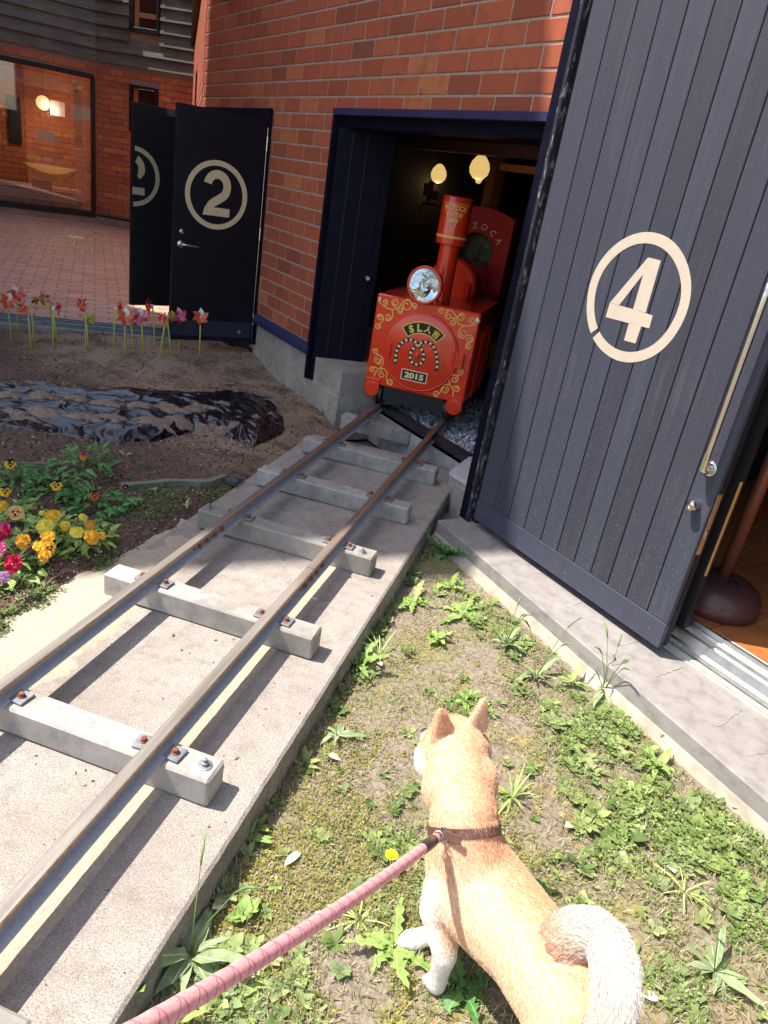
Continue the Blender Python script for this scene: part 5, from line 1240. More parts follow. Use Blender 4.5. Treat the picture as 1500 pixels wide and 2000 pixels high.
def rosette(u, v, z, lab, meshes, n, el=(.15,.7), sc=1.0, seed=0, cat='weed', group=None, spikes=0, sph=.14, name='weed_rosette'):
    p = at(u, v, z); r_ = random.Random(seed); o = thing(name, Matrix.Translation(p), lab, cat, group)
    for i in range(n):
        az = 2*math.pi*i/n*1.0+r_.uniform(-.6,.6); e = r_.uniform(*el)
        put_leaf(o, meshes[i % len(meshes)], (.004*math.cos(az), .004*math.sin(az), .004+.002*(i%3)), az, e, r_.uniform(-.25,.25), sc*r_.uniform(.5,1.1))
    for i in range(spikes):
        az = r_.uniform(0,6.28); h = sph*r_.uniform(.8,1.2); q = Vector((math.cos(az),math.sin(az),0))
        pts = [(0,0,.0), q*h*.12+UP*h*.45, q*h*.3+UP*h*.85, q*h*.45+UP*h]
        stem(o, pts, [.0016,.0014,.0012,.001]); mb = MB(); mb.tube([pts[2], q*h*.38+UP*h*.95, Vector(pts[3])+q*.01], [.0022,.0034,.0015], 6); part('seed_head', mb, STEMM, o, smooth=True)
    return o
# ---- pansies -------------------------------------------------------------
PTM = m_tint('petal', .6, .25, .2, var=.12)
def pansy(par, loc, facing, rad, c_low, c_top, blotch, seed):
    mb = MB(); r_ = random.Random(seed); f = Vector(facing).normalized(); rt = f.cross(UP).normalized() if abs(f.z) < .98 else Vector((1,0,0)); up = rt.cross(f).normalized()
    def petal(a, w_, l, col, lift):
        cdir = rt*math.cos(a)+up*math.sin(a); n = 10; cen = Vector(loc)+cdir*l*.52+f*lift; pts = []
        for k in range(n):
            t = 2*math.pi*k/n; e = cdir*math.cos(t)*l*.52+cdir.cross(f)*math.sin(t)*w_*.5*(1+.16*math.sin(3*t+seed+a*5)); pts.append(cen+e+f*(.20*l*math.sin(3*t+a*3+seed)*r_.uniform(.4,1)-.16*l*math.cos(t)+.10*l*math.sin(a*7+seed)))
        V = [tuple(cen)]+[tuple(p) for p in pts]; V2 = [tuple(cen+(p-cen)*.55-f*.0*l) for p in pts]
        n0 = len(mb.v); mb.add(V+V2, [(0, 1+n+k, 1+n+(k+1)%n) for k in range(n)]+[(1+n+k, 1+k, 1+(k+1)%n, 1+n+(k+1)%n) for k in range(n)])
        inner = tuple(c*.80 for c in col); jt = r_.uniform(.82,1.08); edge_ = [tuple(min(1,c*jt*r_.uniform(.86,1.1)) for c in col) for _ in range(n)]
        mb.c += [inner]+edge_+[tuple(c*.92*jt for c in col)]*n
    petal(RAD(60), rad*1.1, rad*1.05, c_top, -.003); petal(RAD(120), rad*1.1, rad*1.05, c_top, -.002)
    petal(RAD(12), rad*1.0, rad*.95, c_low, .0); petal(RAD(168), rad*1.0, rad*.95, c_low, .001); petal(RAD(-90), rad*1.35, rad*.9, c_low, .003)
    for (a, l) in ((RAD(-90), .45), (RAD(20), .35), (RAD(160), .35)):
        if blotch:
            cdir = rt*math.cos(a)+up*math.sin(a); cc_ = Vector(loc)+cdir*rad*.25+f*.0058; n = 7
            V = [tuple(cc_+(cdir*math.cos(t)*rad*l*.55+cdir.cross(f)*math.sin(t)*rad*.2)) for t in [2*math.pi*k/n for k in range(n)]]; mb.add(V, [tuple(range(n))]); mb.c += [blotch]*n
    n = 6; V = [tuple(Vector(loc)+f*.0075+(rt*math.cos(t)+up*math.sin(t))*.0028) for t in [2*math.pi*k/n for k in range(n)]]; mb.add(V, [tuple(range(n))]); mb.c += [(.9,.8,.3)]*n
    return part('flower', mb, PTM, par, smooth=False)
YC = (.95,.55,.03); OC = (.90,.42,.03); YL = (.95,.78,.10); MR = (.10,.01,.03); CR_ = (.50,.008,.05); MG = (.62,.05,.22); DK = (.03,.005,.015)
CAMV = Vector(CAMC)
def pansy_plant(lab, u, v, z, nleaf, R_, H, meshes, flowers, seed, bag=False):
    p = at(u, v, z); r_ = random.Random(seed); o = thing('pansy_plant', Matrix.Translation(p), lab, 'flowering plant', 'pansies in the soil bed')
    for i in range(int(nleaf*1.6)):
        az = r_.uniform(0, 6.283); rr = R_*math.sqrt(r_.random()); h = H*r_.uniform(.15,1)*(1-.45*rr/R_)
        b = Vector((rr*math.cos(az), rr*math.sin(az), h))
        put_leaf(o, r_.choice(meshes), b, az+r_.uniform(-.8,.8), r_.uniform(-.25,.75), r_.uniform(-.6,.6), r_.uniform(.65,1.15))
    for i in range(7):
        az = r_.uniform(0,6.28); rr = R_*.7; stem(o, [(0,0,-.01),(rr*.4*math.cos(az),rr*.4*math.sin(az),H*.5),(rr*math.cos(az),rr*math.sin(az),H*.85)], .0018)
    for k, (fu, fv, fz, rad, cl, ct, bl, tilt) in enumerate(flowers):
        q = at(fu, fv, fz)-p; d = (CAMV-at(fu, fv, fz)).normalized(); d = (d + Vector((r_.uniform(-.35,.35), r_.uniform(-.3,.3), tilt))).normalized()
        pansy(o, q, d, rad*.88, cl, ct, bl, seed*10+k); stem(o, [(q.x*.5,q.y*.5,.02),(q.x*.9,q.y*.9,q.z*.7),q-d*.004], .0016)
    if bag:
        mb = MB(); n = 16; prof = [(.045,-.03),(.056,.0),(.05,.03),(.038,.05)]; V = []; 
        for i,(rr,zz) in enumerate(prof):
            for k in range(n): a = 2*math.pi*k/n; q = rr*(1+.16*math.sin(5*a+i)+.1*r_.uniform(-1,1)); V.append((q*math.cos(a),q*math.sin(a),zz+r_.uniform(-.006,.006)))
        mb.add(V, [(i*n+k,i*n+(k+1)%n,(i+1)*n+(k+1)%n,(i+1)*n+k) for i in range(3) for k in range(n)]); part('plastic_pot', mb, SHEETM, o)
    return o
def m_plastic():
    m, t, b = nt('black_plastic_film'); b.inputs['Base Color'].default_value = (.004,.005,.010,1); b.inputs['Roughness'].default_value = .24; b.inputs['Specular IOR Level'].default_value = .7
    p = pos(t); w_ = noise(t, 1, 3, .5, vec=mapped(t, p, (3.5, 15, 8), (0,0,-.35)), dist=.5); n2 = noise(t, 30, 4, .6, vec=p)
    bump(t, b, w_.outputs[0], .35, .012); return m
SHEETM = m_plastic()
pansy_plant('deep green pansy plant at the left edge with an orange and maroon flower above it', 40, 948, .0, 34, .10, .10, PANSY_D, [(20,907,.13,.026,YC,DK,DK,0),(10,960,.11,.028,YC,MR,DK,.2),(-8,912,.12,.022,OC,MR,DK,0)], 1)
pansy_plant('deep green pansy plant with one yellow and near black flower, amid the clump', 105, 965, .0, 42, .12, .11, PANSY_D, [(110,948,.13,.028,YC,DK,DK,.2)], 2)
pansy_plant('tall deep green pansy plant with one small orange flower at its top, nearest the sheet', 168, 925, .0, 46, .13, .15, PANSY_D, [(163,893,.17,.018,OC,CR_,DK,-.3),(216,931,.10,.012,MR,MR,None,.2)], 3)
pansy_plant('spreading deep green pansy plant with an orange striped flower, right of the clump', 190, 990, .0, 44, .12, .09, PANSY_D, [(184,968,.11,.024,(.80,.20,.04),DK,DK,.2),(245,952,.05,.016,MR,DK,None,.2)], 4)
pansy_plant('sunlit yellow pansy plant with the most flowers, in the middle of the clump', 98, 1062, .0, 46, .11, .10, PANSY_L, [(103,1008,.14,.034,YC,YC,None,.5),(88,1030,.14,.036,YL,YL,None,.6),(92,1050,.13,.030,YC,YC,None,.4),(78,1068,.11,.028,YC,YC,None,.2),(96,1070,.11,.028,YC,OC,DK,.2),(87,1086,.09,.026,OC,OC,None,-.1),(45,1058,.12,.030,OC,YC,None,.1),(82,1002,.13,.014,YL,YL,None,.3),(63,1020,.13,.0,YC,YC,None,0)][:8], 5, True)
pansy_plant('sunlit pansy plant with one round orange flower and yellow buds, at the right', 168, 1062, .0, 48, .11, .09, PANSY_L, [(180,1050,.12,.032,OC,YC,None,0),(176,1025,.12,.022,OC,OC,None,.2),(150,1040,.12,.030,YL,YL,None,1.2),(127,1028,.12,.022,YC,YL,None,.6),(160,1010,.12,.016,YL,YL,None,.2),(200,1046,.11,.018,OC,YL,None,.3)], 6)
pansy_plant('pansy plant with a peach coloured dark eyed flower at the left edge', 30, 1020, .0, 38, .10, .09, PANSY_L, [(30,1002,.13,.034,(.92,.50,.18),(.85,.55,.25),MR,.2),(3,988,.13,.026,YC,YC,None,.3)], 7)
pansy_plant('crimson and purple pansy plant with yellowing stems in the near left corner', 12, 1120, .0, 40, .12, .10, PANSY_L+[leaf_mesh(.05,.010,.6,.2,'leaf',LFY)], [(3,1037,.15,.038,CR_,MG,None,.1),(25,1102,.12,.036,CR_,CR_,None,.0),(-2,1072,.13,.028,(.75,.20,.35),MG,None,.2),(8,1128,.10,.022,(.55,.28,.55),(.6,.35,.6),None,-.2),(56,1068,.10,.010,MG,MG,None,.2)], 8)
# ---- black sheet over the bed ----------------------------------------------
top_ = [(-40,741),(60,741),(150,748),(260,756),(340,764),(410,765),(450,763),(490,768),(525,782),(553,815)]
bot_ = [(-40,822),(60,838),(150,855),(220,862),(300,856),(370,841),(420,842),(460,856),(500,866),(556,836)]
def interp(P, t):
    k = t*(len(P)-1); i = min(int(k), len(P)-2); f = k-i; return (P[i][0]*(1-f)+P[i+1][0]*f, P[i][1]*(1-f)+P[i+1][1]*f)
nu, nv = 260, 74; V = []; Fs = []; moundpx = [(25,783,17),(85,783,20),(150,787,15),(210,795,19),(270,798,18),(335,806,24),(30,812,14),(88,812,20),(165,820,20),(225,824,16),(300,829,24),(378,806,16),(352,826,18),(415,834,20),(395,799,16),(436,796,9),(447,816,0),(458,835,7),(500,823,7),(533,817,6),(447,797,0)]
mounds = [(at(u, v, .045), r_) for u, v, r_ in moundpx if r_]
def sheet_h(p, vv, uu):
    edge = min(vv, 1-vv)*2; e2 = min(1, (1-uu)*14)
    h = .012 + .050*min(1, edge*2.2)*e2 + .010*fbm(uu*5, vv*3, 1.0, 2, 3.3)
    rg_ = 1-abs(fbm(uu*4.2, vv*2.4+.5*math.sin(uu*5), 1.9, 2, 12.7))*2.6; h += .012*max(0, rg_)**2
    rg2 = 1-abs(fbm(uu*6.0-vv*.8, vv*3.2+uu*1.6, 2.6, 2, 4.1))*2.6; h += .004*max(0, rg2)**3
    h += .012*max(0, 1-abs(vv-.10)/.07)*(.6+.5*math.sin(uu*22)) + .014*max(0, 1-abs(vv-.86)/.08)*(.7+.5*math.sin(uu*17+1))
    return h
for j in range(nv+1):
    vv = j/nv
    for i in range(nu+1):
        uu = i/nu; a = interp(top_, uu); b = interp(bot_, uu); jt = .004*(j == 0 or j == nv)
        q = at(a[0]*(1-vv)+b[0]*vv, a[1]*(1-vv)+b[1]*vv, .02); z = sheet_h(q, vv, uu)
        if j in (0, nv): z = -.004
        q = q + Vector((fbm(uu*40, vv*3, 1, 3, 5)*jt*6, fbm(uu*40, vv*3, 1, 3, 9)*jt*6, 0)); V.append((q.x, q.y, z))
for j in range(nv):
    for i in range(nu): a = j*(nu+1)+i; Fs.append((a, a+nu+1, a+nu+2, a+1))
mb = MB(); mb.add(V, Fs); SH = solo('mulch_sheet', mb, SHEETM, smooth=True, label='crumpled black plastic sheet laid over the soil bed, with soil heaped on it in rows', cat='plastic sheet')
ShV = V; HEAPM = flat('heaped_soil', (.25,.175,.125), .95, var=.55, scale=140, bmp=1.0)
SHA = np.array(ShV)
def near_h(p):
    k = np.argpartition((SHA[:,0]-p.x)**2+(SHA[:,1]-p.y)**2, 4)[:4]; return float(SHA[k,2].mean())
for k, (p, rp) in enumerate(mounds):
    R_ = rp*.0031; r_ = random.Random(k); R_ *= 1.12; z0 = near_h(p); mb = MB(); n = 26; V = [(0,0,.016+R_*.10)]; Fs = []
    for i in range(1, 7):
        for q in range(n):
            a = 2*math.pi*q/n; rr = R_*i/6*(1.0+.75*mn.noise(Vector((math.cos(a)*1.8+k, math.sin(a)*1.8, k*3.1)))); x = rr*math.cos(a)*1.35; y = rr*math.sin(a)*.80
            V.append((x, y, (.013+R_*.10)*(1-(i/6)**2)-.006*(i == 6)+.003*r_.uniform(-1,1)))
    for q in range(n): Fs.append((0, 1+q, 1+(q+1)%n))
    for i in range(5):
        for q in range(n): Fs.append((1+i*n+q, 1+(i+1)*n+q, 1+(i+1)*n+(q+1)%n, 1+i*n+(q+1)%n))
    for _ in range(int(34+R_*500)):
        a = r_.uniform(0,6.28); q = R_*math.sqrt(r_.random())*1.08; s_ = r_.uniform(.002,.0055); c0 = Vector((q*math.cos(a)*1.35, q*math.sin(a)*.8, (.013+R_*.10)*(1-(q/R_)**2)*.95+.001)); R3 = Euler((r_.uniform(0,6),r_.uniform(0,6),0)).to_matrix()
        mb.add(V, Fs) if not mb.v else None; mb.add([tuple(c0+R3@Vector(p4)*s_) for p4 in ((1,0,0),(-.6,.8,0),(-.6,-.8,0),(0,0,1.1))], [(0,1,2),(0,3,1),(1,3,2),(2,3,0)])
    RZ_ = Matrix.Rotation(.25,4,'Z'); mb.v = [(lambda w_: tuple(Vector((v[0], v[1], v[2] + (near_h(Vector((p.x+w_.x, p.y+w_.y, 0)))-z0))) ))(RZ_ @ Vector(v)) for v in mb.v]
    part('soil_heap', mb, HEAPM, SH, Matrix.Translation((p.x, p.y, z0-.001)) @ RZ_, smooth=False)
# ---- edging slats and stones in the soil ------------------------------------
OLDW = m_wood_paint('old_grey_wood', (.16,.17,.125), .5, .7, 0, worn=(.30,.31,.25))
def slat(pts, wpx, lab):
    P = [at(u, v, .02) for u, v in pts]; c = P[0]; o_ = MB(); n = len(P); V = []
    for i, p in enumerate(P):
        r_ = random.Random(i*7); d = (P[min(i+1,n-1)]-P[max(i-1,0)]).normalized(); q = Vector((-d.y,d.x,0))*(wpx*.003*r_.uniform(.7,1.25))
        for s_, z in ((1,.022),(1,-.03),(-1,-.03),(-1,.026)): V.append(tuple(p-c+q*s_*.5+Vector((0,0,z-.02+r_.uniform(-.003,.003)))))
    Fs = [(i*4+k, i*4+(k+1)%4, i*4+4+(k+1)%4, i*4+4+k) for i in range(n-1) for k in range(4)]+[(0,1,2,3),tuple(4*(n-1)+k for k in (3,2,1,0))]
    o_.add(V, Fs); return solo('wooden_edging', o_, OLDW, Matrix.Translation(c+Vector((0,0,-.0))), label=lab, cat='edging board')
slat([(238,948),(270,944),(300,942),(330,938),(360,938),(392,940),(410,938),(440,928)], 15, 'weathered grey green edging board between the soil bed and the slab')
slat([(-10,905),(30,904),(70,905),(115,907)], 8, 'faint grey edging board behind the leftmost pansies')
slat([(268,905),(290,905)], 6, 'short stub of grey edging board behind the lone green seedling')
DKS = flat('slate', (.07,.075,.085), .7, var=.3, scale=40, bmp=.4)
for (u, v, s, lab) in ((452,940,.035,'dark slate chip at the right end of the edging board'),(466,935,.022,'smaller slate chip against the concrete slab'),(322,843,.0,''),):
    if s:
        p = at(u, v, .01); mb = MB(); r_ = random.Random(int(u)); n = 7; mb.prism([(s*math.cos(2*math.pi*k/n)*r_.uniform(.8,1.5), s*.6*math.sin(2*math.pi*k/n)*r_.uniform(.7,1.2)) for k in range(n)], -.008, .010)
        solo('slate_chip', mb, DKS, Matrix.Translation(p), label=lab, cat='stone')
for (u, v, s, lab) in ((505,805-30+0,.0,''),(510,772,.06,'flat grey bark strip on the dry soil by the footing'),(440,748,.05,'small pale flake on the dry soil near the pinwheels')):
    if s:
        p = at(u, v, .015); mb = MB(); mb.cbox(-s,s,-s*.25,s*.25,-.004,.006,.002); solo('bark_strip', mb, OLDW, Matrix.Translation(p) @ Matrix.Rotation(.5,4,'Z'), label=lab, cat='bark')
p = at(640,800,.03); mb = MB(); mb.lathe([(.012,-.01),(.022,0),(.016,.012),(.001,.016)], 9); solo('pebble', mb, flat('pale_pebble', (.5,.45,.38), .8), Matrix.Translation(p), label='pale pebble lying by the corner of the concrete ledge', cat='stone')
# soil crumbs and chips
def crumb_mat():
    m, t, b = nt('soil_crumbs'); r = N_(t, 'ShaderNodeNewGeometry').outputs['Random Per Island']
    t.links.new(ramp(t, r, [(0,(.05,.028,.02)),(.5,(.13,.075,.05)),(.8,(.24,.16,.11)),(.93,(.42,.31,.21)),(1,(.6,.5,.38))]).outputs[0], b.inputs['Base Color']); b.inputs['Roughness'].default_value = .95; return m
def crumb(r_):
    u = r_.uniform(-20, 660); v = r_.uniform(665, 1230); p = at(u, v, 0)
    if not soil_far(p.x, p.y) or p.x > -.70: return None
    if r_.random() > .35+.65*max(0, min(1, .5+1.6*fbm(p.x, p.y, 2.5, 3, 2))): return None
    return (p.x, p.y, zsoil(p.x, p.y)+.002)
stones('soil_crumbs', 15000, crumb, .003, .0085, crumb_mat(), 11, kind='stuff')
# seedlings in the bed
rosette(246,893,.0,'lone light green seedling on the dark soil behind the pansies', ROS_L, 4, (.4,1.1), .62, 21, 'seedling')
rosette(344,868,.0,'tiny green sprout on the dark soil just below the black sheet', VIO, 3, (.3,.9), .45, 22, 'seedling')
rosette(362,990,.0,'pointed light green weed near the slab above the left rail', ROS_L, 6, (.3,1.0), .55, 23, 'weed')
rosette(127,1095,.0,'little pale seedling beside the crumpled black pot', VIO, 6, (.3,.8), .42, 24, 'seedling')
rosette(300,960,.0,'small light weed under the grey edging board', VIO, 7, (.2,.7), .5, 25, 'weed')
# ======================= LAWN PLANTS =====================================
Z0 = -.10
rosette(372,1868,Z0,'big grey green plantain with two tall spikes against the near slab edge', ROS_G, 13, (.25,.9), 1.0, 31, 'weed', spikes=2, sph=.26, name='plantain_weed')
rosette(250,1955,Z0,'single upright broad leaf at the slab edge in the near left corner', [leaf_mesh(.12,.055,.3,.4,'leaf',LFL)], 1, (1.2,1.3), 1.0, 32, 'weed')
rosette(352,1995,Z0,'pointed green leaf pair cut by the bottom edge beside the lead', ROS_L, 3, (.7,1.1), .9, 33, 'weed')
rosette(658,1438,Z0,'pale plantain rosette lying open left of the dog', ROS_G, 12, (.1,.7), .6, 34, 'weed', name='plantain_weed')
rosette(488,1640,Z0,'small fresh green rosette touching the slab edge, left of the fallen pale leaf', ROS_L, 9, (.2,.7), .55, 35, 'weed')
rosette(700,1300,Z0,'dandelion rosette leaning over the slab edge beside the second sleeper', DAND, 8, (.3,.9), .95, 36, 'dandelion', name='dandelion_plant')
rosette(868,1085,Z0,'large dark dandelion in the shaded corner between slab and kerb', DANDD, 13, (.35,1.1), 1.35, 37, 'dandelion', name='dandelion_plant')
rosette(880,1150,Z0,'light dandelion just below the dark one in the corner', DAND, 7, (.2,.7), .85, 38, 'dandelion', name='dandelion_plant')
rosette(850,1250,Z0,'violet like patch of round bluish leaves on the bare earth', VIO, 16, (.15,.8), 1.05, 39, 'weed')
rosette(810,1178,Z0,'light green dandelion rosette nearest the slab below the corner', DAND, 10, (.15,.6), .95, 40, 'dandelion', name='dandelion_plant')
rosette(905,1205,Z0,'broad light green rosette in the leafy patch left of the kerb', DAND, 10, (.1,.6), 1.0, 41, 'dandelion', name='dandelion_plant')
rosette(985,1262,Z0,'grey green plantain with upright leaves by the kerb foot, furthest of three', ROS_G, 9, (.4,1.2), .95, 42, 'weed', spikes=4, sph=.20, name='plantain_weed')
rosette(1045,1325,Z0,'grey green plantain with spreading leaves, middle of three by the kerb foot', ROS_G, 8, (.25,1.1), .85, 43, 'weed', spikes=3, sph=.22, name='plantain_weed')
rosette(1178,1352,Z0,'grey green plantain with a fan of leaves, nearest of three by the kerb foot', ROS_G, 11, (.3,1.2), .95, 44, 'weed', spikes=5, sph=.20, name='plantain_weed')
rosette(1115,1335,Z0,'light leafy weed between the two plantains by the kerb foot', ROS_L, 8, (.2,.9), .9, 45, 'weed')
rosette(1330,1455,Z0,'bushy light green clump against the kerb at the right', VIO+ROS_L, 22, (.2,1.1), .95, 46, 'weed')
rosette(1280,1500,Z0,'dense light green clump a little left of the clump against the kerb', VIO+ROS_L, 22, (.2,1.0), .9, 47, 'weed')
rosette(1395,1900,Z0,'grey green plantain with long narrow leaves in the near right corner', ROS_G, 13, (.1,.8), .8, 48, 'weed', spikes=2, sph=.16, name='plantain_weed')
rosette(1335,1745,Z0,'thin grassy tuft on the bare patch right of the dog', [leaf_mesh(.11,.006,.7,.1,'leaf',LFY)], 14, (.2,1.0), .8, 49, 'grass tuft', name='grass_tuft')
rosette(1060,1850+40,Z0,'fern like dandelion rosette under the dog on its left side', DAND, 8, (.1,.5), .8, 50, 'dandelion', name='dandelion_plant')
rosette(770,1855,Z0,'feathery dandelion rosette in front of the white front paw', DAND, 10, (.1,.55), .85, 51, 'dandelion', name='dandelion_plant')
rosette(905,1935,Z0,'dark green dandelion leaves beside the standing front leg', DANDD, 8, (.1,.55), .8, 52, 'dandelion', name='dandelion_plant')
rosette(700,1800,Z0,'yellowish grass rosette just beyond the lead', [leaf_mesh(.10,.007,.9,.1,'leaf',LFY)], 18, (.1,.6), .8, 53, 'grass tuft', name='grass_tuft')
rosette(905,1372,Z0,'bright green leaf tuft just beyond the dog\'s ears', ROS_L, 11, (.3,1.1), .55, 54, 'weed')
rosette(1000,1560,Z0,'long bladed grass tuft right of the dog\'s neck', [leaf_mesh(.14,.012,.8,.2,'leaf',LFL)], 18, (.2,1.2), .75, 55, 'grass tuft', name='grass_tuft')
rosette(475,1790,Z0,'small light weed between the slab edge and the lead', VIO, 9, (.2,.8), .8, 56, 'weed')
rosette(740,1280,Z0,'slim grass tuft arching from the slab edge', [leaf_mesh(.16,.007,1.0,.1,'leaf',LFL)], 9, (.5,1.3), 1.0, 57, 'grass tuft', name='grass_tuft')
# the single dandelion flower, and a few fallen leaves
p = at(758,1700,Z0); fd = thing('dandelion_flower', Matrix.Translation(p), 'single bright yellow dandelion flower just beyond the lead', 'flower')
mb = MB(); r_ = random.Random(2); n = 0
for k in range(90):
    a = r_.uniform(0,6.28); e = r_.uniform(.0,1.2); q = Vector((math.cos(a)*math.cos(e),math.sin(a)*math.cos(e),math.sin(e)*.5)); s_ = Vector((-q.y,q.x,0)).normalized()*.0016
    mb.add([tuple(Vector((0,0,.055))-s_), tuple(Vector((0,0,.055))+s_), tuple(Vector((0,0,.055))+q*.0165+s_), tuple(Vector((0,0,.055))+q*.0165-s_)], [(0,1,2,3)])
part('petals', mb, flat('dandelion_yellow', (.92,.80,.02), .6, bmp=0), fd); stem(fd, [(0,0,0),(.004,0,.03),(0,0,.054)], .002)
DRYL = m_leaf('dry_leaf', (.55,.47,.33), (.62,.52,.40), (.75,.66,.50), trans=.15); DME = leaf_mesh(.075,.022,.25,.2,'fallen_leaf',DRYL,tip=.9); DM2 = leaf_mesh(.045,.025,.6,.3,'fallen_leaf',DRYL,tip=.8)
for k, (u, v, a, me, lab) in enumerate(((556,1690,1.3,DME,'long pale fallen leaf lying on the moss near the slab edge'),(618,1800,1.5,DM2,'pale curled fallen leaf nearer the lead'),(640,1475,.3,DM2,'whitish curled leaf scrap left of the dog'),(1105,1615,.9,DM2,'tan fallen leaf on the grass right of the dog'),(735,1190,2.5,DM2,'pale fallen leaf near the slab at the far end'),(1318,1765-60,2.0,DM2,'cream fallen leaf near the clump at the right'),(1430,1575,.6,DM2,'tan fallen leaf by the kerb at the right edge'),(1285,1955,2.8,DM2,'light fallen leaf at the bottom right'),(415,1775,1.0,DM2,'pinkish brown fallen leaf by the big plantain'),(745,1300,2.2,DM2,'brown tinged leaf at the dandelion by the slab'))):
    o = solo('fallen_leaf', me, None, Matrix.Translation(at(u,v,Z0+.012)) @ Matrix.Rotation(a,4,'Z') @ Matrix.Rotation(.05,4,'Y'), label=lab, cat='fallen leaf', group='fallen leaves on the lawn')
# ---- uncountable grass, moss and clover ---------------------------------
hot = [(at(u,v,Z0), s, w_) for u,v,s,w_ in ((1120,1440,.13,1.0),(1180,1420,.10,1.0),(1330,1440,.12,1.0),(1270,1560,.16,1.2),(1400,1560,.12,.8),(1420,1740,.14,1.1),(1460,1660,.12,1.0),(900,1180,.16,1.0),(1000,1230,.12,.7),(870,1240,.07,.8),(560,1500,.08,.6),(1240,1640,.10,.6),(1300,1420,.10,.8),(960,1450,.10,.3),(1350,1620,.10,.9))]
mo_ = [(at(640,1540,Z0),.17),(at(560,1680,Z0),.13),(at(720,1440,Z0),.12)]
def mossf(x, y): return min(1, sum(math.exp(-((x-p.x)**2+(y-p.y)**2)/(2*(s*.6)**2)) for p, s in mo_))
def dens(x, y):
    d = .12+.9*max(0, .42+1.5*fbm(x, y, 3.2, 4, 11))*.6
    for p, s, w_ in hot: d += w_*math.exp(-((x-p.x)**2+(y-p.y)**2)/(2*(s*.62)**2))
    d += .8*math.exp(-((x-.262)/.02)**2)
    q = Vector((x-ka.x, y-ka.y, 0)); sd_ = q.cross(kd).z; al = q.dot(kd)
    if al > .05: d += .75*math.exp(-((sd_-.13)/.08)**2)*max(0, .6+1.2*fbm(x, y, 5, 2, 41))
    d *= 1-.6*mossf(x, y)
    return d*(.35+1.3*max(0, min(1, .55+1.9*fbm(x, y, 9, 3, 57))))
def bare(x, y): return max(0, 1-max(0, fbm(x, y, 4.5, 3, 21)-.05)*4)
rg = random.Random(77); gmb = MB(); nb = 0
def inlawn(x, y): return x > .262 and (-.661*x-.75*y) > CC+.235-.02*0 
def lp_():
    while True:
        if rg.random() < .8: u = rg.uniform(180, 1560); v = rg.uniform(1040, 2060); p = at(u, v, Z0); x, y = p.x, p.y
        else: x = rg.uniform(.26,2.2); y = rg.uniform(-1.4,2.0)
        n_ = kd.y*1  # stay on the lawn side of the kerb foot
        q = Vector((x-ka.x, y-ka.y, 0)); side = q.cross(kd).z
        if x > .258 and side > .045: return x, y
GC = [(.22,.27,.06),(.30,.35,.09),(.40,.42,.14),(.46,.42,.19),(.55,.48,.28),(.18,.27,.07)]
while nb < 30000:
    x, y = lp_()
    if rg.random() > dens(x, y)*.75: continue
    z = zlawn(x, y); L = rg.uniform(.010,.034)*(1.5 if rg.random() < .06 else 1); a = rg.uniform(0,6.283); lean = rg.uniform(.3,1.3); w_ = rg.uniform(.0007,.0016)
    dx, dy = math.cos(a), math.sin(a); px, py = -dy*w_, dx*w_; h = L*math.cos(lean); r2 = L*math.sin(lean); c = rg.choice(GC); dry = rg.random() < .42
    if dry: c = rg.choice([(.62,.53,.36),(.50,.40,.28),(.70,.62,.46)])
    gmb.v += [(x-px,y-py,z),(x+px,y+py,z),(x+dx*r2*.45+px*.8,y+dy*r2*.45+py*.8,z+h*.7),(x+dx*r2*.45-px*.8,y+dy*r2*.45-py*.8,z+h*.7),(x+dx*r2,y+dy*r2,z+h)]
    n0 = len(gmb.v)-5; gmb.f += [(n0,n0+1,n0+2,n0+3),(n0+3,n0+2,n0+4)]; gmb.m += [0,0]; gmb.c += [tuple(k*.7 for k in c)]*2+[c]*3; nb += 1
GRM = m_tint('grass_blade', .6, .3, .25)
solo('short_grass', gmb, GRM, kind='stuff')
cmb = MB(); nb = 0
CC_ = [(.15,.26,.05),(.27,.40,.10),(.34,.46,.13),(.40,.48,.16),(.25,.35,.11)]
while nb < 9000:
    x, y = lp_(); dd = dens(x, y)
    if rg.random() > (dd-.30)*.75: continue
    z = zlawn(x, y)+rg.uniform(.001,.034)*min(1, dd*.7); L = rg.uniform(.004,.0105)*(1.35 if dd > 1.2 else 1); a = rg.uniform(0,6.283); tl_ = rg.uniform(-.2,.7); W_ = L*rg.uniform(.28,.42)
    dx, dy = math.cos(a), math.sin(a); c = rg.choice(CC_); f = rg.uniform(.75,1.15); c = tuple(k*f for k in c); ux = math.cos(tl_); uz = math.sin(tl_)
    cmb.v += [(x,y,z),(x+dx*L*.5*ux-dy*W_,y+dy*L*.5*ux+dx*W_,z+L*.5*uz+.0008),(x+dx*L*ux,y+dy*L*ux,z+L*uz),(x+dx*L*.5*ux+dy*W_,y+dy*L*.5*ux-dx*W_,z+L*.5*uz+.0008)]
    n0 = len(cmb.v)-4; cmb.f.append((n0,n0+1,n0+2,n0+3)); cmb.m.append(0); cmb.c += [c]*4; nb += 1
solo('clover_and_weeds', cmb, GRM, kind='stuff')
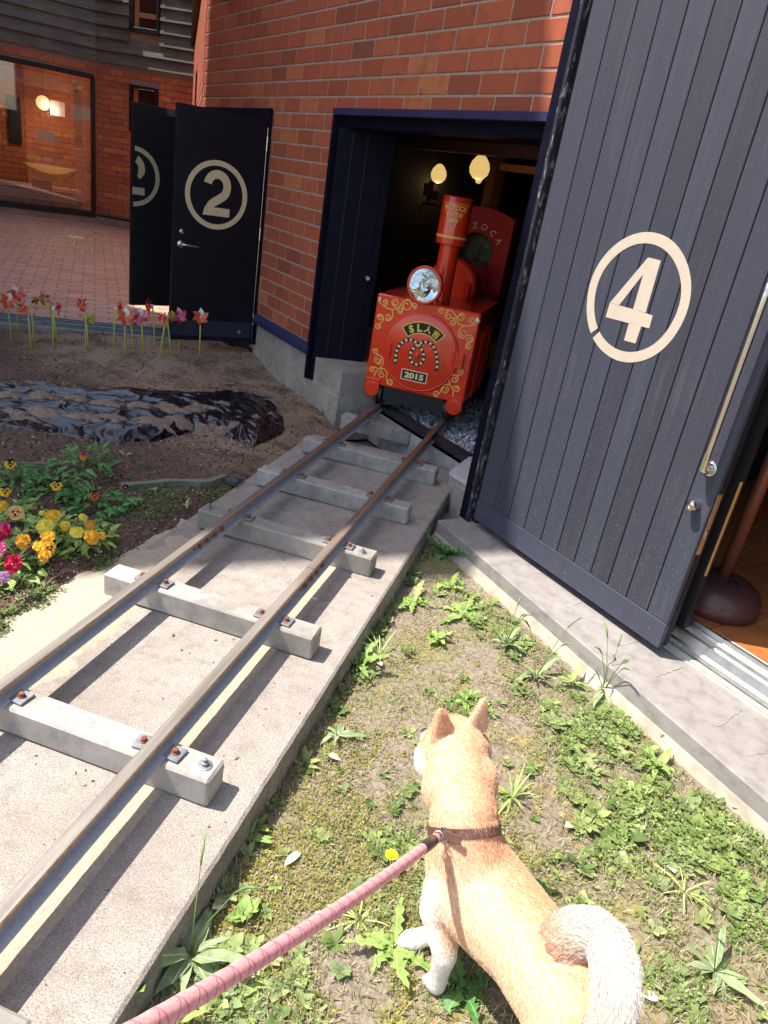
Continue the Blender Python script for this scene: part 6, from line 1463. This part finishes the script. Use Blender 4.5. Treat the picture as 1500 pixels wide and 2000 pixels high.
# small many leaved clumps
wmb = MB(); nb = 0
WC = [(.22,.33,.09),(.32,.43,.13),(.42,.52,.19),(.30,.40,.17),(.48,.55,.24),(.38,.48,.15),(.18,.28,.08)]
while nb < 760:
    x, y = lp_(); dd = dens(x, y)
    if rg.random() > max(.03, (dd-.35)*.7): continue
    z = zlawn(x, y); sz = rg.uniform(.013,.040)*(1.2 if dd > 1 else .85); wc_ = rg.choice(WC); nl = rg.randint(6, 12); kind_ = rg.random()
    for q in range(nl):
        a = rg.uniform(0,6.283); e = rg.uniform(.15,1.15); L = sz*rg.uniform(.6,1.15); W_ = L*(rg.uniform(.16,.24) if kind_ < .55 else rg.uniform(.28,.4)); f = rg.uniform(.8,1.15); c = tuple(min(1,k*f) for k in wc_)
        dx, dy = math.cos(a), math.sin(a); n0 = len(wmb.v); sx_ = rg.uniform(-.3,.3)
        for (t_, ww, el_) in ((.0,.25,e),(.35,.85,e*.85),(.7,1.0,e*.55),(1.0,.12,e*.25)):
            hx = L*t_*math.cos(el_); hz = L*(t_*math.sin(e)*(1-.35*t_)); sd_ = sx_*L*t_*t_
            cx0 = x+dx*hx-dy*sd_; cy0 = y+dy*hx+dx*sd_
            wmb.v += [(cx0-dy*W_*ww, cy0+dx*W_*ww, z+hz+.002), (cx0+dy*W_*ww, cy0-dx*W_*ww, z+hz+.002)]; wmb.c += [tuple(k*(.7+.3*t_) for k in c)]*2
        for k_ in range(3): wmb.f.append((n0+2*k_, n0+2*k_+1, n0+2*k_+3, n0+2*k_+2)); wmb.m.append(0)
    nb += 1
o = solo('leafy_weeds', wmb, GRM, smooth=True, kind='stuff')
mmb = MB(); nb = 0
MC = [(.36,.34,.08),(.46,.40,.11),(.32,.35,.10),(.50,.44,.17)]
while nb < 24000:
    x, y = lp_(); m_ = fbm(x, y, 4, 4, 31)*.7+.33*mossf(x, y)
    if m_ < .04 or x > .95 or rg.random() > .25+m_*3: continue
    z = zlawn(x, y)+rg.uniform(0,.004); L = rg.uniform(.003,.008); a = rg.uniform(0,6.28); dx, dy = math.cos(a), math.sin(a); c = rg.choice(MC)
    mmb.v += [(x,y,z),(x+dx*L-dy*L*.4,y+dy*L+dx*L*.4,z+.004),(x+dx*L+dy*L*.4,y+dy*L-dx*L*.4,z+.005)]; n0 = len(mmb.v)-3; mmb.f.append((n0,n0+1,n0+2)); mmb.m.append(0); mmb.c += [c]*3; nb += 1
solo('yellow_moss', mmb, GRM, kind='stuff')
# weeds on the soil near the slab
smb = MB(); nb = 0
while nb < 3600:
    u = rg.uniform(-10, 470); v = rg.uniform(940, 1250); p = at(u, v, 0); x, y = p.x, p.y
    if x > -.66 or rg.random() > max(0, .35+1.2*fbm(x, y, 5, 3, 2)) or (u < 200 and v < 1090): continue
    z = zsoil(x, y)+rg.uniform(.0,.014); L = rg.uniform(.006,.016); a = rg.uniform(0,6.28); dx, dy = math.cos(a), math.sin(a); W_ = L*.3; c = rg.choice([(.10,.19,.04),(.16,.27,.06),(.22,.33,.09)])
    smb.v += [(x,y,z),(x+dx*L*.5-dy*W_,y+dy*L*.5+dx*W_,z+.003),(x+dx*L,y+dy*L,z+.006),(x+dx*L*.5+dy*W_,y+dy*L*.5-dx*W_,z+.003)]; n0 = len(smb.v)-4; smb.f.append((n0,n0+1,n0+2,n0+3)); smb.m.append(0); smb.c += [c]*4; nb += 1
solo('bed_weeds', smb, GRM, kind='stuff')

# bits of dead leaf and grit blown onto the slab
DEB = MB(); rd = random.Random(91)
for _ in range(420):
    q = rd.random()
    if q < .45: x = rd.uniform(-.62,.22); y = rd.choice(SY[1:]+[2.97])+rd.choice((-.02,.105))+rd.gauss(0,.02)
    else: x = rd.uniform(-.64,.24); y = rd.uniform(-1.0,2.6)
    a = rd.uniform(0,6.28); L = rd.uniform(.002,.006)*(2.0 if rd.random() < .12 else 1); dx, dy = math.cos(a)*L, math.sin(a)*L; z = .0015; n0 = len(DEB.v); c = rd.choice([(.20,.11,.06),(.30,.19,.11),(.12,.08,.05),(.45,.36,.25)])
    if any(yy-.002 < y < yy+.088 for yy in SY): continue
    DEB.v += [(x-dx,y-dy,z),(x-dy*.4,y+dx*.4,z+.002),(x+dx,y+dy,z+.0005),(x+dy*.4,y-dx*.4,z)]; DEB.f.append((n0,n0+1,n0+2,n0+3)); DEB.m.append(0); DEB.c += [c]*4
solo('slab_debris', DEB, GRM, kind='stuff')
# ======================= DOG =============================================
def V3(*a): return Vector(a)
H_ = V3(1.020,-.250,.150); Ln = V3(.928,-.168,.152); Ch = V3(.818,-.078,.140); Sh = V3(.785,-.058,.170); Nb = V3(.760,-.046,.222); Nk = V3(.743,-.018,.272); Hd = V3(.693,.096,.318)
fw = (Ch-H_); fw.z = 0; fw.normalize(); rt_ = V3(fw.y,-fw.x,0)          # rt_ is the dog's right
hf = V3(-.70,.71,0).normalized(); hr = V3(hf.y,-hf.x,0)                # head heading, head's right
def ball(mb, c, r, s=(1,1,1), M=None, seg=14):
    V = []; Fs = []; n = seg; m_ = seg//2+1
    for i in range(m_+1):
        a = math.pi*i/m_
        for k in range(n):
            b = 2*math.pi*k/n; q = Vector((r*s[0]*math.sin(a)*math.cos(b), r*s[1]*math.sin(a)*math.sin(b), r*s[2]*math.cos(a)))
            V.append(tuple(Vector(c)+(M @ q if M is not None else q)))
    for i in range(m_):
        for k in range(n): Fs.append((i*n+k,(i+1)*n+k,(i+1)*n+(k+1)%n,i*n+(k+1)%n))
    mb.add(V, Fs)
def cap(mb, a, ra, b, rb, n=10):
    for i in range(n+1): t = i/n; ball(mb, Vector(a).lerp(Vector(b), t), ra*(1-t)+rb*t, seg=16)
bm0 = MB()
cap(bm0, H_, .095, Ln, .087, 10); cap(bm0, Ln, .087, Ch, .102, 10); cap(bm0, Ch, .100, Sh, .092, 4); cap(bm0, Sh, .090, Nb, .074, 6); cap(bm0, Nb, .074, Nk, .069, 5); cap(bm0, Nk, .069, Hd+V3(0,-.03,0), .067, 6)
ball(bm0, Ch+V3(0,0,-.03)+fw*.02, .092); ball(bm0, H_-fw*.03+V3(0,0,.005), .083)
ball(bm0, Hd, .072, (1.0,1.0,.93)); ball(bm0, Hd+hf*.012+V3(0,0,.004), .069)
for s_ in (-1, 1): ball(bm0, Hd+hr*.040*s_+V3(0,0,-.016)+hf*.006, .054); ball(bm0, Nk.lerp(Hd,.45)+rt_*.024*s_, .064)
mz = Hd+hf*.066-hr*.004+V3(0,0,-.034); cap(bm0, Hd+hf*.03+V3(0,0,-.024), .042, mz, .029, 6); cap(bm0, mz, .029, mz+hf*.024+V3(0,0,-.008), .022, 4)
# ears: rounded triangular shells
def ear(base, tip, w_):
    d = (tip-base); side = hr; n = 9
    for i in range(n+1):
        t = i/n; c = base+d*t; ww = w_*(1-t)**.75
        for q in (-1,-.5,0,.5,1): ball(bm0, c+side*ww*q, .0085*(1-.35*t), seg=8)
ear(Hd-hr*.040+V3(0,0,.048)+hf*.004, Hd-hr*.060+V3(0,0,.124)+hf*.016, .027); ear(Hd+hr*.040+V3(0,0,.048)+hf*.004, Hd+hr*.057+V3(0,0,.124)+hf*.016, .027)
# front legs
lf = at(851,1925,-.088); 
el = Sh-rt_*.062+V3(0,0,-.085)-fw*.005
cap(bm0, Sh-rt_*.048+V3(0,0,-.03), .052, el, .042, 6); cap(bm0, el, .040, V3(lf.x,lf.y,-.0)*1.0+V3(0,0,.012), .026, 6)
wr = V3(lf.x,lf.y,-.045); cap(bm0, V3(lf.x,lf.y,.012), .026, wr, .0195, 5); cap(bm0, wr, .020, V3(lf.x,lf.y,-.082), .021, 3); 
for q in (-1,0,1): ball(bm0, V3(lf.x,lf.y,-.089)+fw*.018+rt_*.010*q, .0125)
rf_p = at(806,1840,-.088); 
cap(bm0, Sh+rt_*.040+V3(0,0,-.05), .048, Sh+rt_*.03+fw*.03+V3(0,0,-.12), .036, 6); cap(bm0, Sh+rt_*.03+fw*.03+V3(0,0,-.12), .034, V3(rf_p.x,rf_p.y,-.055)+rt_*.03-fw*.02, .020, 7); cap(bm0, V3(rf_p.x,rf_p.y,-.055)+rt_*.03-fw*.02, .020, V3(rf_p.x,rf_p.y,-.082), .022, 3)
for q in (-1,0,1): ball(bm0, V3(rf_p.x,rf_p.y,-.088)+fw*.014-rt_*.012+rt_*.010*q+fw*.004*q, .0135)
# hind legs: thigh, stifle forward, hock back, upright shank
hp = []
for s_, off in ((-1, -.045), (1, .02)):
    hip = H_+rt_*.046*s_+V3(0,0,-.02)-fw*.01; kn_ = H_+rt_*.054*s_+fw*(.045+off)+V3(0,0,-.095); hk = H_+rt_*.055*s_-fw*(.055-off)+V3(0,0,-.155); pw = H_+rt_*.055*s_-fw*(.045-off); pw = V3(pw.x,pw.y,-.082); hp.append(pw)
    cap(bm0, hip, .062, kn_, .040, 6); cap(bm0, kn_, .038, hk, .022, 6); cap(bm0, hk, .022, pw, .018, 5)
    for q in (-1,0,1): ball(bm0, pw+fw*.016+rt_*.010*q+V3(0,0,-.006), .0135)
# curled tail
tail = [at(1078,1862,.200), at(1098,1838,.240), at(1126,1822,.268), at(1158,1822,.285), at(1186,1845,.294), at(1201,1888,.292), at(1205,1938,.276), at(1198,1985,.256), at(1180,2020,.236)]
tr_ = [.044,.040,.037,.036,.036,.036,.035,.031,.020]
for i in range(len(tail)-1): cap(bm0, tail[i], tr_[i], tail[i+1], tr_[i+1], 6)
body0 = bm0.mesh('dog_raw', BLACK)
tmp = bpy.data.objects.new('tmp', body0); COL.objects.link(tmp)
md = tmp.modifiers.new('r', 'REMESH'); md.mode = 'VOXEL'; md.voxel_size = .0052; md.use_smooth_shade = True
ms_ = tmp.modifiers.new('s', 'SMOOTH'); ms_.iterations = 7; ms_.factor = .6
bpy.context.view_layer.update(); dme = bpy.data.meshes.new_from_object(tmp.evaluated_get(bpy.context.evaluated_depsgraph_get())); bpy.data.objects.remove(tmp)
dme.name = 'dog_body'
nv_ = len(dme.vertices); co = np.empty(nv_*3, np.float32); dme.vertices.foreach_get('co', co); co = co.reshape(-1,3)
no = np.empty(nv_*3, np.float32); dme.vertices.foreach_get('normal', no); no = no.reshape(-1,3)
TAN = np.array([.85,.56,.36]); TANL = np.array([.88,.70,.52]); WHI = np.array([.86,.83,.78]); CRE = np.array([.84,.74,.55])
tp_ = np.array([list(t) for t in tail]); hd_ = np.array(Hd); hr_ = np.array(hr); hf_ = np.array(hf); fw_ = np.array(fw); rt__ = np.array(rt_)
rsn = np.random.RandomState(4)
def sm(x, a, b): t = np.clip((x-a)/(b-a), 0, 1); return t*t*(3-2*t)
def coat(P, Nn):
    n = len(P); nz = np.array([mn.noise(Vector(p*14)) for p in P.tolist() and [np.array(q) for q in P]]) if n < 60000 else np.zeros(n)
    c = np.tile(TAN, (n,1)); light = np.maximum(sm(np.abs((P-np.array(Ch))@rt__)+nz*.02, .05, .10), sm(-((P-np.array(Sh))@rt__)-.35*((P-np.array(Sh))@fw_)**2, .0, .05))  # flanks paler; sun highlight on the left shoulder put into the coat colour
    c = c*(1-light[:,None]*.55)+TANL*light[:,None]*.55
    up = sm(Nn[:,2], .5, 1.0); c = c*(1-.12*up[:,None])+TAN*.12*up[:,None]
    # underside and lower legs pale
    w_ = 1-sm(P[:,2]+nz*.02, .015, .075); w_ = np.maximum(w_, sm(-Nn[:,2], .35, .8)*(P[:,2] < .30))
    # left chest side pale strip, cheeks and throat
    hrel = P-hd_; lat = np.abs(hrel@hr_); fwd = hrel@hf_
    cheek = sm(lat+nz*.008, .052, .066)*(P[:,2] < .325)*(P[:,2] > .235)*sm(fwd, -.03, .01); muz = sm(fwd, .045, .08)*(P[:,2] < .32)
    w_ = np.maximum(w_, np.maximum(cheek, muz))
    lats = -(P-np.array(Ch))@rt__; w_ = np.maximum(w_, sm(lats+nz*.01, .085, .105)*(P[:,2] < .20)*((P-np.array(Ch))@fw_ > -.02))
    # rump behind the thighs
    bk = -(P-np.array(H_))@fw_; w_ = np.maximum(w_, sm(bk, .06, .095)*(P[:,2] < .14))
    # tail: outside white, inside and root tan
    d = np.full(n, 9.0); tt = np.zeros(n)
    for i in range(len(tp_)-1):
        a, b = tp_[i], tp_[i+1]; ab = b-a; t = np.clip(((P-a)@ab)/(ab@ab), 0, 1); dd = np.linalg.norm(P-(a+t[:,None]*ab), axis=1); k = dd < d; d = np.where(k, dd, d); tt = np.where(k, i+t, tt)
    tailm = (d < .043)&(tt > .9)
    cen = tp_[1:7].mean(0); outw = ((P-cen)@np.array([.70,.55,.45])); tw = (.75+.25*sm(outw+nz*.01, -.06, .01))*(.5+.5*sm(tt, .3, 2.0))*.95
    w_ = np.where(tailm, tw, w_)
    w_ = np.clip(w_, 0, 1)[:,None]; return c*(1-w_)+WHI*w_, tailm, tt
cols, tm_, tt_ = coat(co, no)
ca = dme.color_attributes.new('tint', 'FLOAT_COLOR', 'POINT'); ca.data.foreach_set('color', np.hstack([cols, np.ones((nv_,1))]).astype(np.float32).ravel())
SKIN = m_tint('coat_skin', .9, 0, .1, var=.08); dme.materials.clear(); dme.materials.append(SKIN); dme.polygons.foreach_set('material_index', [0]*len(dme.polygons)); dme.polygons.foreach_set('use_smooth', [True]*len(dme.polygons))
dog = thing('dog', Matrix.Identity(4), 'tan and white curly tailed dog standing on the grass, seen from behind', 'dog')
db = bpy.data.objects.new('body', dme); COL.objects.link(db); db.parent = dog
# fur
dme.calc_loop_triangles(); nt_ = len(dme.loop_triangles); tri = np.empty(nt_*3, np.int32); dme.loop_triangles.foreach_get('vertices', tri); tri = tri.reshape(-1,3)
A_, B_, C__ = co[tri[:,0]], co[tri[:,1]], co[tri[:,2]]; area = np.linalg.norm(np.cross(B_-A_, C__-A_), axis=1); 
NH = 190000; pick = rsn.choice(nt_, NH, p=area/area.sum()); u_ = rsn.rand(NH); v_ = rsn.rand(NH); fl = u_+v_ > 1; u_[fl] = 1-u_[fl]; v_[fl] = 1-v_[fl]
Pp = A_[pick]+(B_-A_)[pick]*u_[:,None]+(C__-A_)[pick]*v_[:,None]
Nn = no[tri[pick,0]]*(1-u_-v_)[:,None]+no[tri[pick,1]]*u_[:,None]+no[tri[pick,2]]*v_[:,None]; Nn /= np.linalg.norm(Nn,axis=1)[:,None]+1e-9
cc0 = cols[tri[pick,0]]*.34+cols[tri[pick,1]]*.33+cols[tri[pick,2]]*.33; tmh = tm_[tri[pick,0]]; tth = tt_[tri[pick,0]]
flow = np.tile(-fw_*.8+np.array([0,0,-.35]), (NH,1)); hdm = np.linalg.norm(Pp-hd_,axis=1) < .10; flow[hdm] = -hf_*.9+np.array([0,0,-.4])
lgm = (Pp[:,2] < .03); flow[lgm] = np.array([0,0,-1.0])
td = np.gradient(tp_, axis=0); flow[tmh] = td[np.clip(tth[tmh].round().astype(int),0,len(tp_)-1)]; fl_n = np.linalg.norm(flow,axis=1); flow = flow/fl_n[:,None]
flow = flow - Nn*(flow*Nn).sum(1)[:,None]
ln_ = np.full(NH,.0075); ln_[tmh] = .017; ln_[lgm] = .004; nk = (np.linalg.norm(Pp-np.array(Nb),axis=1) < .09)&~hdm; ln_[nk] = .012; ln_[hdm] = .0055
ln_ *= rsn.uniform(.6,1.25,NH)
dirv = flow*.95+Nn*(.24+.22*tmh[:,None])+rsn.normal(0,.10,(NH,3)); dirv /= np.linalg.norm(dirv,axis=1)[:,None]
tipP = Pp+dirv*ln_[:,None]; midP = Pp+dirv*ln_[:,None]*.5+Nn*ln_[:,None]*.10
sd = np.cross(dirv, rsn.normal(0,1,(NH,3))); sd /= np.linalg.norm(sd,axis=1)[:,None]; wd = (.00042+.00012*tmh)[:,None]*sd
FV = np.stack([Pp-wd, Pp+wd, midP+wd*.8, midP-wd*.8, tipP], 1).reshape(-1,3)
fcol = np.clip(cc0*rsn.uniform(.93,1.06,(NH,1)),0,1); FC = np.stack([fcol*.95,fcol*.95,fcol,fcol,np.clip(fcol*1.06,0,1)],1).reshape(-1,3)
fm_ = bpy.data.meshes.new('fur'); fm_.vertices.add(NH*5); fm_.vertices.foreach_set('co', FV.astype(np.float32).ravel())
idx = np.arange(NH)[:,None]*5; loops = np.hstack([idx,idx+1,idx+2,idx+3, idx+3,idx+2,idx+4]).ravel(); fm_.loops.add(NH*7); fm_.loops.foreach_set('vertex_index', loops.astype(np.int32))
fm_.polygons.add(NH*2); ls = np.stack([np.arange(NH)*7, np.arange(NH)*7+4],1).ravel(); fm_.polygons.foreach_set('loop_start', ls.astype(np.int32)); fm_.update(calc_edges=True); fm_.validate()
ca = fm_.color_attributes.new('tint','FLOAT_COLOR','POINT'); ca.data.foreach_set('color', np.hstack([FC,np.ones((len(FC),1))]).astype(np.float32).ravel())
fm_.materials.append(m_tint('coat_fur', .8, .40, .08, var=.04)); fo_ = bpy.data.objects.new('fur', fm_); COL.objects.link(fo_); fo_.parent = dog; fo_['kind'] = 'stuff'
# nose and eyes
np_ = mz+hf*.045+V3(0,0,-.004); mb = MB(); ball(mb, np_, .0095, (1.2,.8,.9), seg=12); part('nose', mb, BLACK, dog, smooth=True)
for s_ in (-1,1): mb = MB(); ball(mb, Hd+hf*.064+hr*.026*s_+V3(0,0,.004), .0085, seg=10); part('eye', mb, flat('eye_dark', (.01,.006,.004), .1, bmp=0), dog, smooth=True)
# collar
ax_ = (Hd-Nb).normalized(); ax_ = (ax_*.35+(Nk-Nb).normalized()*.65).normalized(); cc1 = Nb.lerp(Nk,.42); e1 = ax_.cross(UP).normalized(); e2 = e1.cross(ax_).normalized()
LEA = flat('brown_leather', (.12,.055,.04), .5, var=.2, scale=60, bmp=.2)
col_ = thing('dog_collar', Matrix.Translation(cc1), 'brown leather collar with a silver buckle round the dog\'s neck', 'collar')
mb = MB(); n = 40; V = []; rr = .0718
for k in range(n):
    a = 2*math.pi*k/n; q = (e1*math.cos(a)*1.04+e2*math.sin(a)*1.0)
    for (dr, dz) in ((0,-.009),(.0028,-.009),(.0028,.009),(0,.009)): V.append(tuple(q*(rr+dr)+ax_*dz))
mb.add(V, [(k*4+i, ((k+1)%n)*4+i, ((k+1)%n)*4+(i+1)%4, k*4+(i+1)%4) for k in range(n) for i in range(4)]); part('strap', mb, LEA, col_)
P0 = at(872,1612,.285); P0l = P0-cc1
kk = (P0l - ax_*P0l.dot(ax_)).normalized(); bp = kk*.081
tdir = ax_.cross(kk).normalized(); Mb = Matrix((( *tdir,0),( *ax_,0),( *kk,0),(0,0,0,1))).transposed(); Mb = Matrix.Translation(bp) @ Mb
mb = MB(); mb.cbox(-.014,.020,-.010,.010,-.005,.000,.001,Mb); part('strap_end', mb, LEA, col_)
mb = MB(); mb.cbox(.004,.040,-.0085,.0085,.001,.004,.001,Mb @ Matrix.Rotation(-.25,4,'Z')); part('strap_tongue', mb, LEA, col_)
mb = MB(); mb.tube([Mb @ Vector(q) for q in ((-.006,-.012,.002),(-.006,.012,.002),(.006,.012,.002),(.006,-.012,.002),(-.006,-.012,.002))], .0016, 6); part('buckle', mb, STEEL, col_)
# lead
L0 = Mb @ Vector((-.004,0,.006)) + cc1; L1 = at(290,2000,.735); 
ld = thing('dog_lead', Matrix.Translation(L0), 'pink rope lead with a dark woven pattern running from the collar to the lower left', 'dog lead')
dL = (L1-L0); 
def lpnt(t): return dL*t + V3(0,0,-.030)*4*t*(1-t)*.6
ring_c = lpnt(.022); dn = dL.normalized(); s1 = dn.orthogonal().normalized(); s2 = dn.cross(s1)
mb = MB(); mb.tube([(0,0,.0), lpnt(.008), lpnt(.020)], [.003,.0028,.003], 8); part('snap_hook', mb, GALV, ld)
mb = MB(); mb.tube([ring_c+s1*.010*math.cos(a)+s2*.010*math.sin(a) for a in [2*math.pi*k/20 for k in range(21)]], .0017, 6); part('ring', mb, GALV, ld)
mb = MB(); mb.tube([lpnt(.028+.0*k+t) for k, t in enumerate((0,.012,.024))], [.0088,.0095,.0092], 16); part('rope_end', mb, None or flat('pink_rope_plain', (.62,.24,.24), .8, bmp=.2), ld, smooth=True)
mb = MB(); mb.tube([lpnt(t) for t in (.052,.056,.085,.128,.132)], [.0085,.0108,.0112,.0108,.0085], 18); part('sleeve', mb, flat('black_sleeve', (.035,.03,.032), .35, bmp=.05), ld, smooth=True)
def m_rope():
    m, t, b = nt('pink_rope'); uv = N_(t, 'ShaderNodeAttribute', attribute_name='tint'); s = N_(t, 'ShaderNodeSeparateXYZ'); t.links.new(uv.outputs['Vector'], s.inputs[0])
    def line(sgn, off):
        a = N_(t, 'ShaderNodeMath', operation='MULTIPLY_ADD'); a.inputs[1].default_value = sgn; t.links.new(s.outputs['X'], a.inputs[0]); t.links.new(s.outputs['Y'], a.inputs[2])
        c = N_(t, 'ShaderNodeMath', operation='ADD'); c.inputs[1].default_value = off; t.links.new(a.outputs[0], c.inputs[0])
        fr_ = N_(t, 'ShaderNodeMath', operation='FRACT'); t.links.new(c.outputs[0], fr_.inputs[0]); return N_m(t, fr_.outputs[0], .11, .06)
    nz = noise(t, 300, 3, vec=pos(t)); col = ramp(t, nz.outputs[0], [(.3,(.66,.25,.26)),(.7,(.82,.42,.41))]).outputs[0]
    mx = N_(t, 'ShaderNodeMath', operation='MAXIMUM'); t.links.new(line(1,0), mx.inputs[0]); t.links.new(line(-1,.3), mx.inputs[1])
    f = N_(t, 'ShaderNodeMath', operation='MULTIPLY'); t.links.new(mx.outputs[0], f.inputs[0]); t.links.new(ramp(t, nz.outputs[0], [(.35,(.25,)*3),(.6,(.85,)*3)]).outputs[0], f.inputs[1])
    c = mix(t, f.outputs[0], col, (.34,.09,.12)); t.links.new(c, b.inputs['Base Color']); b.inputs['Roughness'].default_value = .8
    bump(t, b, mix(t, .5, f.outputs[0], nz.outputs[0]), .12, .001); return m
mb = MB(); ts = [.130+1.22*i/220 for i in range(221)]; sg = 24; mb.tube([lpnt(t) for t in ts], [.0098+.0002*math.sin(i*.9) for i in range(221)], sg, cap=False)
LL_ = dL.length
mb.c = [(k/sg, ts[i]*LL_/.030, 0) for i in range(221) for k in range(sg)]
part('rope', mb, m_rope(), ld, smooth=True)
